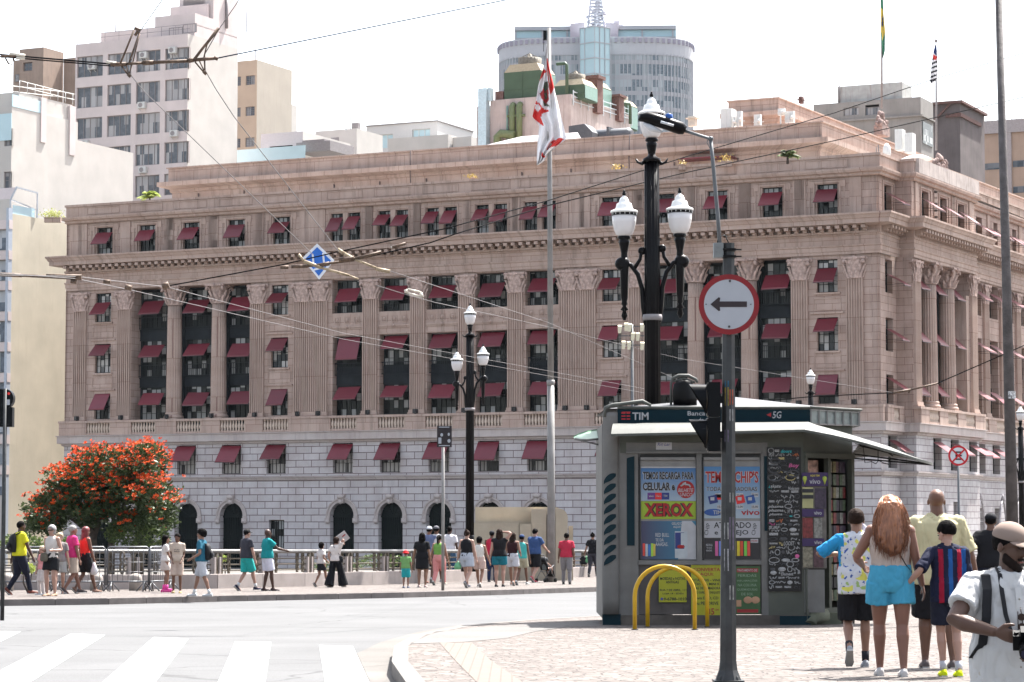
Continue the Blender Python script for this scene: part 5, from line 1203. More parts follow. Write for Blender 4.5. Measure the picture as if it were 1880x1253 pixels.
def draped(name, L_, R_, y0, y1, regions, mats, Y, origin, parent=None, folds=3.2, amp=.16, nx=44, ny=110, slant=None):
 vs, fs, mi = [], [], []; k = Y/F_
 for j in range(ny+1):
  yy = lerp(y0, y1, j/ny); l, r_ = interp(yy, L_), interp(yy, R_)
  for i in range(nx+1):
   s = i/nx; px = lerp(l, r_, s); q = W(px, yy, Y); d = amp*(j/ny)**.5*sin(folds*2*pi*s+1.5*sin(yy*.03))+.04*sin(yy*.12+s*5)
   vs.append((q.x-origin[0], d-.15, q.z-origin[2]))
 for j in range(ny):
  for i in range(nx):
   yy = lerp(y0, y1, (j+.5)/ny); l, r_ = interp(yy, L_), interp(yy, R_)
   if r_-l < .05: continue
   px = lerp(l, r_, (i+.5)/nx); mm_ = 0
   for pl, ix in regions:
    if inpoly(px, yy, pl): mm_ = ix
   a = j*(nx+1)+i; fs.append((a, a+1, a+nx+2, a+nx+1)); mi.append(mm_)
 me = bpy.data.meshes.new(name); me.from_pydata(vs, [], fs); [me.materials.append(x) for x in mats]; me.polygons.foreach_set('material_index', mi); me.polygons.foreach_set('use_smooth', [True]*len(fs)); me.update()
 ob = link(name, me, parent, (0, 0, 0)); return ob
org = (pb_.x, FY, g(FY))
fo = draped('flag', [(83, 1003), (110, 1000.5), (128, 997), (160, 988), (188, 984), (215, 977.5), (232, 990), (262, 987), (304, 985)], [(83, 1004), (110, 1005), (140, 1012), (175, 1020), (230, 1034), (254, 1040), (260, 1036), (266, 1026), (284, 1006), (296, 999), (304, 988)], 83, 304,
 [([(1003, 108), (1008, 112), (1013, 135), (1018, 163), (1010, 176), (1006, 150), (1004, 130)], 1), ([(994, 126), (1001, 131), (1004, 132), (998, 139), (990, 152), (991, 138)], 1),
 ([(984, 188), (976, 216), (985, 222), (999, 235), (993, 218), (995, 209), (1010, 206), (995, 199), (990, 190)], 1), ([(983, 194), (988, 192), (993, 201), (988, 207), (982, 200)], 0),
 ([(1012, 262), (1018, 257), (1036, 256), (1022, 268), (1003, 277), (1005, 272)], 1), ([(994, 280), (1001, 289), (999, 292), (994, 289)], 1),
 ([(1000, 153), (1006, 160), (1008, 185), (1002, 192), (994, 184), (991, 172), (996, 168)], 3), ([(1000, 150), (1006, 152), (1007, 166), (1000, 170), (997, 163)], 2), ([(996, 186), (1009, 196), (1009, 199), (998, 194)], 2), ([(999, 172), (1004, 170), (1005, 182), (1000, 184)], 2)], [M_CW, M_CR, M_CD, M_CM], FY, org)
fo.location = org; tag(fo, 'limp white flag with red cross and crest hanging from the grey flagpole', 'flag')
# ================================================================ roof flags, masts and small roof things
def thin_pole(name, x, y0, y1, Y, label, r=.05, cat='flagpole', mat=None, x2=None):
 a = W(x, y1, Y); b_ = W(x2 or x, y0, Y); m = MB(); m.tube([(0, 0, 0), ((b_.x-a.x), 0, b_.z-a.z)], [r, r*.6], 8)
 if cat == 'flagpole': m.ell((b_.x-a.x, 0, b_.z-a.z), (r*1.5, r*1.5, r*1.5), 8, 5)
 return tag(m.build(name, mat or M_FRG, None, a), label, cat)
thin_pole('flagpole', 1619, -40, 199, 196, 'thin flagpole holding the green and yellow flag above the attic', .09)
M_FG = pmat('flag_green', (.05, .20, .12), .8); M_FY_ = pmat('flag_yellow', (.55, .42, .08), .8); M_FB = pmat('flag_navy', (.03, .05, .15), .8); M_FK = pmat('flag_black', (.02, .02, .025), .8)
o1 = W(1620, 60, 196); f1 = draped('flag', [(-20, 1616), (60, 1616.5), (107, 1620)], [(-20, 1620), (30, 1622), (60, 1624.5), (95, 1624), (107, 1621)], -20, 107, [([(1617, 15), (1622, 22), (1625, 60), (1619, 75), (1616, 40)], 1), ([(1618, 30), (1621, 34), (1621, 50), (1618, 50)], 2)], [M_FG, M_FY_, M_FB], 196, o1, None, 1.5, .1, 10, 60)
f1.location = o1; tag(f1, 'narrow folded green and yellow flag hanging high at the top right', 'flag')
thin_pole('flagpole', 1719, 75, 276, 190, 'thin flagpole with the striped flag at the right corner of the roof', .09, x2=1718.5)
o2 = W(1714, 120, 190); st = [([(1700, y), (1724, y-9), (1724, y-5.5), (1700, y+3.5)], 1) for y in (112, 120, 128, 136, 144, 152, 160)]
f2_ = draped('flag', [(84, 1716), (100, 1712), (125, 1709), (150, 1706), (155, 1708)], [(84, 1718.5), (100, 1720), (130, 1721.5), (146, 1719), (155, 1712)], 84, 155, st+[([(1712, 84), (1720, 84), (1719, 104), (1713, 98)], 2), ([(1713, 101), (1720, 105), (1718, 112), (1713, 110)], 3)], [M_CW, M_FK, M_FB, M_CR], 190, o2, None, 1.5, .1, 12, 50)
f2_.location = o2; tag(f2_, 'black and white striped flag with red and blue corner hanging from the right roof pole', 'flag')
thin_pole('antenna_mast', 1490, 35, 186, 200, 'thin pale lightning mast on the upper attic', .045, 'antenna', M_STEEL)
thin_pole('antenna_mast', 635, 163, 240, 270, 'thin mast standing alone above the small rooftop houses', .05, 'antenna', M_STEEL)
def locP(x, y, n=-7):
 """point on the roof, n metres behind the front, in world space"""
 r_ = ray(x, y); k = (CB.x*EY.x+CB.y*EY.y-n)/(r_.x*EY.x+r_.y*EY.y); return Vector((r_.x*k, r_.y*k, r_.z*k+CAMZ))
def roofbox(name, x0, x1, y0, y1, n, mat, label, cat, extra=None, d=.5):
 a = locP(x0, y1, n); b_ = locP(x1, y0, n); w_ = (Vector((b_.x, b_.y))-Vector((a.x, a.y))).length; h = b_.z-a.z; m = MB(); m.box(0, w_, 0, d, 0, h)
 if extra: extra(m, w_, h)
 return tag(m.build(name, mat, None, a, ANG), label, cat)
M_ANT = pmat('antenna_white', (.62, .62, .60), .5, var=.04)
def ribs(m, w_, h): m.box(w_*.05, w_*.95, -.04, 0, h*.02, h*.98); m.box(w_*.45, w_*.55, -.07, -.04, 0, h)
roofbox('antenna_cabinet', 1323, 1343, 199, 236, -7, M_ANT, 'tall white antenna cabinet at the left end of the roof antennas', 'antenna', ribs, 1.0)
for i, (x0, x1, y0, y1, lab) in enumerate(((1345, 1350, 214, 232, 'small narrow cell antenna just right of the tall white cabinet'), (1352, 1361, 204, 232, 'grey cell antenna on a bracket, second on the roof rail'), (1384, 1396, 210, 232, 'cell antenna with round dish in the middle of the roof group'), (1428, 1440, 199, 212, 'white box antenna, upper one of the right pair'), (1441, 1457, 204, 226, 'white box antenna tilted down, lower one of the right pair'))):
 def ex(m, w_, h): m.bar((w_*.5, -.1, -1.3), (w_*.5, -.1, h*.8), .08); m.bar((0, -.1, h*.3), (w_+.3, -.1, h*.3), .05); m.ell((w_*.9, -.2, h*.4), (.14, .1, .14), 8, 5)
 roofbox('cell_antenna', x0, x1, y0, y1, -7, M_ANT, lab, 'antenna', ex, .3)
roofbox('cell_antenna', 1643, 1656, 237, 276, -9, M_ANT, 'tall ribbed white antenna panel on the right terrace, left of two', 'antenna', ribs, .8)
roofbox('cell_antenna', 1661, 1675, 244, 281, -9, M_ANT, 'tall ribbed white antenna panel on the right terrace, right of two', 'antenna', ribs, .8)
roofbox('chimney', 1466, 1472, 177, 190, -14, M_RUST, 'small rusty chimney stub on the upper attic', 'chimney', lambda m, w_, h: m.box(-.1, w_+.1, -.1, .6, h*.5, h*.6))
roofbox('water_tank', 1263, 1276, 213, 232, -8, pmat('beige_tank', (.5, .46, .4), .8), 'beige tank beside the far tower foot on the attic roof', 'tank', lambda m, w_, h: m.box(-.15, w_+.15, -.15, .65, h*.75, h*.85))
def palm(x, y, hpx, Y, mat, label, n=20, parent=None):
 c_ = W(x, y, Y); k = Y/F_*hpx; o = empty('palm', (c_.x, Y, c_.z-.5), 0, label, 'palm'); m = MB(); m.tube([(0, 0, 0), (0, 0, .55)], [.1, .07], 7); m.build('stem', M_BARK, o)
 vs, fs, tn = [], [], []
 for i in range(n):
  a = i*2*pi/n+rn.uniform(-.2, .2); el = rn.uniform(.35, 1.35); pts = []
  for t in range(9): s = t/8; pts.append(Vector((cos(a)*k*s*cos(el)*1.15, sin(a)*k*s*cos(el), .5+k*(s*sin(el)*1.1-.55*s*s))))
  for t in range(1, 9):
   d = (pts[t]-pts[t-1]).normalized(); sd_ = d.cross(Vector((0, 0, 1))).normalized()
   for sgn in (-1, 1):
    for h_ in (0, .5):
     b0 = pts[t-1].lerp(pts[t], h_); tip = b0+(d*.6+sd_*sgn*.8+Vector((0, 0, -.35))).normalized()*k*.46*(1-.5*abs(t/8-.4)); i0 = len(vs); vs += [b0, b0+d*.09, tip]; fs.append((i0, i0+1, i0+2)); tn.append(rn.random())
 leaf_obj('fronds', (vs, fs, tn), mat, o)
palm(1446, 288, 24, 172, M_BUSH, 'dark fan palm on the terrace below the antennas'); palm(275, 364, 24, 222, M_LIME, 'bright yellow green palm beside the office tower foot')
def tuft(x, y, wpx, hpx, Y, mat, label, n=80, cat='plant', name='roof_plant'):
 c_ = W(x, y, Y); k = Y/F_; o = empty(name, (c_.x, Y, c_.z-hpx*k/2), 0, label, cat); pts = [(Vector((rn.gauss(0, wpx*k*.25), rn.gauss(0, .3), abs(rn.gauss(.5, .28))*hpx*k)), Vector((0, 0, 1))) for i in range(n)]
 leaf_obj('foliage', leaves(rn, pts, .2, .4), mat, o); m = MB(); m.box(-wpx*k*.4, wpx*k*.4, -.2, .2, -.3, .12); m.build('planter', S_TRIM, o)
M_YEL = leaf_mat('yellow_flower', (.30, .20, .05), (.42, .33, .12)); M_YGL = leaf_mat('ygrass', (.3, .33, .10), (.5, .5, .2))
tuft(1133, 308, 26, 14, 184, M_YEL, 'yellow flowering plant on the parapet behind the big lamp'); tuft(1252, 301, 16, 8, 181, M_YEL, 'small yellow plant on the parapet right of the big lamp'); tuft(1333, 292, 26, 14, 179, M_YEL, 'yellow and green plant on the parapet below the terrace awning'); tuft(868, 325, 18, 7, 190, M_YEL, 'low dry yellow plant on the parapet left of the flagpole')
tuft(97, 394, 38, 16, 201, M_YGL, 'pale green planter shrubs on top of the yellowed wall', 320)
# umbrella and sculptures
p = W(1683, 296, 190); o = empty('terrace_umbrella', (p.x, p.y, p.z-.9), 0, 'white terrace umbrella behind the right parapet', 'umbrella'); m = MB(); m.lathe([(1.25, 1.0), (1.2, 1.02), (.6, 1.28), (.02, 1.42)], n=10, smooth=False); m.build('canopy', M_ANT, o); m = MB(); m.tube([(0, 0, -1), (0, 0, 1.4)], .04, 6); m.build('mast', M_ANT, o)
p = W(1628, 276, 182); o = tag(empty('satellite_dish', (p.x, p.y, p.z-.5), 0), 'white covered dish at the roof corner', 'antenna'); m = MB(); m.lathe([(.25, 0), (.3, .3), (.26, .7), (.12, .95), (.02, 1.0)], n=14); m.build('cover', M_ANT, o); m = MB(); m.bar((-.6, 0, -.5), (-.6, 0, .9), .07); m.bar((-.75, 0, -.5), (-.75, 0, .7), .06); m.build('posts', M_FRG, o)
def sculpture(x0, x1, y0, y1, Y, seed, name='roof_sculpture'):
 a = W((x0+x1)/2, y1, Y); k = Y/F_; w_, h = (x1-x0)*k, (y1-y0)*k; r_ = random.Random(seed); m = MB()
 for i in range(70):
  t = r_.random(); X_ = (r_.random()-.5)*w_; zm = h*.85*(1-abs(X_)/(w_*.55))**.6 if abs(X_) < w_*.55 else .1
  m.ell((X_, r_.uniform(-.25, .25), zm*t*.85), (.09+.16*r_.random(), .16, .12+.2*r_.random()), 7, 5)
 m.box(-w_/2, w_/2, -.35, .35, -.6, .15)
 o = m.build(name, pmat('carved_stone_dark', (.26, .19, .17), .9, var=.4, vs=4, bump=1, bs=10), None, a, ANGB+ANG-.9*0); inv = HB.matrix_basis.inverted(); M_ = Matrix.Translation(a) @ Matrix.Rotation(ANG+ANGB, 4, 'Z')
 o.parent = HB; o.matrix_local = inv @ M_; return o
sculpture(1598, 1640, 196, 236, 197, 3); sculpture(1703, 1752, 273, 312, 189, 4)
# ================================================================ sign pole with traffic lights
SY = 22.4; ks_ = SY/F_; gp = g(SY)
def S(x, y, Y=SY): return W(x, y, Y)
def X0(x): return W(x, HOR, SY).x
bx = W(1337, 1253, SY).x; sp = empty('sign_pole', (bx, SY, gp), 0, 'grey octagonal steel pole with stickers carrying the arrow sign and signals', 'pole')
M_PG = pmat('pole_grey', (.036, .038, .039), .5, .3, var=.3, vs=9, stain=.4, scol=(.05, .04, .04))
ztp = S(0, 447).z-gp; dxp = X0(1341)-bx
m = MB(); n = 8
def oct_(x, z, r): return [(x+r*cos(pi/8+pi/4*k), r*sin(pi/8+pi/4*k), z) for k in range(8)]
m.grid([oct_(0, 0, .125), oct_(0, .10, .085), oct_(0, .18, .075), oct_(dxp, ztp, .052)], smooth=False); m.box(-.13, .13, -.13, .13, -.01, .015)
for a in range(4): m.tube([(.1*cos(a*pi/2+.78), .1*sin(a*pi/2+.78), 0), (.1*cos(a*pi/2+.78), .1*sin(a*pi/2+.78), .05)], .012, 6)
m.build('shaft', M_PG, sp)
m = MB(); m.box(dxp-.135, dxp-.05, -.05, .05, ztp-.13, ztp+.0); m.tube([(dxp-.1, -.052, ztp-.03), (dxp-.1, -.06, ztp-.03)], .014, 8); m.tube([(dxp-.1, -.052, ztp-.07), (dxp-.1, -.06, ztp-.07)], .014, 8)
m.build('junction_box', pmat('box_grey', (.15, .16, .16), .5), sp)
m = MB(); 
for z in (.06, .12): m.box(dxp-.055, dxp+.058, -.06, .06, ztp-z-.01, ztp-z+.01); m.bar((dxp+.05, -.03, ztp-z), (dxp+.11, -.03, ztp-z), .012)
m.tube([(dxp-.1, 0, ztp), (dxp-.09, 0, ztp+.06), (dxp-.03, 0, ztp+.07), (dxp+.0, 0, ztp)], .006, 5); m.build('clamp', M_BLK, sp)
# stickers along the shaft
sk = random.Random(8)
cols_ = [(.2, .2, .2), (.20, .15, .02), (.25, .05, .02), (.01, .08, .14), (.22, .22, .23), (.10, .08, .12), (.18, .18, .17)]
for i, (y, h, c_) in enumerate(((700, 16, 3), (716, 28, 2), (712, 34, 1), (752, 22, 0), (790, 22, 5), (905, 18, 6), (960, 30, 0), (950, 60, 5), (1008, 40, 4), (1075, 26, 6))):
 z = S(0, y).z-gp; t = z/ztp; r = lerp(.076, .052, t); m = MB(); a0 = -pi/2+(-.39, .39)[i % 2]*.9; ww_ = r*.30
 cxn, cyn = cos(a0), sin(a0); rr_ = r*cos(pi/8)+.0015; q = [(t*dxp+cxn*rr_-cyn*s*ww_, cyn*rr_+cxn*s*ww_) for s in (-1, 1)]; hh = h*ks_
 m.face([(q[0][0], q[0][1], z-hh), (q[1][0], q[1][1], z-hh), (q[1][0], q[1][1], z), (q[0][0], q[0][1], z)]); m.build('sticker', pmat('sticker%d' % c_, cols_[c_], .6, var=.5, vs=30), sp, recalc=False)
# arm and lamp head
o = empty('road_light', (X0(1322), SY, S(0, 470).z), 0, 'dark cobra head road light on a thin bent arm above the arrow sign', 'light'); R0 = Vector(o.location)
def rel(x, y, dy=0): q = S(x, y); return (q.x-R0.x, dy, q.z-R0.z)
m = MB(); m.tube([rel(1323, 470), rel(1318, 400), rel(1309, 300), rel(1305, 258)], [.019, .018, .017, .016], 8); m.tube([rel(1305, 258), rel(1300, 254), rel(1256, 240)], .014, 8); m.ell(rel(1305, 255), (.024, .024, .022), 8, 6); m.tube([rel(1308, 278), rel(1303, 272), rel(1298, 262), rel(1300, 256)], .004, 5); m.build('arm', pmat('arm_grey', (.10, .105, .11), .5, .3), o)
m = MB(); pr_ = [rel(1258, 240), rel(1250, 236), rel(1230, 229), rel(1205, 221), rel(1188, 216), rel(1178, 217), rel(1173, 222)]
m.tube(pr_, [.04, .058, .058, .056, .05, .038, .012], 14); m.build('housing', M_BLK, o)
m = MB(); m.tube([rel(1236, 233, -.058), rel(1212, 226, -.06)], .012, 6); m.tube([rel(1181, 226), rel(1196, 236), rel(1216, 243)], [.01, .03, .01], 10); m.build('lens', pmat('lamp_lens', (.45, .46, .48), .2), o)
m = MB(); m.lathe([(.036, 0), (.038, .02), (.034, .05), (.01, .06)], rel(1228, 221), 12); m.build('photocell', pmat('blue_cap', (.01, .06, .22), .2), o)
# arrow sign
M_SR = pmat('sign_red', (.17, .004, .008), .35, var=.06); M_SW = pmat('sign_white', (.30, .31, .335), .35, var=.04); M_SK = pmat('sign_black', (.02, .012, .014), .4)
c_ = S(1336.5, 561); o = empty('arrow_sign', (c_.x, SY-.10, c_.z), 0, 'round red rimmed sign with a black arrow pointing left', 'sign'); rs = 55.5*ks_
m = MB(); m.tube([(0, 0, 0), (0, .004, 0)], rs, 64, smooth=False); m.build('plate', M_SR, o)
m = MB(); m.tube([(0, -.0035, 0), (0, -.0005, 0)], rs*.825, 64, smooth=False); m.build('white_field', M_SW, o)
k = ks_; m = MB(); m.prism([(-34*k, 0), (-19*k, 13*k), (-16*k, 12*k), (-17*k, 5.3*k), (33*k, 5.3*k), (33*k, -5*k), (-17*k, -5*k), (-16*k, -11.5*k), (-19*k, -12.5*k)], -.0065, -.0038); m.build('arrow', M_SK, o)
m = MB(); 
for x, z in ((2, 43), (0, -41)): m.tube([(x*k, -.011, z*k), (x*k, -.0036, z*k)], 2.2*k, 10)
for x in (-42, 40): m.tube([(x*k, -.009, 0), (x*k, -.0036, 0)], 1.2*k, 8)
m.build('bolts', M_PG, o); m = MB(); m.box(-.02, .02, .004, .06, -.12, .12); m.build('bracket', M_BLK, o)
# two signal heads seen from the side
M_SIG = pmat('signal_black', (.003, .0035, .0045), .4, spec=.10)
for i, (y0, y1, lab) in enumerate(((703, 766, 'upper black traffic signal head on the sign pole, above the kiosk sign'), (768, 830, 'lower black traffic signal head on the sign pole, before the kiosk awning'))):
 c_ = S(1320, (y0+y1)/2); o = empty('traffic_light', (c_.x, SY-.02, c_.z), 0, lab, 'traffic light', 'signal heads on the sign pole'); h = (y1-y0)*ks_
 m = MB(); m.box(-.10, .005, -.085, .085, -h/2, h/2); m.box(-.11, -.10, -.075, .075, -h*.46, h*.46); m.box(.005, .03, -.03, .03, -.03, .03); m.build('housing', M_SIG, o)
 m = MB(); rings = []
 for s, L2, dz in ((0, 0, 0), (.5, 0, 0), (1, 0, 0)): pass
 outer = []; N_ = 16
 a = [(-.11, .078*cos(t), .0+h*.44*sin(t)) for t in [pi*(-.38)+pi*1.76*k2/N_ for k2 in range(N_+1)]]
 b_ = [(-.11-.155*max(.12, (sin(t)+1)/2), .074*cos(t), .01+h*.42*sin(t)) for t in [pi*(-.38)+pi*1.76*k2/N_ for k2 in range(N_+1)]]
 m.grid([a, b_], closed=False, caps=False); m.build('hood', M_SIG, o)
 m = MB(); m.tube([(-.116, 0, 0), (-.111, 0, 0)], h*.34, 18); m.build('lens', pmat('dark_lens', (.03, .02, .01), .15), o)
m = MB(); 
# ================================================================ other signs and poles
def disc_sign(x, y, r_px, Y, label):
 c_ = W(x, y, Y); k = Y/F_; o = empty('no_stopping_sign', (c_.x, Y, c_.z), 0, label, 'sign'); r = r_px*k
 m = MB(); m.tube([(0, 0, 0), (0, .004, 0)], r, 40, smooth=False); m.build('plate', pmat('sign_red2', (.42, .012, .02), .4), o); m = MB(); m.tube([(0, -.004, 0), (0, -.001, 0)], r*.8, 40, smooth=False); m.build('white_field', pmat('sign_white2', (.5, .52, .54), .4), o)
 m = MB(); q = r*.42; m.box(-q*.7, -q*.3, -.008, -.005, -q, q); [m.box(-q*.7, q*.8, -.008, -.005, z-q*.17, z+q*.17) for z in (-q*.83, 0, q*.83)]; m.build('letter', M_SK, o)
 m = MB(); d = r*.62; [m.bar((-d, -.011-.004*s, -s*d), (d, -.011-.004*s, s*d), .003, r*.16) for s in (-1, 1)]; m.build('slashes', pmat('sign_red2', (0, 0, 0)), o)
 m = MB(); m.tube([(0, .03, -c_.z+g(Y)), (0, .03, r*.5)], .03, 8); m.build('post', pmat('arm_grey', (0, 0, 0)), o)
disc_sign(1759.5, 837, 18.6, 63, 'small round red crossed sign on a thin post beyond the man in yellow')
c_ = W(816, 802, 74); o = empty('notice_sign', (W(813, 1080, 74).x, 74, g(74)), 0, 'black rectangular notice with white symbols on a slim pole by the crowd', 'sign'); hz = c_.z-g(74); k = 74/F_
m = MB(); m.tube([(0, 0, 0), (0, 0, hz+18*k)], .045, 8); m.build('post', M_GALV2, o)
x_ = c_.x-W(813, 1080, 74).x; m = MB(); m.box(x_-13.5*k, x_+13.5*k, -.07, -.055, hz-19.5*k, hz+19.5*k); m.build('plate', pmat('notice_black', (.015, .01, .012), .4), o)
m = MB(); yy = -.074; m.ell((x_-5*k, yy, hz+3*k), (2.6*k, .003, 3.2*k), 10, 6); m.ell((x_+8*k, yy, hz+4*k), (2*k, .003, 3*k), 10, 6); m.box(x_-11*k, x_-5.5*k, yy, yy+.002, hz-13*k, hz-2*k); m.box(x_-10*k, x_+10*k, yy, yy+.002, hz-17.5*k, hz-16*k); m.box(x_-10*k, x_+9*k, yy, yy+.002, hz+16.5*k, hz+18*k); m.ell((x_+8.5*k, yy, hz-8*k), (3*k, .003, 3.4*k), 10, 6); m.build('symbols', M_SW, o)
# tall leaning pole at the right
PY = 41.0; pb2 = W(1863, 1142, PY); pb2.z = g(PY); o = empty('concrete_pole', pb2, 0, 'tall leaning grey utility pole near the right frame edge', 'pole'); t_ = W(1832.5, -30, PY); m_ = W(1847, 480, PY)
m = MB(); m.tube([(0, 0, 0), tuple(m_-pb2), tuple(t_-pb2)], [.105, .073, .055], 20); m.build('shaft', pmat('weathered_concrete_pole', (.085, .076, .074), .75, var=.3, vs=7, stain=.4, scol=(.07, .06, .06), bump=.5, bs=30), o)
q = W(1852, 726, PY)-pb2; m = MB(); 
for i in range(5): a0 = -2.0+i*.26; m.face([(q.x+.11*cos(a0)+.015, .112*sin(a0)+q.y, q.z-.06), (q.x+.11*cos(a0+.26)+.015, .112*sin(a0+.26)+q.y, q.z-.06), (q.x+.11*cos(a0+.26)+.015, .112*sin(a0+.26)+q.y, q.z+.06), (q.x+.11*cos(a0)+.015, .112*sin(a0)+q.y, q.z+.06)])
m.build('sticker', pmat('sticker_mono', (.4, .4, .4), .6, var=.9, vs=40), o)
# left edge signal seen from behind
c_ = W(8, 750, 42); k = 42/F_; o = empty('traffic_light', (W(4, 1130, 42).x, 42, g(42)), 0, 'black traffic signal on a thin pole at the left frame edge', 'traffic light'); hz = c_.z-g(42); m = MB(); m.tube([(0, 0, 0), (0, 0, hz+36*k)], .035, 8); m.build('post', M_PG, o)
m = MB(); m.box(-.1, 14*k, -.02, .16, hz-34*k, hz+2*k); pl = [(6*k*0+ -.1, hz+2*k)]+[(.02+13*k*cos(t), hz+18*k+17*k*sin(t)) for t in [(-pi/2)+pi*i/10 for i in range(11)]]+[(-.1, hz+35*k)]; m.prism(pl, -.02, .16); m.build('housing', M_SIG, o); m = MB(); m.tube([(.06, -.024, hz+27*k), (.06, -.02, hz+27*k)], 2.6*k, 10); m.build('red_mark', M_CR, o); m = MB(); m.box(.03, .08, -.024, -.021, hz+6*k, hz+16*k); m.build('sticker', M_SW, o)
# distant floodlight mast in front of the facade
FYm = 150; k = FYm/F_; b0 = W(1162, 1046, FYm); o = empty('floodlight_mast', (b0.x, FYm, g(FYm)), 0, 'thin floodlight mast with rows of small lamps in front of the pink columns', 'mast'); zt_ = W(0, 596, FYm).z-g(FYm)
m = MB(); m.tube([(0, 0, 0), (0, 0, zt_)], [.11, .08], 8)
for y in (600, 617, 634): z = W(0, y, FYm).z-g(FYm); m.bar((-24*k, 0, z), (22*k, 0, z), .06)
m.build('frame', pmat('arm_grey', (0, 0, 0)), o); m = MB()
for x, y in ((1138, 600), (1150, 596), (1156, 597), (1179, 597), (1162, 613), (1171, 614), (1145, 629), (1155, 630), (1179, 631)): q = W(x, y, FYm); z = q.z-g(FYm); m.grid([[(q.x-b0.x-.12, -.3, z), (q.x-b0.x+.12, -.3, z), (q.x-b0.x+.12, .1, z+.1), (q.x-b0.x-.12, .1, z+.1)], [(q.x-b0.x-.12, -.35, z-.42), (q.x-b0.x+.06, -.35, z-.42), (q.x-b0.x+.06, 0, z-.35), (q.x-b0.x-.12, 0, z-.35)]], smooth=False)
m.build('lamps', pmat('lamp_cream', (.55, .5, .36), .5), o)
# ================================================================ overhead trolley wires
M_WIRE = pmat('wire_dark', (.006, .006, .007), .8, spec=.03); M_WIREP = pmat('wire_pale', (.14, .13, .13), .6, 0); M_FIT = pmat('fitting_rust', (.10, .065, .045), .6, .2, var=.5, vs=25); M_FITP = pmat('fitting_pale', (.55, .50, .42), .4, .2)
def wire(name, pts, r, mat, label, sag=0, cat='cable', n=8):
 """pts: (x, y, depth)"""
 q = [W(*p) for p in pts]; o0 = q[0]; out = []
 for a, b_ in zip(q, q[1:]):
  for i in range(n):
   t = i/n; v = a.lerp(b_, t); v.z -= sag*4*t*(1-t); out.append(tuple(v-o0))
 out.append(tuple(q[-1]-o0)); m = MB(); m.tube(out, r, 6); return tag(m.build(name, mat, None, o0), label, cat)
D = 30
wire('trolley_cable', [(-40, 97, D), (205, 118, D)], .010, M_WIRE, 'upper dark cable running from the top left into the wire crossing'); wire('trolley_cable', [(-40, 101, D), (210, 122, D)], .008, M_WIRE, 'lower dark cable running from the top left into the wire crossing')
wire('span_wire', [(395, 108, D), (930, 0, D+6), (1100, -35, D+8)], .0085, pmat('wire_blue', (.015, .022, .04), .8, spec=.03), 'thin blue span wire rising right from the wire crossing')
def fitting(name, segs, mat, label, D_=D):
 """segs: (x0,y0,x1,y1,r)"""
 o0 = W(segs[0][0], segs[0][1], D_); m = MB()
 for s in segs: 
  a, b_ = W(s[0], s[1], D_)-o0, W(s[2], s[3], D_)-o0
  if len(s) > 5: a.y += s[5]; b_.y += s[5]
  m.tube([tuple(a), tuple(b_)], s[4], 7)
 return tag(m.build(name, mat, None, o0), label, 'cable fitting')
fitting('wire_crossing', [(203, 119, 232, 118, .026), (225, 118, 262, 116, .017), (262, 116, 282, 115, .030), (282, 115, 345, 112, .021), (345, 112, 355, 110, .03), (350, 111, 396, 107, .022), (222, 119, 247, 58, .012, -.05), (236, 118, 256, 60, .010), (242, 116, 255, 62, .008, .05), (222, 120, 237, 140, .010), (232, 121, 237, 139, .007), (242, 119, 237, 138, .008), (247, 52, 258, 56, .02), (255, 54, 248, 66, .018), (355, 111, 377, 82, .016), (360, 108, 400, 54, .014, -.04), (374, 108, 380, 82, .009), (378, 82, 402, 52, .018), (358, 114, 375, 134, .010), (366, 112, 376, 133, .008), (375, 110, 376, 133, .008), (374, 136, 378, 132, .028), (235, 141, 239, 137, .026), (393, 106, 400, 109, .022)], M_FIT, 'rusty rod and bracket assembly where the trolley wires cross, top left')
fitting('cable_end', [(18, 99, 46, 103, .022), (30, 107, 46, 108, .016), (195, 114, 214, 117, .02)], M_FITP, 'pale insulator sleeves on the two dark cables at top left')
fitting('cable_clamp', [(2, 104, 30, 103, .018), (10, 107, 16, 118, .01), (24, 108, 26, 113, .012), (14, 116, 22, 119, .006)], M_FIT, 'rusty clamp on the trolley cables at the left edge')
wire('trolley_wire', [(305, -10, D-4), (257, 58, D), (240, 116, D), (240, 138, D), (264, 168, D+1), (575, 468, D+10)], .0058, M_WIREP, 'pale trolley wire falling from the top left crossing to the blue diamond sign', n=5)
wire('trolley_wire', [(446, -10, D-4), (402, 54, D), (376, 100, D), (377, 130, D), (397, 165, D+1), (430, 215, D+2), (622, 462, D+10)], .0058, M_WIREP, 'second pale trolley wire falling from the top left crossing, right of the first', n=5)
D2 = 42
wire('trolley_wire', [(-30, 500, 33), (140, 512, 36), (245, 534, D2), (630, 623, D2+20), (1183, 722, D2+60)], .0055, M_WIREP, 'lower long pale wire crossing the pink building from left to right'); wire('trolley_wire', [(-30, 505, 33), (140, 508, 36), (305, 527, D2), (630, 612, D2+20), (1183, 714, D2+60)], .0055, M_WIREP, 'upper long pale wire crossing the pink building from left to right')
wire('trolley_wire', [(690, 524, D2), (745, 541, D2), (800, 556, D2+3), (1005, 600, D2+30), (1250, 659, D2+40), (1645, 722, D2+60)], .0058, M_WIREP, 'pale wire running right from the small pale fitting below the cornice'); wire('trolley_wire', [(716, 498, D2), (1005, 592, D2+30), (1250, 700, D2+50)], .0055, M_WIREP, 'thin pale wire running right from the fittings under the diamond sign')
wire('trolley_wire', [(300, 527, D2), (520, 486, D2), (610, 465, D2), (818, 420, D2), (1005, 369, D2+4), (1260, 288, D2+8), (1531, 208, D2+14), (1719, 144, D2+18), (1900, 92, D2+20)], .011, M_WIRE, 'dark wire climbing right past the big lamp to the top right corner', n=3)
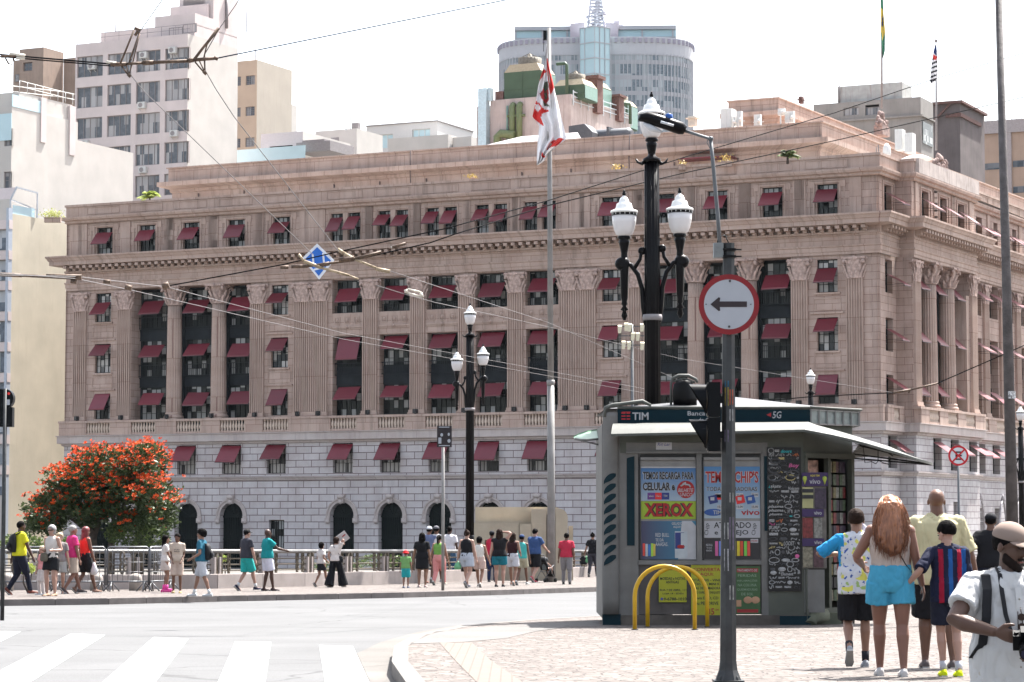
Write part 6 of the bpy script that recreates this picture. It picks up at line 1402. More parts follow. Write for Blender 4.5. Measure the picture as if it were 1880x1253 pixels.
wire('trolley_wire', [(650, 478, D2), (790, 446, D2), (836, 430, D2), (1005, 378, D2+4), (1260, 317, D2+8), (1535, 258, D2+14), (1900, 174, D2+20)], .011, M_WIRE, 'lower dark wire climbing right below its twin across the parapet', n=3)
wire('trolley_wire', [(1300, 745, 60), (1498, 728, 60), (1650, 721, 60), (1719, 705, 60), (1900, 626, 60)], .014, M_WIRE, 'dark cable sagging behind the kiosk roof and rising to the right edge', n=3)
fitting('wire_joint', [(1640, 722, 1672, 716, .03), (1672, 716, 1722, 704, .022), (1668, 722, 1672, 714, .02)], M_FIT, 'rusty joint on the dark cable left of the leaning pole', 60)
fitting('wire_joint', [(0, 504, 40, 506, .03), (40, 506, 150, 512, .022), (85, 507, 150, 508, .03), (130, 517, 141, 518, .03), (190, 517, 203, 518, .03), (230, 527, 242, 530, .04), (298, 527, 310, 523, .05)], M_FIT, 'rusty joints and sleeves on the wires at the left edge', 36)
fitting('wire_fitting', [(515, 491, 530, 491, .03), (535, 490, 565, 489, .03), (565, 489, 650, 478, .022), (590, 487, 605, 484, .035), (622, 478, 650, 474, .04), (650, 476, 700, 463, .025), (720, 455, 745, 447, .025)], M_FIT, 'rusty horizontal trolley fitting crossing in front of the diamond sign', D2-1)
fitting('wire_fitting', [(548, 467, 558, 480, .02), (558, 480, 590, 492, .03), (590, 492, 640, 506, .022), (640, 506, 658, 513, .015), (620, 458, 632, 466, .03), (632, 466, 650, 476, .03), (650, 476, 690, 492, .02), (690, 494, 716, 499, .032)], pmat('fitting_tan', (.30, .23, .15), .5, .2, var=.4, vs=20), 'pair of tan curved trolley arms below and right of the diamond sign', D2-1)
fitting('wire_fitting', [(745, 537, 775, 546, .016), (748, 531, 773, 537, .016), (745, 532, 746, 538, .03), (772, 538, 776, 546, .025), (718, 455, 740, 448, .02)], M_FITP, 'small pale H shaped wire fitting in front of the columns', D2)
# blue diamond sign
DY = 44; c_ = W(583, 481, DY); k = DY/F_; o = empty('diamond_sign', c_, 0, 'blue diamond sign with white border and symbol hanging on the wires', 'sign'); 
def dm(s): return [(-29*k*s, 6*k*s), (-1*k*s, 34*k*s), (31*k*s, 3*k*s), (3*k*s, -33*k*s)]
m = MB(); m.prism(dm(1), 0, .02); m.build('plate', pmat('plate_white', (.62, .63, .66), .4), o); m = MB(); m.prism(dm(.8), -.006, -.001); m.build('blue_field', pmat('sign_blue', (.02, .12, .45), .4), o)
m = MB(); m.bar((-9*k, -.01, 14*k), (-7*k, -.01, -8*k), 3.4*k, .004); m.bar((10*k, -.01, 16*k), (12*k, -.01, -2*k), 3.4*k, .004); m.bar((-7*k, -.01, -15*k), (13*k, -.01, -10*k), (.004), 3.4*k); m.build('symbol', pmat('plate_white', (0, 0, 0)), o)
# ================================================================ newspaper kiosk
KY = 39.5; K0 = Vector((W(1106, HOR, KY).x, KY, g(KY)))
def kp(x, y, d=0): q = W(x, y, KY-d); return (q.x-K0.x, -d, q.z-K0.z)
def kx_(x, d=0): return kp(x, HOR, d)[0]
def kz_(y, d=0): return kp(1300, y, d)[2]
kiosk = empty('newspaper_kiosk', K0, 0, 'grey newspaper kiosk with posters, dark sign band and white awning', 'kiosk')
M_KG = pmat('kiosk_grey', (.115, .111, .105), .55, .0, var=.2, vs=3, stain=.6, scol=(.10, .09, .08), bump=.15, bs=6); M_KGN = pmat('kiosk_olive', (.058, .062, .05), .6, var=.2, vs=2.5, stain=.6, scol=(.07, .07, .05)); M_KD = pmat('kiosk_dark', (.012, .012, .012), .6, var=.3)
M_TEAL = pmat('kiosk_teal', (.004, .017, .024), .5, var=.1, spec=.1); M_LOW = pmat('kiosk_lower', (.06, .052, .048), .7, var=.25, vs=3, stain=.5, scol=(.05, .04, .04)); M_AWW = pmat('awning_white', (.062, .065, .058), .6, var=.10, vs=1.6, stain=.15, scol=(.3, .3, .25)); M_SIGN = pmat('sign_band_teal', (.002, .014, .021), .4, var=.1, spec=.08)
M_ALU = pmat('dull_aluminium', (.16, .155, .15), .45, .3, var=.12, vs=6)
xL, xR = 0.0, kx_(1476); CH = .87; zT = kz_(779); BK = 2.9
def text(s, x, z, w_, h, mat, parent, y=-.004, bold=.0, ext=.0008, rot=0, name='lettering', shear=0, align='fill'):
 cu = bpy.data.curves.new('t', 'FONT'); cu.body = s; cu.extrude = .01; cu.offset = bold; cu.resolution_u = 2; cu.shear = shear; cu.align_x = 'CENTER'
 ob = bpy.data.objects.new('t', cu); COL.objects.link(ob); dg = bpy.context.evaluated_depsgraph_get(); me = bpy.data.meshes.new_from_object(ob.evaluated_get(dg)); bpy.data.objects.remove(ob)
 if not me.vertices: return None
 xs = [v.co.x for v in me.vertices]; ys = [v.co.y for v in me.vertices]; sx, sy = max(xs)-min(xs), max(ys)-min(ys); cxm, cym = (max(xs)+min(xs))/2, (max(ys)+min(ys))/2
 for v in me.vertices:
  a, b_ = (v.co.x-cxm)/sx*w_, (v.co.y-cym)/sy*h
  if rot: a, b_ = a*cos(rot)-b_*sin(rot), a*sin(rot)+b_*cos(rot)
  v.co = (a, -v.co.z/.01*ext, b_)
 me.materials.clear(); me.materials.append(mat); me.update(); return link(name, me, parent, (x, y, z))
# roof, walls
m = MB(); 
m.box(xL, kx_(1140), 0, .25, .1, zT); m.box(xL, .06, .25, BK, .1, zT)
m.box(kx_(1140), kx_(1172), .0, .08, .15, zT); m.box(kx_(1279), kx_(1288.5), -.015, .08, .95, kz_(831)); m.box(kx_(1397.5), kx_(1410), 0, .08, .15, zT); m.box(kx_(1140), kx_(1410), -.004, .08, kz_(831), kz_(813)); m.box(kx_(1172), kx_(1397.5), -.03, .1, kz_(1037), kz_(1029))
m.box(kx_(1150), kx_(1398), -.05, -.0, kz_(833), kz_(829)); m.build('body_frame', M_KG, kiosk)
m = MB(); m.box(kx_(1139), xR, -.008, .09, kz_(812.6), kz_(795)); m.box(kx_(1139), kx_(1150), -.0065, .09, kz_(832), kz_(812.8)); m.box(kx_(1410), xR, .0, .09, .12, kz_(812.5)); 
m.face([(xR, 0, zT), (xR+CH, CH, zT), (xR+CH, CH, zT-.52), (xR, 0, zT-.52)]); m.face([(xR+CH, CH, .1), (xR+CH, BK, .1), (xR+CH, BK, zT), (xR+CH, CH, zT)])
m.box(xL+.06, xR+CH, BK-.05, BK, .1, zT); m.build('green_panels', M_KGN, kiosk)
m = MB(); m.box(kx_(1140), kx_(1410), .02, .08, .16, kz_(1037)); [m.box(kx_(x), kx_(x)+.012, .012, .02, .16, kz_(1038)) for x in (1150, 1215, 1255, 1333)]; m.build('lower_panel', M_LOW, kiosk)
m = MB(); m.box(kx_(1140), xR+.02, -.02, .1, -.02, .15); m.box(xR+.15, xR+CH, CH-.1, CH+.1, -.02, .2); m.build('plinth', pmat('plinth_concrete', (.07, .06, .052), .9, var=.3, vs=4), kiosk)
m = MB(); m.box(xL, kx_(1139), -.035, .25, -.02, kz_(1128)); m.box(kx_(1430), kx_(1487), -.03, .15, -.02, kz_(1131)); m.box(kx_(1151), kx_(1165), -.012, 0, kz_(1002), kz_(842)); m.prism([(kx_(1151), kz_(842)), (kx_(1165), kz_(842)), (kx_(1165), kz_(838)), (kx_(1158), kz_(839.5))], -.012, 0); m.box(kx_(1403.5), kx_(1409), -.014, 0, kz_(975), kz_(838)); m.build('teal_trim', M_TEAL, kiosk)
# bulging corner pillar with slanted slats
m = MB(); px0, px1 = kx_(1107), kx_(1136); n = 8; rg = []
for z in (kz_(1128), kz_(1100), kz_(1040), kz_(860), kz_(800), kz_(766), kz_(758)):
 rg.append([(lerp(px0, px1, i/n), -.035-.06*sin(pi*i/n)**.7, z) for i in range(n+1)]+[(px1, .0, z), (px0, .0, z)])
m.grid(rg); m.build('corner_pillar', M_KG, kiosk)
m = MB()
for j in range(9):
 zc_ = kz_(1034-j*18.7); pts = []
 for i in range(9): t = i/8; x_ = lerp(px0+.012, px1-.045, t); zz2 = zc_+.12*(t**.6)-.02; th = .045*sin(pi*(.12+.8*t)) + .01; pts.append([(x_, -.052-.058*sin(pi*min(1, max(0, (x_-px0)/(px1-px0))))**.7, zz2-th), (x_, -.052-.058*sin(pi*min(1, max(0, (x_-px0)/(px1-px0))))**.7, zz2+th)])
 m.grid(pts, closed=False, caps=False)
m.build('slats', M_TEAL, kiosk)
# shutters
m = MB(); m.box(kx_(1173), kx_(1278.5), .03, .07, kz_(1028), kz_(833)); m.box(kx_(1289), kx_(1397), .03, .07, kz_(1028), kz_(833)); [m.box(kx_(a)+.02, kx_(b_)-.02, -.02, .03, kz_(845), kz_(840)) for a, b_ in ((1174, 1278), (1290, 1396))]; m.build('shutter', M_ALU, kiosk)
m = MB(); [m.box(kx_(a), kx_(b_), -.0, .03, kz_(840), kz_(834)) for a, b_ in ((1174, 1278), (1290, 1396))]; [m.box(kx_(a), kx_(a)+.025, .0, .03, kz_(1028), kz_(840)) for a in (1173, 1289)]; m.build('painted_shadow', M_KD, kiosk)  # solid dark strips painted in as shade along shutter tops and left edges
# sign band, awning, roof
sb0, sb1 = kx_(1134, .05), kx_(1489, .05)
m = MB(); m.box(sb0, sb1, -.05, .05, kz_(779, .05), kz_(752, .05)); m.build('sign_band', M_SIGN, kiosk)
zs0, zs1 = kz_(779), kz_(752)
m = MB(); m.face([(sb1, -.05, zs0), (xR+CH+.1, CH, zs0), (xR+CH+.1, CH, zs1), (sb1, -.05, zs1)]); m.face([(xR+CH+.1, CH, zs0), (xR+CH+.1, BK, zs0), (xR+CH+.1, BK, zs1), (xR+CH+.1, CH, zs1)]); m.build('side_sign_glass', pmat('side_glass', (.16, .18, .175), .25, var=.3, vs=8), kiosk)
m = MB(); 
for i in range(7): t = i/6; p_ = (lerp(sb1, xR+CH+.1, t)+.012, lerp(-.05, CH, t)-.012); m.bar((p_[0], p_[1], zs0), (p_[0], p_[1], zs1), .02)
for z in (zs0+.01, zs1-.01): m.bar((sb1, -.06, z), (xR+CH+.11, CH-.01, z), .02); m.bar((xR+CH+.12, CH, z), (xR+CH+.12, BK, z), .02)
m.build('side_sign_frame', M_ALU, kiosk)
m = MB(); zr = kz_(752); apx = (2.2, 1.6, zr+.27)
ring_ = [(kx_(1112), -.06, zr+.01), (sb1, -.06, zr+.01), (xR+CH+.15, CH, zr+.01), (xR+CH+.15, BK, zr+.01), (kx_(1105), BK, zr+.01)]
for a, b_ in zip(ring_, ring_[1:]+ring_[:1]): m.face([a, b_, apx])
m.build('roof', pmat('roof_zinc', (.045, .045, .048), .5, .2, var=.2, vs=2), kiosk)
m = MB(); m.tube([(kx_(1110), -.07, zr-.12), (kx_(1112), -.07, zr+.02), (kx_(1125), -.07, zr+.06), (kx_(1150), -.05, zr+.09), (kx_(1180), -.06, zr+.12), (kx_(1196), -.05, zr+.06)], [.02, .035, .035, .03, .035, .02], 8); m.tube([(sb0, -.06, zr+.025), (sb1, -.06, zr+.025)], .022, 8); m.tube([(sb1, -.06, zr+.03), (xR+CH+.15, CH, zr+.03)], .02, 8); m.build('roof_trim', M_AWW, kiosk)
def aw(mb, pts_in, pts_out, t=.015):
 """curved sheet from wall line to outer line"""
 rows = []
 for k in range(7):
  s = k/6; rows.append([tuple(Vector(a)*(1-s)+Vector(b_)*s+Vector((0, 0, .07*sin(pi*s)))) for a, b_ in zip(pts_in, pts_out)])
 mb.grid(rows, closed=False, caps=False); mb.grid([[(x, y, z-t) for x, y, z in r_] for r_ in rows], closed=False, caps=False)
 for a, b_ in zip(pts_out, pts_out[1:]): mb.bar(tuple(Vector(a)-Vector((0, 0, .02))), tuple(Vector(b_)-Vector((0, 0, .02))), .03, .035)
ai = [(kx_(1128), -.055, zs0+.0), (sb1, -.055, zs0+.0), (xR+CH+.12, CH, zs0+.0), (xR+CH+.12, BK-.2, zs0)]
q0 = kp(1122, 797, .5); q1 = kp(1478, 789, .5)
ao = [q0, q1, (xR+CH+.30, CH-.32, zs0-.22), (xR+CH+1.25, 1.35, zs0-.62)]
m = MB(); aw(m, ai[:2], ao[:2]); m.build('front_awning', M_AWW, kiosk)
m = MB(); 
def cv(a, b_, n=7, bulge=0): return [tuple(Vector(a).lerp(Vector(b_), i/n)+Vector((bulge*sin(pi*i/n), -bulge*.6*sin(pi*i/n), 0))) for i in range(n+1)]
si = cv(ai[1], ai[2])[:-1]+cv(ai[2], (xR+CH+.12, 2.2, zs0)); si = [(a, b_, c_-.46*(i/14)**.8) for i, (a, b_, c_) in enumerate(si)]; so = [tuple(W(x, y, KY+dy)-K0) for x, y, dy in ((1478, 789, -.5), (1500, 793, -.5), (1530, 799, -.45), (1560, 806, -.4), (1590, 814, -.3), (1620, 823, -.1), (1645, 830, .1), (1665, 836, .3), (1680, 841, .5), (1690, 844, .7), (1698, 846, .9), (1704, 848, 1.1), (1708, 849, 1.3), (1710, 850, 1.5), (1711, 850, 1.7))]
aw(m, si, so[:len(si)]); m.build('side_awning', M_AWW, kiosk)
m = MB()   # awning ribs and hanging wires
for i in (3, 7, 11, 13): m.bar(tuple(Vector(si[i])-Vector((0, 0, .04))), tuple(Vector(so[i])-Vector((0, 0, .03))), .025)
wr = [tuple(W(x, y, KY+.9)-K0) for x, y in ((1545, 812), (1560, 830), (1585, 822), (1588, 850), (1600, 848), (1608, 852), (1613, 846), (1621, 850), (1632, 853))]; m.tube(wr, .008, 5); wr = [tuple(W(x, y, KY+.9)-K0) for x, y in ((1570, 815), (1600, 822), (1612, 826), (1612, 846))]; m.tube(wr, .008, 5); m.tube([tuple(W(x, y, KY+.4)-K0) for x, y in ((1565, 800), (1600, 812), (1640, 838))], .01, 5)
m.build('awning_ribs', M_KD, kiosk)
m = MB(); la = [tuple(W(x, y, KY+2.6)-K0) for x, y in ((1103, 789), (1080, 792), (1064, 797), (1053, 803))]; lb_ = [tuple(W(x, y, KY+1.8)-K0) for x, y in ((1103, 806), (1082, 808), (1066, 808), (1055, 806))]; m.grid([la, lb_], closed=False, caps=False); m.tube(la, .015, 6); m.build('left_awning', pmat('green_canopy', (.12, .22, .13), .4), kiosk)
m = MB(); m.tube(lb_, .02, 6); m.tube([tuple(W(x, y, KY+1.8)-K0) for x, y in ((1055, 806), (1078, 812), (1104, 818))], .014, 6); m.build('left_awning_frame', M_ALU, kiosk)
m = MB(); m.box(kx_(1100, -2.5), -.001, .3, BK, .1, zT-.05); m.build('left_side', M_KG, kiosk)
# small sticker over the left shutter, hanging drip
o = MB(); o.box(kx_(1205), kx_(1234), -.007, 0, kz_(826), kz_(811)); o = o.build('sticker', pmat('paper_white', (.36, .35, .36), .7, var=.05), kiosk)
M_TXB = pmat('ink_blue', (.06, .06, .2), .6); M_TXK = pmat('ink_black', (.02, .02, .022), .6); M_TXR = pmat('ink_red', (.24, .012, .012), .6); M_TXW = pmat('ink_white', (.30, .30, .31), .6); M_TXY = pmat('ink_yellow', (.5, .42, .03), .6)
text('Kit Lar', kx_(1219.5), kz_(816), .20, .05, M_TXB, o, -.009, shear=.3); 
# sign band lettering
sb = [c for c in kids(kiosk) if c.name.startswith('sign_band')][0]
text('TIM', kx_(1176.5, .05), kz_(764.5, .05), .25, .115, M_TXW, sb, -.052, .02)
m = MB(); [m.box(kx_(x0, .05), kx_(x1, .05), -.054, -.051, kz_(y+1.2, .05), kz_(y-1.2, .05)) for y in (758.8, 764.3, 769.8) for x0, x1 in ((1141.5, 1149), (1151, 1157.5))]; m.box(kx_(1142, .05), kx_(1158, .05), -.0535, -.0515, kz_(757.5, .05), kz_(756.3, .05)); m.build('logo', pmat('logo_red', (.30, .01, .015), .5), sb)
text('Banca', kx_(1279.5, .05), kz_(759.3, .05), .27, .068, M_TXW, sb, -.052, .012); text('do C', kx_(1293, .05), kz_(771, .05), .16, .06, M_TXW, sb, -.052, .012)
text('5G', kx_(1428, .05), kz_(762, .05), .14, .11, M_TXW, sb, -.052, .015, shear=.15); m = MB(); m.prism([(kx_(1408.5, .05), kz_(762, .05)), (kx_(1417, .05), kz_(758, .05)), (kx_(1417, .05), kz_(766, .05))], -.054, -.051); m.build('logo', pmat('logo_red', (0, 0, 0)), sb)
# posters -------------------------------------------------------------
def grad(name, c1, c2, z0, z1, axis=2):
 if name in MATS: return MATS[name]
 m_, nt, b = new_mat(name); tc = N(nt, 'ShaderNodeTexCoord'); sp_ = N(nt, 'ShaderNodeSeparateXYZ'); L(nt, tc.outputs['Object'], sp_.inputs[0]); mr = N(nt, 'ShaderNodeMapRange'); mr.inputs[1].default_value = z0; mr.inputs[2].default_value = z1; L(nt, sp_.outputs[axis], mr.inputs[0])
 L(nt, mix(nt, mr.outputs[0], c1, c2), b.inputs['Base Color']); b.inputs['Roughness'].default_value = .35; MATS[name] = m_; return m_
def poster(x0, x1, y0, y1, mat, d=.0, label=None, yoff=.0):
 m = MB(); m.box(kx_(x0), kx_(x1), yoff-.006-d, yoff-.001-d, kz_(y1), kz_(y0)); o = m.build('poster', mat, kiosk)
 if label: o['label'] = label
 return o
YO = .029
def T_(s, x, y, wpx, hpx, mat, par, bold=.02, yo=YO, out=None, **k):
 d_ = yo-.0075
 if out: text(s, kx_(x), kz_(y), wpx/119*1.02, hpx/119*1.03, out, par, d_, bold+.05, name='lettering_outline', **k); d_ -= .0012
 return text(s, kx_(x), kz_(y), wpx/119, hpx/119, mat, par, d_, bold, **k)
p1 = poster(1177, 1278, 860, 920, grad('poster_sky', (.20, .25, .30), (.015, .09, .23), kz_(918), kz_(862)), yoff=YO, label='blue poster with the words TEMOS RECARGA PARA CELULAR')
T_('TEMOS RECARGA PARA', 1227.5, 873.5, 93, 14, M_TXK, p1, .035, out=M_TXW); T_('CELULAR e', 1210, 893.5, 59, 15, M_TXK, p1, .035, out=M_TXW)
m = MB(); m.tube([(kx_(1259.5), YO-.011, kz_(899)), (kx_(1259.5), YO-.007, kz_(899))], 16/119, 32, smooth=False); m.build('round_badge', M_TXR, p1); T_('BILHETE', 1259.5, 900.5, 28, 6.5, M_TXW, p1, .01, YO-.005, shear=.2); T_('UNICO', 1260, 908.5, 23, 6.5, M_TXW, p1, .01, YO-.005, shear=.2)
m = MB(); m.tube([(kx_(1250), YO-.013, kz_(893)), (kx_(1257), YO-.013, kz_(889)), (kx_(1266), YO-.013, kz_(891)), (kx_(1268), YO-.013, kz_(895))], .014, 6); m.prism([(kx_(1253), kz_(888)), (kx_(1260), kz_(884.5)), (kx_(1260), kz_(892))], YO-.015, YO-.012); m.build('badge_arrow', M_TXW, p1)
m = MB(); m.box(kx_(1189), kx_(1203), YO-.009, YO-.007, kz_(917.5), kz_(905)); m.k = 1; m.box(kx_(1203.1), kx_(1215), YO-.009, YO-.007, kz_(917.5), kz_(905)); m.k = 2; m.box(kx_(1215.1), kx_(1229), YO-.009, YO-.007, kz_(917.5), kz_(905)); m.build('logo_strip', [pmat('vivo_purple', (.09, .03, .14), .5), pmat('claro_red', (.45, .02, .02), .5), pmat('navy', (.02, .03, .12), .5)], p1)
T_('vivo', 1196, 911, 9, 4, M_TXW, p1, .01, YO-.003); T_('Claro', 1209, 911, 9, 3.5, M_TXW, p1, .01, YO-.003); T_('TIM', 1222, 911, 7, 4, M_TXW, p1, .01, YO-.003)
p2 = poster(1177, 1278, 920.6, 953.5, pmat('lime_paper', (.20, .27, .02), .4, var=.04), yoff=YO, label='lime green poster with XEROX in red'); T_('XEROX', 1228, 936.5, 89, 25, M_TXR, p2, .03, out=M_TXK)
m = MB(); m.box(kx_(1177), kx_(1278), YO-.006, YO-.001, kz_(859.5), kz_(857)); m.build('poster_edge', M_TXW, kiosk)
p3 = poster(1177, 1278, 957, 1027.5, grad('poster_energy', (.02, .022, .06), (.01, .11, .19), kx_(1182), kx_(1262), 0), yoff=YO, label='dark blue energy drink poster with large can')
m = MB(); m.prism([(kx_(1252), kz_(957.2)), (kx_(1270), kz_(957.2)), (kx_(1278), kz_(966)), (kx_(1278), kz_(1027.4)), (kx_(1245), kz_(1027.4))], YO-.009, YO-.0065); m.build('white_side', M_TXW, p3)
T_('GELADO', 1243, 961.5, 19, 5, M_TXW, p3, .02, YO-.003); T_('AQUI!!', 1243, 968, 14, 5, M_TXW, p3, .02, YO-.003)
for s, y, w_ in (('RED BULL', 982.5, 25), ('TE DÁ', 991, 15), ('AAASAS.', 999.5, 23)): T_(s, 1203.5+w_/2, y, w_, 7, M_TXW, p3, .015)
M_CAN = pmat('can_silver', (.3, .33, .36), .3, .4)
m = MB(); m.box(kx_(1239), kx_(1262), YO-.013, YO-.0095, kz_(1025), kz_(976)); m.k = 1; m.box(kx_(1239.5), kx_(1256), YO-.015, YO-.0132, kz_(1008), kz_(978)); m.k = 2; m.ell((kx_(1250), YO-.015, kz_(1004)), (.06, .002, .03), 10, 6); m.k = 0; m.box(kx_(1250), kx_(1261), YO-.016, YO-.0152, kz_(1001), kz_(979)); m.build('can_picture', [M_CAN, pmat('navy', (0, 0, 0)), M_TXR], p3)
m = MB(); cc = [(.45, .04, .03), (.3, .32, .34), (.03, .12, .35), (.25, .42, .05), (.4, .3, .05)]
mats_ = [pmat('tin%d' % i, c_, .4) for i, c_ in enumerate(cc)]
for i, x in enumerate((1180, 1185, 1190, 1195, 1199)): m.k = (0, 1, 2, 3, 4)[i]; m.box(kx_(x), kx_(x+4.3), YO-.011, YO-.0085, kz_(1021+(i % 2)), kz_(998+(i % 3)))
m.build('small_cans', mats_, p3)
p4 = poster(1293, 1396, 857, 952, grad('poster_sky2', (.22, .27, .31), (.03, .12, .26), kz_(950), kz_(859)), yoff=YO, label='pale blue poster with the words TEMOS CHIP\'S in red')
T_("TEMOS CHIP'S", 1344.5, 876, 97, 22, M_TXR, p4, .02, out=M_TXW); T_('TODAS OPERADORAS', 1344, 898, 93, 7.5, M_TXK, p4, .01, out=M_TXW)
m = MB(); 
for x, y, k_ in ((1300, 912, 0), (1350, 912, 1), (1369, 912, 2)): 
 m.k = k_; a, b_ = kx_(x), kz_(y); m.face([(a, YO-.010, b_), (a+.13, YO-.010, b_+.03), (a+.16, YO-.010, b_-.09), (a+.03, YO-.010, b_-.12)]); m.k = 3; m.box(a+.04, a+.10, YO-.012, YO-.0105, b_-.06, b_-.01)
m.k = 1; m.box(kx_(1313), kx_(1335), YO-.009, YO-.007, kz_(918), kz_(908)); m.k = 3; [m.box(kx_(x), kx_(x+13), YO-.009, YO-.007, kz_(y+8), kz_(y)) for x, y in ((1314, 906), (1352, 906), (1380, 905), (1317, 927), (1352, 927), (1380, 927))]
m.k = 2; m.ell((kx_(1310), YO-.0085, kz_(941)), (17/119, .0015, 6.5/119), 20, 8); m.build('cards', [pmat('navy', (0, 0, 0)), pmat('claro_red', (0, 0, 0)), pmat('deep_blue', (.02, .06, .2), .5), M_TXW], p4, recalc=False)
for x, y in ((1320.5, 910), (1358.5, 910), (1386.5, 909)): T_('22,00', x, y, 11, 4.5, M_TXK, p4, .01, YO-.003)
for x, y in ((1323.5, 931), (1358.5, 931), (1386.5, 931)): T_('15,00', x, y, 11, 4.5, M_TXK, p4, .01, YO-.003)
T_('TIM', 1317, 941, 15, 7, M_TXW, p4, .02, YO-.004); T_('vivo', 1378, 941, 34, 10, M_TXR, p4, .02)
p5 = poster(1293, 1396, 957, 987.5, pmat('paper_white2', (.28, .28, .295), .5, var=.03), yoff=YO, label='white poster reading ATACADO e VAREJO'); T_('ATACADO', 1345, 964.5, 68, 11, M_TXK, p5, .015); T_('e VAREJO', 1343, 979, 62, 11, M_TXK, p5, .015)
T_('CHIP', 1298.5, 972, 22, 7, M_TXK, p5, .0, rot=1.35); T_('CHIP', 1385, 972, 22, 7, M_TXK, p5, .0, rot=1.35)
p6 = poster(1293, 1396, 988.2, 1027, pmat('poster_black', (.02, .018, .02), .4), yoff=YO, label='black poster with a row of coloured cans')
m = MB(); lc = [(.4, .08, .2), (.1, .15, .4), (.05, .3, .4), (.4, .3, .05), (.45, .35, .02), (.4, .05, .02), (.12, .35, .05), (.45, .05, .04)]
for i, x in enumerate((1313, 1320, 1327, 1346, 1353, 1359, 1366, 1372)): m.k = i; m.box(kx_(x), kx_(x+5.2), YO-.011, YO-.0075, kz_(1021), kz_(994)); 
m.build('coloured_cans', [pmat('lighter%d' % i, c_, .4) for i, c_ in enumerate(lc)], p6)
T_('RED BULL', 1302.5, 1001, 12, 4, M_TXW, p6, .01); T_('TE DÁ', 1302, 1006, 10, 3.4, M_TXW, p6, .01); T_('AAASAS.', 1302, 1011, 11, 3.4, M_TXW, p6, .01)
o = MB(); o.box(kx_(1378), kx_(1392), YO-.010, YO-.0075, kz_(997), kz_(990)); o.build('price_tag', M_TXW, p6); T_('10,00', 1385, 993.5, 11, 4, M_TXR, p6, .01, YO-.0035)
# low posters
M_YP = pmat('yellow_paper', (.25, .25, .015), .5, var=.07, vs=5)
p7 = poster(1209, 1260, 1047, 1106, M_YP, .02, 'small yellow poster about old coins and notes', yoff=.015)
def T2(s, x, y, w_, h, mat, par, bold=.01, **k): return text(s, kx_(x), kz_(y), w_/119, h/119, mat, par, -.0125, bold, **k)
T2('MOEDAS e NOTAS', 1234.5, 1062.5, 46, 5.2, M_TXK, p7, .015); T2('ANTIGAS', 1234, 1069, 24, 5, M_TXK, p7, .015); T2('RUA 7 DE ABRIL, 111', 1235, 1084, 48, 4.6, M_TXK, p7, .01); T2('LOJA 14 - EDEN', 1235, 1090.5, 38, 4, M_TXK, p7, .01); T2('9-6788-1010', 1239, 1100, 42, 5.6, M_TXK, p7, .015)
m = MB(); m.tube([(kx_(1214.5), -.0135, kz_(1100)), (kx_(1214.5), -.0115, kz_(1100))], 2.6/119, 12); m.build('phone_mark', M_TXB, p7)
p8 = poster(1268, 1326, 1037.5, 1133, M_YP, .02, 'tall yellow poster reading CONVERTA AQUI', yoff=.015)
M_TXR2 = pmat('ink_dark_red', (.22, .02, .02), .6)
T2('CONVERTA', 1297, 1046, 49, 6.5, M_TXR2, p8, .02); T2('AQUI:', 1297, 1055, 25, 6.5, M_TXR2, p8, .02)
for s, y, w_ in (('FITAS VHS - VINIL', 1065.5, 53), ('FITAS K7 - MINI K7', 1072.5, 53), ('FITAS DE FILMADORAS', 1080, 54), ('ROLO SUPER 8 - DISQUETES', 1088.5, 54)): T2(s, 1297, y, w_, 4.8, M_TXK, p8, .012)
T2('para DVD, CD', 1297, 1099, 42, 6.5, M_TXK, p8, .012); T2('ou PENDRIVE', 1297, 1108, 42, 6, M_TXK, p8, .012); T2('35', 1304, 1123, 13, 12, M_TXR2, p8, .02); T2(',00', 1315, 1120, 7, 4, M_TXR2, p8, .01)
p9 = poster(1334, 1395, 1040, 1127, pmat('green_paper', (.035, .075, .028), .5, var=.15, vs=6), .02, 'green poster with red heading low on the kiosk', yoff=.015)
m = MB(); m.box(kx_(1352), kx_(1391), -.0115, -.0105, kz_(1051), kz_(1044)); m.box(kx_(1352), kx_(1391), -.0115, -.0105, kz_(1125), kz_(1119)); m.build('red_strip', M_TXR2, p9); T2('TRATAMENTO DE', 1371, 1047.5, 36, 4.2, M_TXW, p9, .01)
for s, y, w_ in (('FERIDAS', 1057, 34), ('INFLAMAÇÕES', 1066.5, 37), ('NA COLUNA', 1074.5, 34), ('QUEIMADURAS', 1083, 37), ('DE SOL', 1091, 22)): T2(s, 1371, y, w_, 4.8, pmat('ink_grey_green', (.16, .22, .15), .6), p9, .01)
m = MB(); m.ell((kx_(1372), -.012, kz_(1102)), (.07, .004, .055), 12, 6); m.ell((kx_(1386), -.012, kz_(1102)), (.07, .004, .055), 12, 6); m.box(kx_(1351), kx_(1360), -.0125, -.0105, kz_(1114), kz_(1102)); m.build('egg_picture', pmat('egg_tan', (.3, .17, .10), .6), p9)
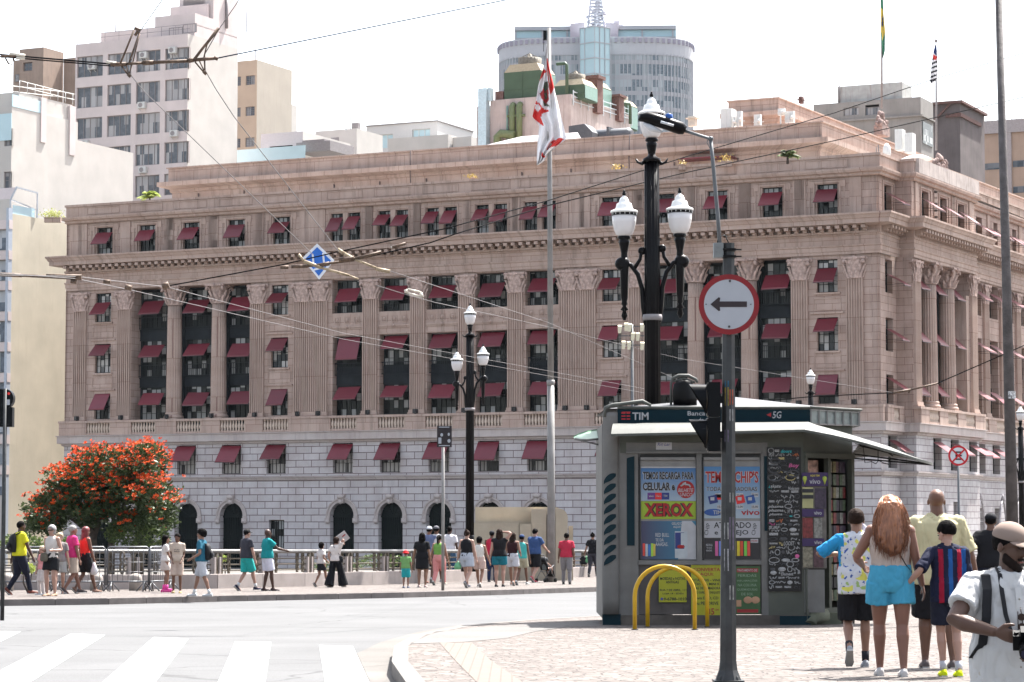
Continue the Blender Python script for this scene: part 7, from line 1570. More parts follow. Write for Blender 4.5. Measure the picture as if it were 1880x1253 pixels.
# black sticker covered door
dr = MB(); dr.box(kx_(1409), kx_(1471), -.03, -.001, kz_(1086), kz_(822)); dr = dr.build('sticker_board', pmat('board_black', (.005, .0045, .005), .4, var=.2), kiosk); dr['label'] = 'black board covered with white stickers and scribbled writing'
sk = random.Random(21); M_S1 = pmat('stk_white', (.24, .24, .24), .6, var=.3, vs=40); M_S2 = pmat('stk_grey', (.045, .045, .048), .6, var=.4, vs=30); M_S3 = pmat('stk_teal', (.02, .30, .32), .6); M_S4 = pmat('stk_pink', (.4, .08, .2), .6); M_S5 = pmat('stk_orange', (.4, .12, .05), .6); M_S6 = pmat('stk_gold', (.4, .33, .15), .6)
mb_ = {0: MB(), 1: MB(), 2: MB(), 3: MB(), 4: MB(), 5: MB()}
def squig(m, x, y, w_, h, k, r=.006):
 pts = [(kx_(x+w_*i/k+sk.uniform(-1, 1)*w_/k), -.0315, kz_(y+sk.uniform(-.5, .5)*h)) for i in range(k+1)]; m.tube(pts, r, 4, smooth=False)
yy = 828
while yy < 1080:
 xx = 1411
 while xx < 1466:
  w_ = sk.uniform(8, 22); h = sk.uniform(4, 8); ty = sk.random(); ix = sk.choices([0, 1, 2, 3, 4, 5], [.62, .28, .02, .02, .02, .04])[0]; w_ = min(w_, 1468-xx)
  if ty < .62: squig(mb_[ix], xx+1, yy, w_-2, h*1.1, int(w_/1.6)+3, .0065)
  elif ty < .75: 
   c_ = (kx_(xx+w_/2), -.0315, kz_(yy)); mb_[ix].tube([(c_[0]+w_/238*cos(t), -.0315, c_[2]+h/170*sin(t)) for t in [2*pi*q/14 for q in range(15)]], .007, 4)
  elif ty < .9: mb_[ix].box(kx_(xx+1), kx_(xx+w_-2), -.033, -.0305, kz_(yy+h*.3), kz_(yy-h*.3)); squig(mb_[1], xx+2, yy, w_-4, h*.4, 6, .004)
  else: mb_[ix].ell((kx_(xx+w_/2), -.031, kz_(yy)), (w_/300, .003, h/220), 9, 5)
  xx += w_+1
 yy += sk.uniform(6.5, 9.5)
for i, mt in enumerate((M_S1, M_S2, M_S3, M_S4, M_S5, M_S6)): mb_[i].build('stickers', mt, dr)
for s, x, y, w_, h, mt in (('plasma', 1424, 931, 28, 7, M_S1), ('plasma', 1424, 938, 28, 7, M_S1), ('plasma', 1424, 945, 24, 6, M_S1), ('Element', 1444, 1054, 23, 6, M_S1), ('LOOST', 1448, 998, 20, 8, M_S1), ('Volcom', 1457, 897, 20, 6, M_S1), ('doors', 1444, 829, 20, 6, M_S3), ('Boy', 1458, 856, 19, 9, M_S4), ('SURF', 1421, 969, 20, 6, M_S1), ('oakley', 1424, 880, 18, 6, M_S1) if False else ('skate', 1424, 893, 19, 6, M_S1)):
 bgm = MB(); bgm.box(kx_(x-w_/2-1), kx_(x+w_/2+1), -.040, -.0385, kz_(y+h/2+.8), kz_(y-h/2-.8)); bgm.build('sticker', MATS['board_black'], dr); text(s, kx_(x), kz_(y), w_/119, h/119, mt, dr, -.042, .02, shear=.2, name='sticker_word')
m = MB()
for x, y, rx, ry in ((1422, 862, 11, 7), (1422, 878, 12, 6), (1456, 870, 11, 6), (1424, 847, 9, 4)): m.tube([(kx_(x)+rx/119*cos(t), -.041, kz_(y)+ry/119*sin(t)) for t in [2*pi*q/20 for q in range(21)]], .016, 5)
m.build('ring_stickers', M_S2, dr)
# chamfered opening with magazine racks
def chp(t, z, d=0): return (xR+CH*t+d*.7071, CH*t-d*.7071, z)     # along the angled side, d out of it
def Tc(x, y, z): return (xR+x*.7071-y*.7071, x*.7071+y*.7071, z)   # x along, y inward
Lc = CH*1.414
m = MB(Tc); [m.box(a, b_, -.04, .05, .1, zT-.5) for a, b_ in ((0, .06), (Lc*.46, Lc*.51), (Lc-.07, Lc))]; m.box(0, Lc, -.05, .05, zT-.52, zT-.44); m.box(0, Lc, -.05, .05, .05, .25); m.build('opening_frame', M_KGN, kiosk)
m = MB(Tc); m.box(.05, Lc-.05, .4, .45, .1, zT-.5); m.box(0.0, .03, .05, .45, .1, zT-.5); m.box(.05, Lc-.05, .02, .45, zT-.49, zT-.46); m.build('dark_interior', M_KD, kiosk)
mags = []; m = MB(Tc); mc = [(.14, .125, .09), (.12, .02, .02), (.035, .025, .04), (.15, .145, .13), (.05, .07, .04), (.12, .10, .04), (.02, .018, .02), (.06, .03, .035)]
mt = [pmat('magazine%d' % i, c_, .4, var=.5, vs=25) for i, c_ in enumerate(mc)]
for r_ in range(11):
 for c_ in range(6):
  x = Lc*.52+c_*.082+.01; z = .35+r_*.2; m.k = sk.randrange(8); m.box(x, x+.074, .06+.01*(c_ % 2), .075+.01*(c_ % 2), z, z+.17)
m.build('magazines', mt, kiosk)
m = MB(Tc); m.box(Lc*.08, Lc*.42, .12, .16, zT-.95, zT-.55); m.build('hanging_prints', pmat('print_pink', (.3, .18, .14), .5, var=.7, vs=12), kiosk)
# recharge boards on the corner post
M_VP = pmat('purple_board', (.03, .015, .062), .45, var=.1)
def kb(x0, x1, y0, y1, d, mat, name='card'): m = MB(); m.box(kx_(x0), kx_(x1), -d, -d+.012, kz_(y1), kz_(y0)); return m.build(name, mat, kiosk)
rk = kb(1472, 1517, 893, 1044, .018, pmat('rack_board', (.10, .09, .08), .6, var=.3), 'rack_board')
for (y0, y1, xa) in ((868, 893, 1520), (935, 949, 1512), (989, 1003, 1512)):
 o = kb(1472, xa, y0, y1, .05, M_VP, 'recharge_board'); text('vivo', kx_(1496 if y0 == 868 else 1501), kz_((y0+y1)/2+(4 if y0 == 868 else 0)), (20 if y0 == 868 else 14)/119, (9 if y0 == 868 else 7)/119, M_TXW, o, -.052, .015)
 if y0 == 868:
  text('AQUI TEM', kx_(1496), kz_(874), 17/119, 4/119, M_TXY, o, -.052, .01)
  m = MB(); [m.lathe([(.004, 0), (.02, .05), (.035, .085), (.03, .12), (.005, .13)], (kx_(x), -.05, kz_(890)), 10) for x in (1477.5, 1514)]; m.build('pin_mark', pmat('pin_green', (.30, .36, .06), .5), o)
for x0, x1, y0, y1, c_ in ((1473, 1493, 895, 933, 5), (1496, 1517, 897, 934, 2), (1473, 1492, 951, 988, 1), (1494, 1509, 951, 988, 3), (1473, 1491, 1005, 1042, 0), (1493, 1511, 1005, 1042, 7)):
 kb(x0, x1, y0, y1, .032, mt[c_] if c_ != 5 else pmat('card_yellow', (.26, .25, .12), .5, var=.2)); 
kb(1473, 1493, 898, 905, .036, M_TXK); kb(1473, 1493, 909, 916, .036, M_TXK)
kb(1476, 1513, 1046, 1125, .01, M_KG, 'lower_cabinet')
m = MB(); m.tube([(kx_(1486), -.0, 0), (kx_(1490), .1, .12), (kx_(1520), .2, .14)], [.1, .12, .1], 8); m.box(xR+.05, xR+.6, .3, .6, 0, .18); m.build('covered_stack', pmat('tarp_olive', (.10, .105, .075), .8, var=.3), kiosk)
# things on the roof
q = W(1256, 745, KY+.5); o = empty('roof_chair', q, 0, 'white framed chair back holding a black bag on the kiosk roof', 'chair'); k = (KY+.5)/F_
m = MB(); m.tube([(-24*k, 0, 0), (-24*k, 0, 40*k), (-21*k, 0, 50*k), (-10*k, 0, 55*k), (8*k, 0, 55*k), (22*k, 0, 48*k), (25*k, 0, 42*k)], [2.2*k, 2.4*k, 3*k, 3.4*k, 3.4*k, 3*k, 2*k], 8); m.tube([(-20*k, 0, 44*k), (0, 0, 50*k), (20*k, 0, 42*k)], 2.5*k, 6); m.build('frame', M_AWW, o)
m = MB(); rg = []
for t, wl, wr in ((0, -19, 23), (.3, -21, 23), (.6, -21, 20), (.85, -19, 16), (1, -12, 12)): rg.append([(wl*k, -.05, t*46*k), ((wl+wr)/2*k, -.12, t*46*k), (wr*k, -.05, t*46*k), (wr*k, .05, t*46*k), (wl*k, .05, t*46*k)])
m.grid(rg); m.build('black_bag', M_BLK, o)
# ================================================================ bicycle hoops
M_YL = pmat('hoop_yellow', (.42, .25, .01), .4, var=.12, vs=8, stain=.25, scol=(.25, .13, .03))
for x0, x1, yb, yt, lab in ((1165.5, 1275, 1157, 1041, 'front yellow bicycle hoop on the stone pavement before the kiosk'), (1189, 1298, 1152, 1042, 'rear yellow bicycle hoop, closer to the kiosk wall')):
 a = G(x0, yb); Y = a.y; k = Y/F_; w_ = (x1-x0)*k; h = (yb-yt)*k; r_ = w_/2; o = empty('bicycle_hoop', (a.x, Y, g(Y)), 0, lab, 'bike rack', 'yellow bicycle hoops')
 pts = [(0, 0, -.03), (0, 0, h-r_*1.0)]+[(r_-r_*cos(t), 0, h-r_+r_*sin(t)) for t in [pi*i/16 for i in range(1, 16)]]+[(w_, 0, h-r_*1.0), (w_, 0, -.03)]
 m = MB(); m.tube(pts, .031, 12); m.build('hoop', M_YL, o); m = MB(); [m.tube([(x, 0, -.0), (x, 0, .012)], .05, 12) for x in (0, w_)]; m.build('base_ring', M_PG, o)
# ================================================================ people
V = Vector
BAKE = []
def ik(a, t, l1, l2, pole):
 d = t-a; D_ = min(d.length, (l1+l2)*.999); u = d.normalized(); x = (l1*l1-l2*l2+D_*D_)/(2*D_); h = math.sqrt(max(0, l1*l1-x*x)); p = pole-u*pole.dot(u); p = p.normalized() if p.length > 1e-5 else u.orthogonal().normalized()
 return a+u*x+p*h, a+u*D_
def ring(c, rx, ry, n=16, yaw=0, tilt=0):
 return [(c[0]+rx*cos(2*pi*k/n)*cos(yaw)-ry*sin(2*pi*k/n)*sin(yaw), c[1]+rx*cos(2*pi*k/n)*sin(yaw)+ry*sin(2*pi*k/n)*cos(yaw), c[2]+tilt*sin(2*pi*k/n)) for k in range(n)]
def bake(name, mb, mat, parent, vox, smooth=2, wr=0, wf=(9, 9, 3.5), seed=0, mats=None, matfn=None):
 me = mb.mesh(name, mat); o = link(name, me, parent); m1 = o.modifiers.new('r', 'REMESH'); m1.mode = 'VOXEL'; m1.voxel_size = vox; m1.use_smooth_shade = True
 if smooth: m2 = o.modifiers.new('s', 'SMOOTH'); m2.factor = .5; m2.iterations = smooth
 BAKE.append((o, wr, wf, seed, mats, matfn)); return o
def flush():
 dg = bpy.context.evaluated_depsgraph_get(); out = []
 for o, wr, wf, seed, mats, matfn in BAKE: out.append(bpy.data.meshes.new_from_object(o.evaluated_get(dg)))
 for (o, wr, wf, seed, mats, matfn), me in zip(BAKE, out):
  o.modifiers.clear(); old = o.data; nm = old.name; o.data = me; bpy.data.meshes.remove(old); me.name = nm
  if wr:
   nr = [v.normal.copy() for v in me.vertices]
   for v, n_ in zip(me.vertices, nr):
    c_ = v.co; a_ = noise.noise(V((c_.x*wf[0]+seed, c_.y*wf[1], c_.z*wf[2]+c_.x*3))); b_ = noise.noise(V((c_.x*wf[0]*1.7+seed, c_.y*wf[1]*1.7, c_.z*wf[2]*2.2-c_.x*7))); d = a_*.5-(1-min(1, abs(a_)*3.2))**2*.55-(1-min(1, abs(b_)*3.5))**2*.45
    v.co = c_+n_*(d+.55)*wr
  if mats:
   me.materials.clear()
   for m_ in mats: me.materials.append(m_)
   for p_ in me.polygons: p_.material_index = matfn(p_.center)
  me.polygons.foreach_set('use_smooth', [True]*len(me.polygons)); me.update()
 BAKE.clear()
def skin(c, nm): return pmat('skin_'+nm, c, .5, var=.08, vs=9, spec=.35)
SK = {'dark': skin((.05, .022, .014), 'dark'), 'brown': skin((.11, .052, .032), 'brown'), 'deep': skin((.072, .036, .024), 'deep'), 'tan': skin((.20, .105, .07), 'tan'), 'light': skin((.32, .19, .145), 'light'), 'red': skin((.165, .078, .054), 'red')}
def cloth(nm, c, v=.08): return pmat('cloth_'+nm, c, .85, var=v, vs=12, spec=.15)
HR = {'black': pmat('hair_black', (.006, .005, .005), .7, var=.5, vs=40, spec=.03), 'brown': pmat('hair_brown', (.020, .012, .009), .7, var=.5, vs=40, spec=.05), 'auburn': pmat('hair_auburn', (.12, .02, .02), .5, var=.3, vs=40), 'grey': pmat('hair_grey', (.22, .21, .20), .6, var=.3, vs=40), 'blond': pmat('hair_blond', (.34, .26, .17), .6, var=.3, vs=40)}
def hand(mb, w_, d, side, up, s, curl=.4, fine=True, spread=0):
 """w_: wrist, d: direction of the hand, up: back of hand normal, side: thumb side vector"""
 d = d.normalized(); up = (up-d*up.dot(d)).normalized(); side = (side-d*side.dot(d)-up*side.dot(up)); side = side.normalized() if side.length > 1e-4 else d.cross(up).normalized()
 p0, p1 = w_+d*.01*s, w_+d*.085*s
 rg = []
 for t, wd, th in ((0, .026, .018), (.35, .036, .016), (.75, .041, .014), (1, .036, .011)):
  c_ = p0.lerp(p1, t); rg.append([tuple(c_+side*wd*s*cos(a)+up*th*s*sin(a)) for a in [2*pi*k/10 for k in range(10)]])
 mb.grid(rg)
 if not fine:
  mb.tube([tuple(p1-d*.01), tuple(p1+d*.05*s-up*.02*curl), tuple(p1+d*.075*s-up*.05*curl)], [.03*s, .026*s, .014*s], 7); mb.tube([tuple(w_+d*.03*s+side*.025*s), tuple(w_+d*.07*s+side*.045*s)], [.012*s, .009*s], 6); return
 for i, (off, ln) in enumerate(((.030, .072), (.010, .080), (-.010, .075), (-.029, .060))):
  a = p1+side*off*s-d*.012*s; q = [a]; dd = d+side*off*(2.5*spread)
  for j, l in enumerate((.45, .32, .23)):
   ang = curl*(.6+.35*j); dd = (dd*cos(ang*.9)-up*sin(ang*.9)).normalized() if True else dd; q.append(q[-1]+dd*ln*l*s*1.05)
  mb.tube([tuple(v) for v in q], [.0098*s, .0092*s, .0085*s, .0065*s], 7); mb.ell(tuple(q[-1]), (.0068*s,)*3, 6, 5)
 a = w_+d*.022*s+side*.022*s; q = [a, a+(d*.6+side*.8-up*.15).normalized()*.035*s, a+(d*.6+side*.8-up*.15).normalized()*.035*s+(d*.9+side*.25-up*.4).normalized()*.032*s]; q.append(q[-1]+(d*.9-up*.5).normalized()*.022*s)
 mb.tube([tuple(v) for v in q], [.014*s, .0115*s, .010*s, .007*s], 7)
class Fig: pass
def person(px, ytop, yfoot, label, H, head=0, skin_='tan', sex='m', fat=1.0, top=None, bottom='shorts', bc=None, tc=None, hair=('short', 'black'), shoes=(.05, .05, .05), feet=None, hands=None, Y=None, lean=0, look=(0, 0), sleeve=.5, near=False, cap=None, crop=0, group=None, zoff=0, sock=None, hem=None, bhem=None, arms_up=None, belly=0, name='person'):
 if Y is None:
  a = G(px, yfoot); Y = a.y
 X_ = W(px, HOR, Y).x; gz = g(Y)
 if H is None: H = W(px, ytop, Y).z-gz
 o = empty(name, (X_, Y, gz), -R(head), label, 'person', group); s = H/1.70; f = fat; F = Fig(); F.o = o; F.s = s; F.Y = Y
 S3 = lambda v: V(v)*s
 vox = .009*max(.8, s) if near else .017*max(.75, s)
 fem = sex == 'f'
 hipx = .092*(1.06 if fem else 1)*f**.4; shx = (.165 if fem else .185)*f**.35
 feet = feet or ((-.1, -.06, 0), (.1, .12, 0)); hands = hands or ((-.27*f**.4, .04, .80), (.27*f**.4, .10, .80))
 lf = V((0, lean, 0))
 P_ = {}
 pel = S3((0, 0, .93)); hipL, hipR = S3((-hipx, 0, .905)), S3((hipx, 0, .905)); ch = S3((0, lean*.6, 1.25)); shL, shR = S3((-shx, lean*.9, 1.372)), S3((shx, lean*.9, 1.372)); nk = S3((0, lean, 1.44)); hd = S3((0, lean*1.15+.02, 1.585))
 legs = []
 for hp, ft in ((hipL, feet[0]), (hipR, feet[1])):
  lift = ft[2]; an = S3((ft[0], ft[1], .085+lift)); kn, an = ik(hp, an, .425*s, .405*s, V((0, 1, 0))); legs.append((hp, kn, an, ft))
 arms = []
 for i, (sh, ht) in enumerate(((shL, hands[0]), (shR, hands[1]))):
  pole = V((-.25 if i == 0 else .25, -1, -.15)) if len(ht) < 4 else V(ht[3]); el, wr_ = ik(sh, S3(ht[:3]), .285*s, .245*s, pole); arms.append((sh, el, wr_))
 F.arms = arms; F.legs = legs; F.hd = hd
 # --- body
 m = MB(); n = 18
 tors = [(.84, .085*1.2, .075), (.90, .155, .105), (.96, .160, .108), (1.03, .135 if fem else .142, .095), (1.10, .128 if fem else .142, .094), (1.20, .145 if fem else .158, .105), (1.30, .160 if fem else .178, .108), (1.37, .150 if fem else .175, .09), (1.42, .085, .065), (1.46, .055, .055)]
 m.grid([ring((0, lean*max(0, (z-.95)/.5)*s, z*s), a*s*f**(.9 if z < 1.4 else .3), b_*s*f**(.9 if z < 1.4 else .2)*(1+belly*(1 if 1 < z < 1.25 else 0)), n) for z, a, b_ in tors])
 m.tube([tuple(nk-V((0, 0, .03*s))), tuple(nk+V((0, .0, .05*s))), tuple(hd-V((0, .01*s, .05*s)))], [.062*s*f**.3, .056*s*f**.3, .054*s*f**.3], 12)
 for sh in (shL, shR): m.tube([tuple(nk+V((0, -.01*s, .0))), tuple(nk.lerp(sh, .5)+V((0, -.005*s, -.012*s))), tuple(sh)], [.050*s, .050*s, .048*s], 10)
 yw, pt = R(look[0]), R(look[1]); RM = Matrix.Rotation(-yw, 3, 'Z') @ Matrix.Rotation(-pt, 3, 'X')
 q_ = s*(1+max(0, 1.62-H)*.42)*(.99 if near and H > 1.6 else 1); hd = hd+V((0, 0, (q_-s)*.06))
 def hp_(v): return hd+RM @ (V(v)*q_)
 F.hp = hp_; F.RM = RM
 m.ell(tuple(hp_((0, -.012, .025))), (.077*q_, .094*q_, .090*q_), 16, 12, RM); m.ell(tuple(hp_((0, .022, -.035))), (.062*q_, .070*q_, .085*q_), 14, 10, RM)
 m.tube([tuple(hp_((0, .090, .01))), tuple(hp_((0, .112, -.028))), tuple(hp_((0, .094, -.038)))], [.010*q_, .016*q_, .010*q_], 8)
 for sx in (-1, 1): m.ell(tuple(hp_((sx*.079, -.002, -.012))), (.011*q_, .020*q_, .031*q_), 8, 6, RM)
 m.ell(tuple(hp_((0, .080, -.072))), (.028*q_, .015*q_, .010*q_), 8, 5, RM); m.ell(tuple(hp_((0, .068, -.103))), (.026*q_, .022*q_, .02*q_), 8, 6, RM)
 for sx in (-1, 1): m.ell(tuple(hp_((sx*.033, .073, .018))), (.026*q_, .014*q_, .008*q_), 8, 5, RM)
 ff = f**.75
 for i, (hp2, kn, an, ft) in enumerate(legs):
  m.tube([tuple(hp2+V((0, 0, .03*s))), tuple(hp2.lerp(kn, .3)), tuple(hp2.lerp(kn, .7)), tuple(kn), tuple(kn.lerp(an, .25)+V((0, -.012*s, 0))), tuple(kn.lerp(an, .6)+V((0, -.004*s, 0))), tuple(an)], [.090*s*ff, .086*s*ff, .066*s*ff, .052*s*ff**.8, .056*s*ff**.8, .042*s*ff**.8, .033*s], 14)
  fd = V((0, 1, 0)) if ft[2] < .03 else V((0, .75, -.66)); F.fd = fd
  m.tube([tuple(an-fd*.05*s+V((0, 0, -.045*s))), tuple(an+fd*.08*s+V((0, 0, -.05*s))), tuple(an+fd*.15*s+V((0, 0, -.058*s)))], [.033*s, .033*s, .02*s], 9); m.ell(tuple(an+V((0, 0, -.01*s))), (.034*s, .045*s, .05*s), 8, 6)
 for i, (sh, el, wr_) in enumerate(arms):
  m.ell(tuple(sh), (.058*s*ff, .055*s*ff, .055*s*ff), 12, 8)
  m.tube([tuple(sh), tuple(sh.lerp(el, .35)), tuple(el), tuple(el.lerp(wr_, .25)), tuple(wr_)], [.052*s*ff, .049*s*ff, .038*s*ff, .041*s*ff, .026*s*ff**.5], 12)
  hdir = (wr_-el).normalized(); back = V((-1 if i == 0 else 1, 0, 0)); 
  hand(m, wr_, hdir, V((0, 1, 0)) if abs(hdir.y) < .8 else V((0, 0, 1)), back, s, .35, near)
 bd = bake('body', m, SK[skin_], o, vox*(.72 if near else 1), 1 if near else 1)
 # --- face details
 e = MB(); 
 for sx in (-1, 1): e.ell(tuple(hp_((sx*.031, .087, .002))), (.012*q_, .006*q_, .006*q_), 8, 5, RM)
 e.build('eyes', pmat('eye_dark', (.03, .02, .02), .2), o)
 e = MB(); e.ell(tuple(hp_((0, .094, -.072))), (.022*q_, .004*q_, .005*q_), 8, 5, RM); e.build('lips', pmat('lip_tone', (.16, .05, .045), .5), o)
 # --- hair
 kind, hc = hair; hm = HR[hc]
 if kind != 'bald':
  h = MB()
  big = {'short': .010, 'crop': .005, 'curly': .040, 'long': .020, 'bun': .010, 'tail': .010, 'bob': .022, 'wild': .03}[kind]
  # scalp shell that leaves the face free
  rg = []; N_ = 20
  for a in range(9):
   t = a/8*pi*.62; rg.append([])
   for k in range(N_):
    ph = 2*pi*k/N_; front = max(0, sin(ph)); lim = 1-.42*front**1.3+.27*max(0, -sin(ph)); tt = t*lim
    rg[-1].append(tuple(hp_((( .079+big)*sin(tt)*cos(ph), -.014+(.096+big)*sin(tt)*sin(ph), .022+(.092+big)*cos(tt)))))
  h.grid(rg); 
  if kind == 'curly':
   rq_ = random.Random(px)
   for j in range(60): a, b_ = rq_.uniform(0, 2*pi), rq_.uniform(-.2, 1.3); h.ell(tuple(hp_((.10*cos(a)*cos(b_), -.03+.105*sin(a)*cos(b_)*(1 if sin(a) < 0 else .75), .03+.10*sin(b_)))), (.024*q_,)*3, 6, 5)
  if kind in ('long', 'wild'):
   L_ = .36 if kind == 'long' else .5; w2 = .085 if kind == 'long' else .115
   h.grid([ring(tuple(hp_((0, -.055-.01*q-.03*sin(q*2.2), .02-L_*q))), (w2*(1-.25*q**2)+.012*sin(q*7))*q_, (.05*(1-.3*q))*q_, 14) for q in [i/7 for i in range(8)]])
   for sx in (-1, 1): h.tube([tuple(hp_((sx*.075, -.01, .03))), tuple(hp_((sx*.085, -.02, -.08))), tuple(hp_((sx*.088, -.045, -.2)))], [.025*q_, .028*q_, .015*q_], 8)
  if kind == 'bob': h.grid([ring(tuple(hp_((0, -.03, .02-.11*q))), (.092-.01*q)*q_, .075*q_, 14) for q in (0, .5, 1)])
  if kind == 'bun': h.ell(tuple(hp_((0, -.06, .115))), (.042*q_, .042*q_, .038*q_), 10, 8)
  if kind == 'tail': h.tube([tuple(hp_((0, -.10, .06))), tuple(hp_((0, -.15, .02))), tuple(hp_((0, -.14, -.12))), tuple(hp_((0, -.12, -.22)))], [.03*q_, .036*q_, .03*q_, .01*q_], 8)
  bake('hair', h, hm, o, vox*.85, 1, .006*s, (30, 30, 14), px)
 if cap:
  kind_, cc_ = cap; h = MB(); cm = cloth('cap_%s' % kind_+str(cc_), cc_)
  rg = []
  for a in range(7):
   t = a/6*pi*.5; rg.append([tuple(hp_((.090*sin(t)*cos(2*pi*k/20), -.012+.106*sin(t)*sin(2*pi*k/20), .045+.082*cos(t)))) for k in range(20)])
  rg.append([tuple(hp_((.088*cos(2*pi*k/20), -.012+.104*sin(2*pi*k/20), .035))) for k in range(20)]); h.grid(rg, caps=False)
  if kind_ == 'hat': h.grid([[tuple(hp_((r_*cos(2*pi*k/20), -.012+(r_+.012)*sin(2*pi*k/20), z))) for k in range(20)] for r_, z in ((.09, .045), (.125, .012), (.128, .005), (.09, .035))], caps=False)
  else:
   br = [[tuple(hp_((w2*t, y+.02*(1-abs(t))*0+.085+q*.085*(1-.35*t*t)-.085*(abs(t)**2)*.35, .045-.012*q-.012*abs(t)))) for t in [-1+j/4 for j in range(9)]] for q, w2, y in ((0, .080, 0), (.5, .078, 0), (1, .062, 0))]
   h.grid(br, closed=False, caps=False); h.grid([[(a, b_, c_-.004) for a, b_, c_ in r2] for r2 in br], closed=False, caps=False)
  h.build('cap', cm, o); F.cap = True
 # --- top
 inf = .014*s+(.004 if near else .006)
 if top:
  t = MB(); bot = hem if hem else (.90 if top != 'crop' else 1.10); ease = .022 if sex == 'm' else .012
  zt0 = [z for z in (bot, bot+.05, 1.03, 1.10, 1.20, 1.30, 1.37, 1.415, 1.435) if z >= bot]; zt0 = sorted(set(zt0))
  def wid(z):
   for (z0, a0, b0), (z1, a1, b1) in zip(tors, tors[1:]):
    if z0 <= z <= z1: k = (z-z0)/(z1-z0); return lerp(a0, a1, k), lerp(b0, b1, k)
   return tors[0][1:]
  rg = []
  for z in zt0:
   a, b_ = wid(z); e_ = ease if z < 1.25 else ease*.5
   if z > 1.40: a, b_ = a*1.12, b_*1.15; 
   if z < 1.12 and sex == 'm': a = max(a, .150); b_ = max(b_, .105)
   if z < 1.05 and top not in ('cami', 'tank', 'crop'): e_ += .020
   rg.append(ring((0, lean*max(0, (z-.95)/.5)*s, z*s), (a*f**(.9 if z < 1.4 else .3)+e_)*s+inf*.4, (b_*f**(.9 if z < 1.4 else .2)*(1+belly*(1 if 1 < z < 1.25 else .4 if z <= 1 else 0))+e_)*s+inf*.4, 20))
  t.grid(rg)
  if top not in ('tank', 'crop_tank', 'cami'):
   for sh, el, wr_ in arms:
    e2 = sh.lerp(el, min(1, sleeve*1.25)) if sleeve <= .8 else el
    t.ell(tuple(sh), ((.056*ff+.008)*s,)*3, 12, 8); t.tube([tuple(nk+V((0, -.005*s, -.012*s))), tuple(nk.lerp(sh, .5)+V((0, 0, -.012*s))), tuple(sh)], [.058*s, .058*s, .056*s*ff], 10); pts = [tuple(sh.lerp(e2, q)) for q in (0, .5, 1)]; t.tube(pts, [(.055*ff+.008)*s, (.054*ff+.012)*s, (.052*ff+.020)*s], 12)
    if sleeve > .9: t.tube([tuple(el), tuple(wr_)], [.055*s*ff, .04*s], 10)
  else:
   for sx in (-1, 1):
    t.tube([tuple(S3((sx*.075, .075+lean, 1.33))), tuple(S3((sx*.085, lean, 1.425))), tuple(S3((sx*.075, -.075+lean, 1.33)))], [.022*s if top != 'cami' else .010*s]*3, 7)
   if top in ('tank', 'cami', 'crop_tank'): pass
  tm = tc if not isinstance(tc, tuple) else cloth('c%02d%02d%02d' % tuple(int(v*99) for v in tc), tc)
  F.top = bake('shirt', t, tm, o, vox, 2, (.017 if near else .008)*s, (9, 9, 3.6), px)
 # --- bottom
 if bottom:
  t = MB(); bm_ = cloth('c%02d%02d%02d' % tuple(int(v*99) for v in bc), bc)
  a0, b0 = .160*f**.9, .112*f**.9
  if bottom in ('shorts', 'trousers', 'wide'):
   t.grid([ring((0, 0, z*s), (a0*k+.012)*s, (b0*k+.012)*s, 18) for z, k in ((.80, .80), (.86, 1.02), (.92, 1.06), (.98, 1.01), (1.045, .99 if top == 'cami' else .92))])
   bh = bhem if bhem is not None else (.60 if bottom == 'shorts' else 0)
   for hp2, kn, an, ft in legs:
    tl = 1 if bottom != 'shorts' else min(1, (.905-bh)/.42)
    pts = [hp2+V((0, 0, -.01*s)), hp2.lerp(kn, .4*tl), hp2.lerp(kn, tl)]; rr2 = [(.095*ff+.012)*s, (.092*ff+.016)*s, (.078*ff+(.03 if bottom == 'shorts' else .01))*s]
    if bottom == 'shorts' and fem: rr2 = [(.094*ff+.012)*s, (.092*ff+.018)*s, (.082*ff+.034)*s]
    t.tube([tuple(p_) for p_ in pts], rr2, 14)
    if bottom == 'trousers': t.tube([tuple(kn), tuple(kn.lerp(an, .5)), tuple(an-V((0, 0, .02*s)))], [.066*s*ff, .062*s*ff, .052*s], 12); t.ell(tuple(kn), (.070*s*ff,)*3, 10, 8)
    if bottom == 'wide': t.tube([tuple(hp2.lerp(kn, .7)), tuple(kn), tuple(an-V((0, 0, .03*s)))], [.10*s*ff, .12*s, .17*s], 14)
  elif bottom == 'skirt':
   bh = bhem or .55; t.grid([ring((0, (legs[0][1].y+legs[1][1].y)*.25*k2, z*s), (a0*k+.012)*s, (b0*k+.02+.05*k2)*s, 18) for z, k, k2 in ((bh, 1.12, 1), (bh+.12, 1.12, .6), (.86, 1.05, 0), (.96, .98, 0), (1.03, .9, 0))])
  F.bot = bake('trousers' if bottom in ('trousers', 'wide') else 'skirt' if bottom == 'skirt' else 'shorts', t, bm_, o, vox, 2, (.014 if near else .008)*s, (10, 10, 3.4), px+3)
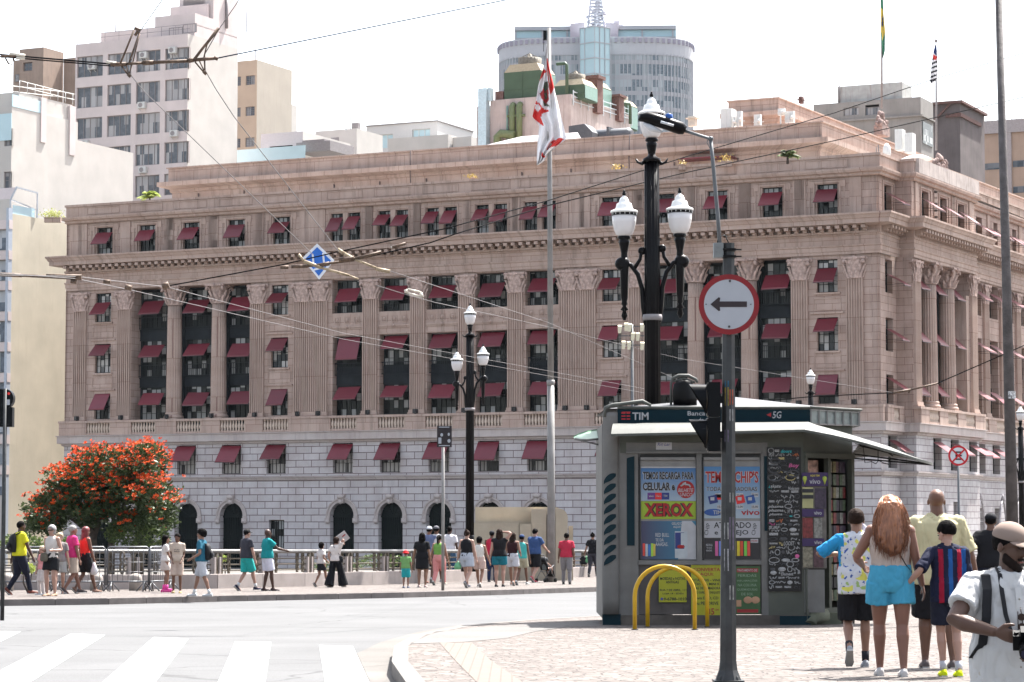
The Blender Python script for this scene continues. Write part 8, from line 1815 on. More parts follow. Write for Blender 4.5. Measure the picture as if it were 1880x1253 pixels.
 # --- shoes
 if shoes:
  for i, (hp2, kn, an, ft) in enumerate(legs):
   fd = V((0, 1, 0)) if ft[2] < .03 else V((0, .75, -.66)); t = MB(); sd_ = fd.cross(V((1, 0, 0)))
   up2 = V((0, 0, 1)) if ft[2] < .03 else V((0, .66, .75)); b0_ = an-up2*.083*s
   rg = []
   for q, wd, hh in ((-.075, .022, .045), (-.06, .034, .075), (-.01, .038, .085), (.05, .040, .065), (.11, .046, .050), (.16, .042, .038), (.195, .022, .022)):
    c_ = b0_+fd*q*s; rg.append([tuple(c_+V((1, 0, 0))*wd*s*x+up2*z*hh*s) for x, z in ((-1, 0), (-1, .45), (-.7, .9), (0, 1.02), (.7, .9), (1, .45), (1, 0))])
   t.grid(rg); sm_ = cloth('shoe%02d%02d%02d' % tuple(int(v*99) for v in shoes), shoes)
   t.k = 1; t.grid([[tuple(b0_+fd*q*s+V((1, 0, 0))*wd*1.06*s*x-up2*z*s) for x, z in ((-1, -.012), (1, -.012), (1, .012), (-1, .012))] for q, wd in ((-.08, .03), (0, .036), (.06, .038), (.12, .046), (.19, .03))], smooth=False)
   t.build('shoe', [sm_, cloth('sole', (.35, .34, .33))], o)
   if sock: q_ = MB(); q_.tube([tuple(an-V((0, 0, .02*s))), tuple(an+(kn-an).normalized()*.09*s)], [.040*s, .043*s*ff**.4], 10); q_.build('sock', cloth('sock%02d' % int(sock[0]*99), sock), o)
 return F
def tothing(F, v):
 """local point of a figure to world"""
 return F.o.matrix_basis @ V(v)
def bag(name, F, v, mb, mat, label, cat='bag', rz=None):
 p = tothing(F, v); return tag(mb.build(name, mat, None, p, F.o.rotation_euler.z if rz is None else rz), label, cat)
def backpack_mesh(s):
 m = MB(); rg = []
 for z, a, b_ in ((0, .11, .05), (.04, .135, .075), (.2, .14, .085), (.34, .125, .07), (.42, .08, .04)): rg.append(ring((0, -b_*s*.6, z*s), a*s, b_*s, 14))
 m.grid(rg); m.ell((0, -.15*s, .14*s), (.09*s, .04*s, .09*s), 10, 6)
 for sx in (-1, 1): m.tube([(sx*.08*s, .0, .40*s), (sx*.10*s, .10*s, .46*s), (sx*.115*s, .22*s, .36*s), (sx*.115*s, .22*s, .2*s), (sx*.12*s, .06*s, .03*s)], .017*s, 6)
 return m
def plastic_bag(s=1): m = MB(); m.grid([ring((0, 0, z*s), a*s, b_*s, 12) for z, a, b_ in ((-.30, .05, .03), (-.28, .12, .06), (-.18, .135, .07), (-.08, .08, .04), (0, .02, .015))]); return m
M_BKP = pmat('backpack_black', (.010, .010, .012), .7, var=.3, vs=10, spec=.2); M_PLW = pmat('plastic_white', (.55, .55, .56), .3, var=.1, vs=14); M_PLG = pmat('plastic_green', (.12, .32, .16), .4, var=.2, vs=14)
walkR = ((-.10, -.22, .06), (.10, .26, 0)); walkL = ((-.10, .26, 0), (.10, -.22, .06)); stand = ((-.10, 0, 0), (.10, .04, 0))
K_ = lambda v: v
# far pavement, left to right
F = person(36, 957, 1092.5, 'person in a yellow shirt with a black backpack and dark trousers, far left', None, 55, 'dark', 'm', 1, 'tee', 'trousers', (.012, .014, .025), (.50, .48, .02), ('crop', 'black'), (.12, .04, .03), walkR, ((-.30, -.05, .85), (.26, .22, .86)), lean=.02)
bag('backpack', F, (0, -.125*F.s, .98*F.s), backpack_mesh(F.s), M_BKP, 'black backpack worn over the yellow shirt', 'backpack')
person(110, 979, 1091, 'person with short fair hair in grey, half hidden behind the black shorts', None, 170, 'light', 'f', 1.0, 'tee', 'shorts', (.25, .25, .25), (.16, .14, .14), ('bob', 'blond'), (.3, .3, .3), walkR)
F = person(96, 965, 1095, 'person with pale hair and sunglasses in a white tank top and black shorts', None, 205, 'light', 'f', 1.05, 'tank', 'shorts', (.012, .012, .014), (.46, .43, .40), ('bob', 'grey'), (.3, .2, .14), stand, ((-.20, .20, 1.10), (.12, .24, 1.12)), bhem=.62)
m = MB(); m.tube([tuple(F.hp((-.075, .06, .004))), tuple(F.hp((-.03, .098, .002))), tuple(F.hp((.03, .098, .002))), tuple(F.hp((.075, .06, .004)))], .013*F.s, 6); m.build('sunglasses', M_BLK, F.o)
bag('shoulder_bag', F, (.12, .17, .99), (lambda m: (m.grid([ring((0, 0, z), a, .05, 10) for z, a in ((-.12, .08), (-.08, .12), (.06, .11), (.1, .05))]), m)[1])(MB()), cloth('bag_olive', (.10, .09, .07)), 'olive shoulder bag in front of the white tank top')
person(79, 1004, 1093, 'small child in pink at the left of the person in black shorts', None, 230, 'light', 'f', 1.0, 'tee', 'trousers', (.45, .40, .38), (.52, .22, .22), ('short', 'blond'), (.4, .4, .4), stand)
F = person(133, 965, 1090.5, 'person in a magenta polo shirt and beige shorts walking right', None, 60, 'red', 'm', 1.15, 'tee', 'shorts', (.36, .30, .25), (.48, .03, .14), ('short', 'grey'), (.06, .05, .05), walkL, bhem=.52)
F = person(157, 968, 1090, 'person with long dark red hair in a red tank top and black shorts', None, 50, 'brown', 'f', 1.05, 'tank', 'shorts', (.015, .013, .016), (.52, .035, .025), ('long', 'auburn'), (.2, .12, .09), walkR, ((-.28, 0, .82), (.24, .14, .80)), bhem=.55)
bag('plastic_bag', F, tuple(F.arms[1][2]+V((0, 0, -.06))), plastic_bag(1.15), M_PLW, 'full white plastic bag held beside the black shorts', 'bag')
# three children
F = person(304, 988, 1088, 'child with long dark curls, white top and pale skirt on pink roller skates', None, 75, 'tan', 'f', .95, 'tee', 'skirt', (.42, .37, .34), (.50, .47, .45), ('long', 'black'), (.5, .06, .25), stand, ((-.20, .1, .85), (.18, .2, .86)), bhem=.62)
for q, (hp2, kn, an, ft) in enumerate(F.legs):
 m = MB(); c_ = an; m.box(-.045, .045, -.10, .15, -.085, -.06); m.tube([(0, 0, -.03), (0, -.01, .08)], [.045, .05], 10); [m.tube([(-.02, y, -.105), (.02, y, -.105)], .028, 10) for y in (-.08, -.02, .05, .11)]
 tag(m.build('roller_skate', pmat('skate_pink', (.62, .05, .28), .4), None, tothing(F, an+V((0, 0, .055))), F.o.rotation_euler.z), 'pink roller skate on the %s foot of the child in white' % ('left', 'right')[q], 'roller skate'); 
F.o.location.z += .06
F = person(326, 980, 1089.5, 'child in a beige printed shirt and beige shorts facing the camera', None, 178, 'brown', 'm', .82, 'tee', 'shorts', (.38, .30, .25), (.40, .33, .27), ('short', 'black'), (.3, .22, .1), stand, ((-.14, .16, .93), (.12, .18, .93)), look=(20, 10), bhem=.5)
for s_, z in (('STAY', 1.24), ('WILD', 1.19)): text(s_, 0, z*F.s, .17*F.s, .035*F.s, M_TXK, F.o, 0, .02).location.y = .155*F.s
for c_ in kids(F.o):
 if c_.name.startswith('lettering'): c_.rotation_euler.z = pi
F = person(371, 973, 1096.5, 'child with curly dark hair, teal shirt, pale shorts and a black backpack walking left', None, -78, 'tan', 'm', 1.0, 'tee', 'shorts', (.38, .38, .40), (.02, .10, .15), ('curly', 'black'), (.45, .45, .45), ((-.1, -.26, .0), (.1, .24, .0)), ((-.24, .18, .98), (.22, .02, .84)), sock=(.5, .5, .5), bhem=.52)
bag('backpack', F, (0, -.12*F.s, .93*F.s), backpack_mesh(F.s*1.0), M_BKP, 'black backpack on the child walking left', 'backpack')
# pair in teal
F = person(453, 972, 1085, 'person in a black cap, dark grey shirt and turquoise shorts walking right', None, 50, 'light', 'm', 1.05, 'tee', 'shorts', (.02, .30, .28), (.035, .035, .045), ('crop', 'black'), (.02, .02, .04), walkR, ((-.28, .0, .82), (.26, .12, .83)), cap=('cap', (.012, .012, .012)), sock=(.45, .45, .45), bhem=.52)
F = person(491, 972, 1085.5, 'bald person in a teal shirt and white shorts gesturing with one forearm', None, 62, 'dark', 'm', 1.1, 'tee', 'shorts', (.48, .48, .55), (.008, .19, .20), ('bald', 'black'), (.03, .02, .02), ((-.12, -.04, 0), (.10, .14, 0)), ((-.26, -.03, .84), (.2, .44, 1.12)), bhem=.56)
# mother and child with placard
F = person(590, 997, 1078, 'child with dark hair, pale dotted top and short black skirt walking right', None, 40, 'tan', 'f', .95, 'tee', 'skirt', (.012, .012, .014), (.48, .44, .42), ('bob', 'black'), (.06, .05, .05), walkR, ((-.24, .05, .82), (.22, .1, 1.0)), bhem=.64)
F = person(617, 987, 1079, 'person in a white shirt and wide black trousers holding a paper over the head', None, 35, 'light', 'f', 1.15, 'tee', 'wide', (.008, .008, .010), (.52, .47, .44), ('bob', 'brown'), (.15, .12, .1), ((-.14, -.20, 0), (.14, .24, 0)), ((-.27, .02, .90), (.17, .22, 1.52)))
m = MB(); m.box(-.22, .22, -.006, .006, -.17, .17); m.k = 1; m.box(.05, .17, -.009, -.0065, .02, .06)
tag(m.build('paper_sheet', [pmat('paper_white', (0, 0, 0)), M_TXR], None, tothing(F, (.06, .20, 1.66*F.s)), (.5, -.65, F.o.rotation_euler.z+.7)), 'white paper sheet held up as a sunshade', 'paper')
bag('shoulder_bag', F, (.21, -.02, .90), (lambda m: (m.grid([ring((0, 0, z), a, .035, 10) for z, a in ((-.12, .06), (-.08, .09), (.06, .08), (.08, .04))]), m.tube([(0, 0, .06), (-.2, -.10, .36), (-.30, .0, .50)], .008, 5), m)[2])(MB()), M_BKP, 'small black shoulder bag beside the wide black trousers')
# crowd left part
person(745, 1012, 1080, 'small child in a red hat, green shirt and teal shorts', None, 15, 'tan', 'm', 1.1, 'tee', 'shorts', (.02, .28, .30), (.14, .28, .10), ('short', 'black'), (.05, .07, .12), stand, cap=('hat', (.60, .02, .025)), bhem=.50)
person(788, 967, 1071, 'person in a white cap and navy printed shirt behind the one in the black dress', None, 20, 'red', 'm', 1.15, 'tee', 'shorts', (.10, .06, .05), (.10, .12, .2), ('crop', 'black'), (.2, .1, .08), stand, cap=('cap', (.42, .43, .46)))
person(775, 979, 1079, 'person with long black hair in a short black dress holding a child by the hand', None, 12, 'tan', 'f', 1.12, 'tee', 'skirt', (.008, .008, .009), (.008, .008, .009), ('long', 'black'), (.4, .3, .28), stand, ((-.30, .02, .84), (.27, .04, .82)), bhem=.58)
person(801, 966, 1071, 'person in a grey cap and white shirt behind the one in green', None, 10, 'brown', 'm', 1.1, 'tee', 'shorts', (.16, .09, .08), (.48, .46, .46), ('crop', 'black'), (.3, .3, .3), walkR, cap=('cap', (.10, .10, .11)))
person(806, 983, 1075, 'person with black ponytail, green top and pink trousers by the notice pole', None, 20, 'tan', 'f', 1.2, 'tank', 'trousers', (.50, .20, .19), (.13, .27, .06), ('tail', 'black'), (.35, .3, .25), walkR, ((-.30, -.02, .86), (.30, .08, .86)))
F = person(825, 967, 1068, 'dark haired person in a white shirt and blue jeans with a black backpack', None, 20, 'dark', 'm', 1.05, 'tee', 'trousers', (.05, .11, .2), (.52, .50, .52), ('crop', 'black'), (.30, .03, .04), walkR, ((-.28, .05, .9), (.28, .05, .86)))
m = MB(); m.grid([ring((0, 0, z), a, .07, 12) for z, a in ((0, .15), (.03, .17), (.36, .19), (.38, .17))]); bag('checked_bag', F, (-.16, -.14, .66), m, cloth('bag_green_black', (.01, .03, .02), .4), 'dark green checked bag carried below the white shirt')
F = person(857, 974, 1080, 'person with a hair bun, black tank top and pale denim shorts striding right', None, 25, 'light', 'f', 1.18, 'tank', 'shorts', (.34, .37, .42), (.010, .010, .012), ('bun', 'brown'), (.06, .06, .08), ((-.1, .26, 0), (.1, -.26, .10)), ((-.28, -.05, .84), (.27, .10, .84)), bhem=.64)
bag('plastic_bag', F, tuple(F.arms[0][2]+V((0, 0, -.06))), plastic_bag(.9), M_PLG, 'small green plastic bag held left of the denim shorts')
person(880, 986, 1079, 'person with dark hair, white top and beige shorts beside the one with a bun', None, 15, 'tan', 'f', 1.1, 'tank', 'shorts', (.42, .31, .27), (.52, .49, .45), ('bob', 'black'), (.4, .38, .35), walkL, ((-.25, 0, .82), (.34, .06, .86)), bhem=.62)
person(903, 975, 1069, 'person in a cap and red vest behind the one with arms raised', None, 10, 'brown', 'm', 1.0, 'tank', 'trousers', (.02, .03, .07), (.42, .02, .05), ('crop', 'black'), (.05, .05, .05), stand, cap=('cap', (.015, .015, .018)))
person(917, 972, 1078, 'person with long brown hair, black top and teal shorts raising an arm to the head', None, 10, 'light', 'f', 1.22, 'tee', 'shorts', (.012, .12, .16), (.010, .009, .011), ('long', 'brown'), (.02, .02, .02), stand, ((-.28, .0, .84), (.12, .06, 1.62, (1, -.2, .2))), sleeve=.15, bhem=.66)
person(958, 982, 1075, 'person in a blue cap and khaki shorts just right of the one in pale shorts', None, 20, 'brown', 'm', .95, 'tank', 'shorts', (.30, .28, .2), (.05, .32, .30), ('crop', 'black'), (.4, .4, .38), walkR, cap=('cap', (.02, .04, .10)))
person(941, 978, 1076, 'person with brown hair, black tank top and white denim shorts, centre of the crowd', None, 15, 'tan', 'f', 1.1, 'tank', 'shorts', (.42, .42, .45), (.025, .008, .010), ('long', 'brown'), (.35, .2, .15), walkL, ((-.26, .05, .85), (.22, .18, 1.0)), bhem=.62)
F = person(981, 971, 1070, 'person in a blue shirt and black shorts pushing a stroller', None, 38, 'light', 'm', 1.25, 'tee', 'shorts', (.010, .010, .014), (.03, .06, .15), ('short', 'black'), (.30, .05, .07), ((-.12, .12, 0), (.12, -.26, .10)), ((-.24, .38, 1.0), (.24, .38, 1.0)), lean=.03, bhem=.50)
a = G(1003, 1069.5); st_ = empty('stroller', (a.x, a.y, g(a.y)), -R(40), 'small black stroller with a seated child in front of the person in blue', 'stroller')
m = MB()
for sx in (-1, 1):
 m.tube([(sx*.22, -.42, 1.0), (sx*.22, -.25, .72), (sx*.2, .28, .10)], .013, 6); m.tube([(sx*.2, -.32, .12), (sx*.2, .05, .55), (sx*.2, .2, .62)], .013, 6)
m.tube([(-.22, -.42, 1.0), (.22, -.42, 1.0)], .02, 7); m.tube([(-.2, -.05, .38), (.2, -.05, .38)], .012, 6); m.build('frame', M_GALV, st_)
m = MB(); m.grid([[(-.18, -.22, .85), (.18, -.22, .85)], [(-.19, -.10, .45), (.19, -.10, .45)], [(-.19, .2, .42), (.19, .2, .42)], [(-.17, .28, .2), (.17, .28, .2)]], closed=False, caps=False); m.ell((0, -.18, .82), (.2, .16, .12), 10, 6); m.build('seat', M_BKP, st_)
for sx in (-1, 1):
 for y in (-.32, .28):
  m = MB(); m.tube([(sx*.2-.02, y, .075), (sx*.2+.02, y, .075)], .075, 14); m.tube([(sx*.2-.045, y, .075), (sx*.2+.045, y, .075)], .02, 8); m.build('wheel', M_BLK, st_)
# seated toddler
to = empty('person', tuple(st_.matrix_basis @ V((0, -.02, .45))), -R(40), 'small child sitting in the stroller', 'person'); m = MB(); m.grid([ring((0, -.05+.0*z, z), a_, a_*.8, 12) for z, a_ in ((0, .09), (.1, .11), (.24, .10), (.30, .04))]); m.ell((0, -.04, .40), (.075, .085, .09), 12, 9)
for sx in (-1, 1): m.tube([(sx*.06, 0, .03), (sx*.09, .2, .06), (sx*.09, .26, -.14)], [.055, .045, .035], 8); m.tube([(sx*.10, -.04, .24), (sx*.16, .06, .14), (sx*.12, .16, .12)], [.035, .03, .022], 8)
bake('body', m, SK['light'], to, .012, 1); m = MB(); m.grid([ring((0, -.05, z), a_, a_*.82, 12) for z, a_ in ((0, .105), (.12, .125), (.25, .115), (.28, .06))]); bake('shirt', m, cloth('c121414', (.12, .14, .14)), to, .012, 1); m = MB(); m.ell((0, -.055, .43), (.082, .088, .075), 12, 8); bake('hair', m, HR['brown'], to, .012, 1)
person(1040, 979, 1073.5, 'person in a red polo shirt and grey trousers walking away alone', None, 8, 'brown', 'm', 1.05, 'tee', 'trousers', (.17, .16, .165), (.36, .025, .05), ('short', 'black'), (.02, .02, .02), ((-.12, .1, 0), (.12, -.12, .0)), ((-.27, .03, .84), (.26, -.05, .85)))
F = person(1088, 979, 1060, 'person in black with a hair bun carrying bags just left of the kiosk', None, 15, 'tan', 'f', 1.0, 'tee', 'trousers', (.035, .037, .045), (.008, .008, .010), ('bun', 'black'), (.015, .012, .012), walkR, ((-.34, .0, .84), (.25, .08, .9)))
m = MB(); m.grid([ring((0, 0, z), a_, .08, 12) for z, a_ in ((-.38, .10), (-.33, .18), (-.12, .17), (0, .04))]); bag('carrier_bag', F, tuple(F.arms[0][2]+V((-.04, 0, -.05))), m, M_BKP, 'bulging black carrier bag held by the person in black'); bag('plastic_bag', F, tuple(F.arms[0][2]+V((.10, 0, -.06))), plastic_bag(1.0), M_PLG, 'dark green plastic bag next to the black carrier bag')
# beyond the family, right
F = person(1819, 943, 1140, 'person in a black shirt and black cap walking away near the tall pole', None, 12, 'brown', 'm', 1.15, 'tee', 'shorts', (.02, .02, .03), (.008, .009, .012), ('crop', 'black'), (.02, .02, .02), walkL, ((-.34, -.06, .92), (.30, .05, .90)), cap=('cap', (.010, .010, .013)), Y=38)
person(1662, 1000, 1118, 'person in teal shorts mostly hidden behind the one in the yellow shirt', 1.55, 20, 'brown', 'm', 1.0, 'tee', 'shorts', (.02, .16, .22), (.1, .1, .12), ('short', 'black'), (.02, .02, .04), walkR, bhem=.45)
# ---------------------------------------------------------------- near family
M_YT = cloth('pale_yellow', (.40, .36, .22), .05); M_CREAM = cloth('cream_top', (.36, .30, .265), .06)
# child at left: blue sleeves, white body with drawn pattern
M_PB = cloth('print_blue', (.03, .07, .24)); M_PY = cloth('print_yellow', (.48, .46, .10)); M_PG2 = cloth('print_green', (.24, .34, .12)); M_BS = cloth('sleeve_blue', (.02, .20, .40)); M_W2 = cloth('shirt_white', (.44, .45, .48), .04)
SHX = .185
def patfn(c_):
 if abs(c_.x) > .155 or (abs(c_.x) > .125 and c_.z > 1.17): return 1 if c_.z > .98 else 0
 a = noise.noise(V((c_.x*16+3, c_.y*3, c_.z*16))); b_ = noise.noise(V((c_.x*14-7, c_.y*3, c_.z*15+9))); d = noise.noise(V((c_.x*42+1, 5+c_.y*3, c_.z*38)))
 if b_ > .26: return 3
 if d > .30 and a > .02: return 2
 if a < -.42: return 4
 return 0
F = person(1572, 936, 1226, 'child in a white shirt with blue sleeves and a scribbled pattern, left of the family', None, 4, 'tan', 'm', .98, 'tee', 'shorts', (.010, .010, .012), (.44, .45, .48), ('short', 'brown'), (.22, .23, .25), ((-.10, -.24, .13), (.09, .08, 0)), ((-.20, .20, 1.22, (-1, -.4, -.2)), (.15, .16, 1.33, (1, -.2, -.5))), near=True, sock=(.02, .02, .025), bhem=.52, sleeve=.72, hem=.80, look=(10, 8))
BAKE[-2] = BAKE[-2][:4]+([M_W2, M_BS, M_PB, M_PY, M_PG2], patfn) if BAKE[-2][0].name.startswith('shirt') else BAKE[-2]
CHILD = F
M_PET = pmat('clear_bottle', (.48, .46, .54), .12, var=.08, vs=30)
m = MB(); m.lathe([(.02, 0), (.032, .01), (.034, .05), (.030, .09), (.034, .13), (.033, .17), (.012, .20), (.012, .225)], n=16); m.k = 1; m.lathe([(.014, .225), (.014, .245)], n=12); m.k = 2; m.lathe([(.0348, .055), (.0352, .085)], n=16)
bt = tag(m.build('drink_bottle', [M_PET, M_CR, pmat('label_pink', (.5, .14, .16), .4)], None, tothing(F, F.arms[1][2]+V((-.02, -.02, .0))), (.1, -.25, 0)), 'clear drink bottle with pink label in the hand of the child with blue sleeves', 'bottle')
# person with long auburn hair
F = person(1634, 912, 1242, 'person with long orange hair, cream camisole and blue shorts walking away', None, 3, 'red', 'f', 1.18, 'cami', 'shorts', (.05, .25, .38), M_CREAM, ('bald', 'auburn'), (.42, .40, .39), ((-.10, .10, 0), (.105, -.10, 0)), ((-.24, .26, 1.04, (-.8, -1, -.2)), (.31, .04, .82)), near=True, bhem=.69, hem=1.02)
WOMAN = F; s = F.s
# waist long strands of hair over a soft core
h = MB(); h.grid([ring(tuple(F.hp((.006*sin(q*9), -.050-.05*sin(q*2.6)-.07*q, .06-.52*q))), w2*s, d2*s, 20) for q, w2, d2 in ((0, .086, .090), (.12, .104, .088), (.28, .116, .068), (.45, .130, .054), (.62, .138, .045), (.78, .12, .034), (.9, .08, .022), (1, .03, .010))]); h.ell(tuple(F.hp((0, -.014, .025))), (.096*s, .110*s, .106*s), 16, 10)
M_GING = new_mat('hair_ginger'); MG, nt, b_ = M_GING; MATS['hair_ginger'] = MG
co = coords(nt, 'Object', (60, 60, 2.5)); n1 = N(nt, 'ShaderNodeTexNoise'); n1.inputs['Scale'].default_value = 1.5; n1.inputs['Detail'].default_value = 5; L(nt, co, n1.inputs[0]); tc = N(nt, 'ShaderNodeTexCoord'); sp_ = N(nt, 'ShaderNodeSeparateXYZ'); L(nt, tc.outputs['Object'], sp_.inputs[0]); mr = N(nt, 'ShaderNodeMapRange'); mr.inputs[1].default_value = 1.2; mr.inputs[2].default_value = 1.62; L(nt, sp_.outputs[2], mr.inputs[0])
L(nt, mix(nt, mr.outputs[0], mix(nt, ramp(nt, n1.outputs[0], .35, .65), (.07, .022, .012), (.20, .075, .03)), mix(nt, ramp(nt, n1.outputs[0], .35, .65), (.20, .07, .027), (.36, .15, .065))), b_.inputs['Base Color']); b_.inputs['Roughness'].default_value = .42
bake('hair', h, MG, F.o, .010, 2, .014*s, (22, 22, 4), 4)
sr_ = random.Random(17); h = MB()
for j in range(460):
 a0 = sr_.uniform(-1.15, 1.15); st0 = V((.092*sin(a0*1.3), -.02-.085*cos(a0*1.2)*sr_.uniform(.6, 1), .04+.092*cos(a0*.9)*sr_.uniform(.12, 1.02))); ln = sr_.uniform(.36, .62)*(1-.18*abs(a0)); sp2 = sr_.uniform(1.1, 2.0); pts = []; ph = sr_.uniform(0, 6)
 for i in range(8):
  q = i/7; wv = .016*sin(q*9+ph)*q; pts.append(tuple(F.hp((st0.x*(1+(sp2-1)*sin(q*pi*.7))+wv, -.03-.095*sin(min(1, q*3)*pi/2)*cos(a0*.8)-.06*q+.006*sin(q*11+ph), st0.z-ln*q))))
 h.tube(pts, [.004, .0042, .0042, .004, .0036, .003, .002, .0008], 4)
h.build('hair_strands', MG, F.o)
m = MB(); m.tube([tuple(S_) for S_ in (V((-.055, -.10, 1.40))*s, V((.02, -.128, 1.26))*s, V((.13, -.125, 1.06))*s, V((.20, -.02, .98))*s)], .005, 5); tag(m.build('bag_strap', M_BLK, None, tuple(F.o.location), F.o.rotation_euler.z), 'thin dark bag strap across the cream camisole', 'strap')
# bald man in yellow
F = person(1720, 898, 1227, 'bald person in a pale yellow t-shirt and black shorts walking away', None, 2, 'brown', 'm', 1.30, 'tee', 'shorts', (.010, .009, .012), M_YT, ('bald', 'black'), (.09, .075, .075), ((-.12, .04, 0), (.13, -.06, 0)), ((-.33, .04, .86), (.37, .04, .86, (1, -.6, -.2))), near=True, bhem=.47, hem=.80, sleeve=.80)
MAN = F
# child in a striped football shirt
M_ST = [cloth('jersey_navy', (.010, .012, .03)), cloth('jersey_red', (.22, .008, .025)), cloth('jersey_blue', (.015, .07, .22))]
def strfn(c_):
 if c_.z > 1.40*CH4 or abs(c_.x) > .17: return 0
 k = int(math.floor((c_.x+.175)/.042)) % 8; return (0, 0, 1, 0, 2, 0, 1, 2)[k]
CH4 = .82
F = person(1738, 960, 1243, 'child in a red, blue and black striped football shirt with neon yellow shoes', None, 0, 'light', 'm', .92, 'tee', 'shorts', (.012, .014, .03), (.010, .012, .03), ('short', 'black'), (.52, .60, .01), ((-.04, .08, 0), (.11, -.04, 0)), ((-.43, .02, 1.03, (-.3, -1, -.4)), (.25, .08, .86)), near=True, sock=(.42, .42, .45), look=(-38, 22), hem=.82, bhem=.58, sleeve=.75)
for i_, b__ in enumerate(BAKE):
 if b__[0].parent == F.o and b__[0].name.startswith('shirt'): BAKE[i_] = b__[:4]+(M_ST, strfn)
# man with the camera, facing us
F = person(1853, 945, 1500, 'bearded person in a pale cap and white shirt holding a camera, bottom right', 1.74, 175, 'deep', 'm', 1.18, 'tee', 'trousers', (.36, .33, .29), cloth('linen_white', (.42, .415, .41), .05), ('crop', 'black'), (.05, .05, .05), stand, ((-.05, .33, 1.05, (-1, -.35, -.3)), (.165, .30, 1.13, (1, -.12, -.25))), Y=14.2, near=True, look=(-34, 14), cap=('cap', (.20, .15, .125)), hem=.78, sleeve=.50, belly=.18)
PH = F; s = F.s; hp_ = F.hp
PH.o.location.z = W(0, 950, 14.2).z-1.735*F.s
# beard
h = MB(); 
for a in range(-6, 7):
 t = a/6*1.45; h.ell(tuple(hp_((.062*sin(t), .018+.058*cos(t), -.084-.022*cos(t)+.022*abs(sin(t))))), (.016*s, .014*s, .030*s), 8, 6, F.RM)
h.ell(tuple(hp_((0, .078, -.112))), (.03*s, .022*s, .022*s), 8, 6); h.tube([tuple(hp_((-.03, .090, -.060))), tuple(hp_((0, .100, -.054))), tuple(hp_((.03, .090, -.060)))], .008*s, 6); bake('beard', h, pmat('beard_brown', (.010, .006, .005), .7, spec=.1), F.o, .007, 1, .003, (50, 50, 50), 2)
# collar, placket, buttons
cm = MATS['cloth_linen_white']
m = MB()
for sx in (-1, 1): m.grid([[tuple(V((sx*.075, -.03, 1.465))*s), tuple(V((sx*.085, -.03, 1.425))*s)], [tuple(V((sx*.072, .045, 1.455))*s), tuple(V((sx*.095, .055, 1.40))*s)], [tuple(V((sx*.030, .098, 1.415))*s), tuple(V((sx*.065, .128, 1.345))*s)], [tuple(V((sx*.012, .112, 1.375))*s), tuple(V((sx*.025, .125, 1.35))*s)]], closed=False, caps=False)
m.build('collar', cm, F.o)
m = MB(); n_ = 8; m.grid([[tuple(V((x, yv+.030, z))*s) for x in (-.016, .016)] for z, yv in ((1.36, .118), (1.30, .138), (1.2, .155), (1.1, .156), (1.0, .156), (.90, .150), (.80, .150))], closed=False, caps=False); m.build('placket', cm, F.o)
m = MB(); [m.ell(tuple(V((0, yv+.036, z))*s), (.006, .003, .006), 8, 5) for z, yv in ((1.30, .138), (1.22, .152), (1.14, .156), (1.04, .156), (.94, .152), (.85, .150))]; m.build('buttons', pmat('button', (.25, .23, .2), .4), F.o)
# straps of a backpack, its body behind
m = MB()
for sx in (-1, 1):
 rg = []
 for x, y, z in ((.15, -.13, 1.37), (.15, -.05, 1.445), (.152, .06, 1.425), (.16, .118, 1.35), (.172, .135, 1.2), (.19, .115, 1.06), (.22, .03, .98)): rg.append([tuple(V((sx*x+dx, y+dy, z))*s) for dx, dy in ((-.024, 0), (.024, 0), (.024, .012), (-.024, .012))])
 m.grid(rg, smooth=False)
m.grid([ring((0, -.19*s, z*s), a_*s, b_*s, 14) for z, a_, b_ in ((.95, .12, .05), (1.0, .15, .08), (1.25, .155, .09), (1.42, .12, .06), (1.46, .05, .03))]); tag(m.build('backpack', M_BKP, None, tuple(F.o.location), F.o.rotation_euler.z), 'black backpack with wide straps over the white linen shirt', 'backpack')
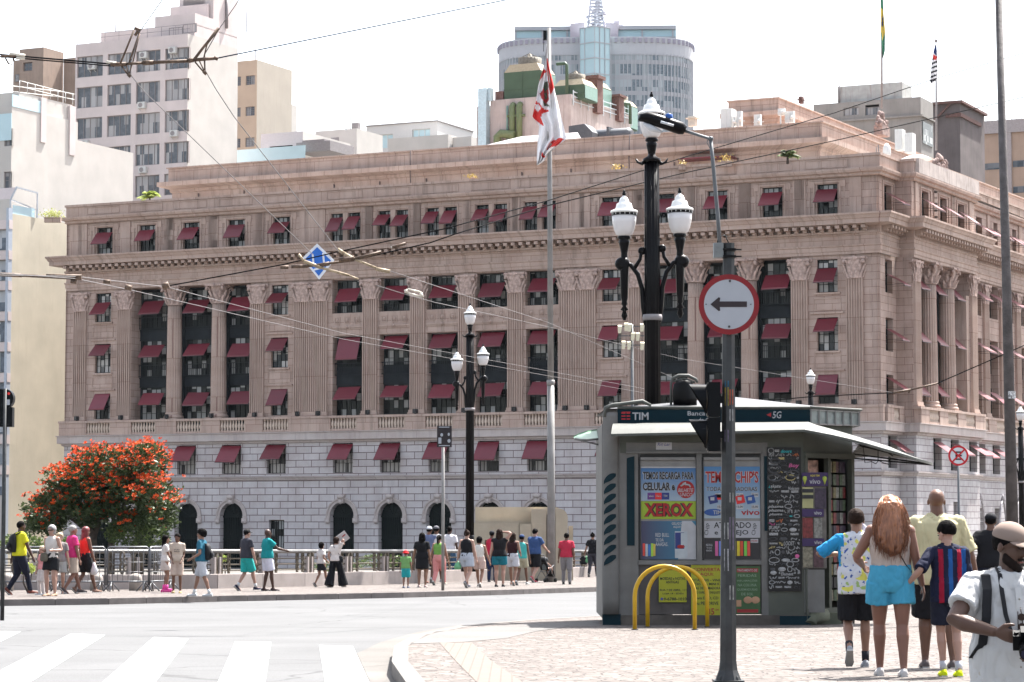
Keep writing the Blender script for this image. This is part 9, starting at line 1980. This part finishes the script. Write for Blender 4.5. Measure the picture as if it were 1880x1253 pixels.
# camera with its strap
hl = (F.arms[0][2]+F.arms[1][2])/2; cl = V((.035, .40, 1.09))*s
cmo = empty('camera', tothing(F, cl), F.o.rotation_euler.z-.25, 'black photo camera with zoom lens held at the waist of the person in white', 'camera'); cmo.rotation_euler.x = -.5
m = MB(); m.box(-.068, .068, -.03, .03, -.045, .045); m.box(-.028, .028, -.03, .035, .045, .072); m.box(-.068, -.035, .03, .045, -.045, .04); m.tube([(.05, 0, .045), (.05, 0, .056)], .013, 12); m.build('camera_body', M_SIG, cmo)
m = MB(); m.tube([(0, .03, -.005), (0, .065, -.005), (0, .067, -.005), (0, .13, -.005)], [.034, .034, .038, .038], 20); [m.tube([(0, .07+.008*i, -.005), (0, .073+.008*i, -.005)], .0395, 20) for i in range(5)]; m.build('camera_lens', M_BLK, cmo); m = MB(); m.tube([(0, .131, -.005), (0, .133, -.005)], .03, 20); m.build('front_glass', pmat('lens_glass', (.01, .01, .03), .05), cmo)
m = MB()
for sx in (-1, 1):
 rg = []
 for x, y, z in ((.05, -.08, 1.43), (.075, -.01, 1.47), (.08, .07, 1.43), (.085, .125, 1.34), (.078, .165, 1.22), (.06, .205, 1.12), (.05, .28, 1.07)): rg.append([tuple(V((sx*x+dx, y+dy+.012, z))*s) for dx, dy in ((-.012, 0), (.012, 0), (.012, .004), (-.012, .004))])
 m.grid(rg, smooth=False)
so = tag(m.build('camera_strap', M_BKP, None, tuple(F.o.location), F.o.rotation_euler.z), 'black camera strap around the neck of the person in white', 'strap')
# folded sunglasses at the placket
m = MB(); [m.tube([tuple(V((.0, .206, z))*s), tuple(V((.0, .212, z))*s)], .020, 16) for z in (1.205, 1.155)]; m.tube([tuple(V((0, .19, 1.255))*s), tuple(V((0, .205, 1.225))*s), tuple(V((-.01, .205, 1.13))*s)], .003, 5); m.tube([tuple(V((.018, .203, 1.235))*s), tuple(V((.018, .205, 1.12))*s)], .003, 5)
tag(m.build('sunglasses', pmat('lens_brown', (.02, .010, .008), .12), None, tuple(F.o.location), F.o.rotation_euler.z), 'dark round sunglasses hooked on the white shirt front', 'sunglasses')
flush()

# ================================================================ air
hm_ = bpy.data.materials.new('haze'); hm_.use_nodes = True; nt = hm_.node_tree; nt.nodes.remove(nt.nodes['Principled BSDF']); pv = nt.nodes.new('ShaderNodeVolumePrincipled')
pv.inputs['Color'].default_value = (.86, .93, 1, 1); pv.inputs['Density'].default_value = .00002; pv.inputs['Anisotropy'].default_value = .2; L(nt, pv.outputs[0], nt.nodes['Material Output'].inputs['Volume'])
mb = MB(); mb.box(-920, 920, -45, 1620, -5.6, 170); tag(mb.build('haze', hm_), 'thin pale haze in the air', 'haze', kind='stuff')
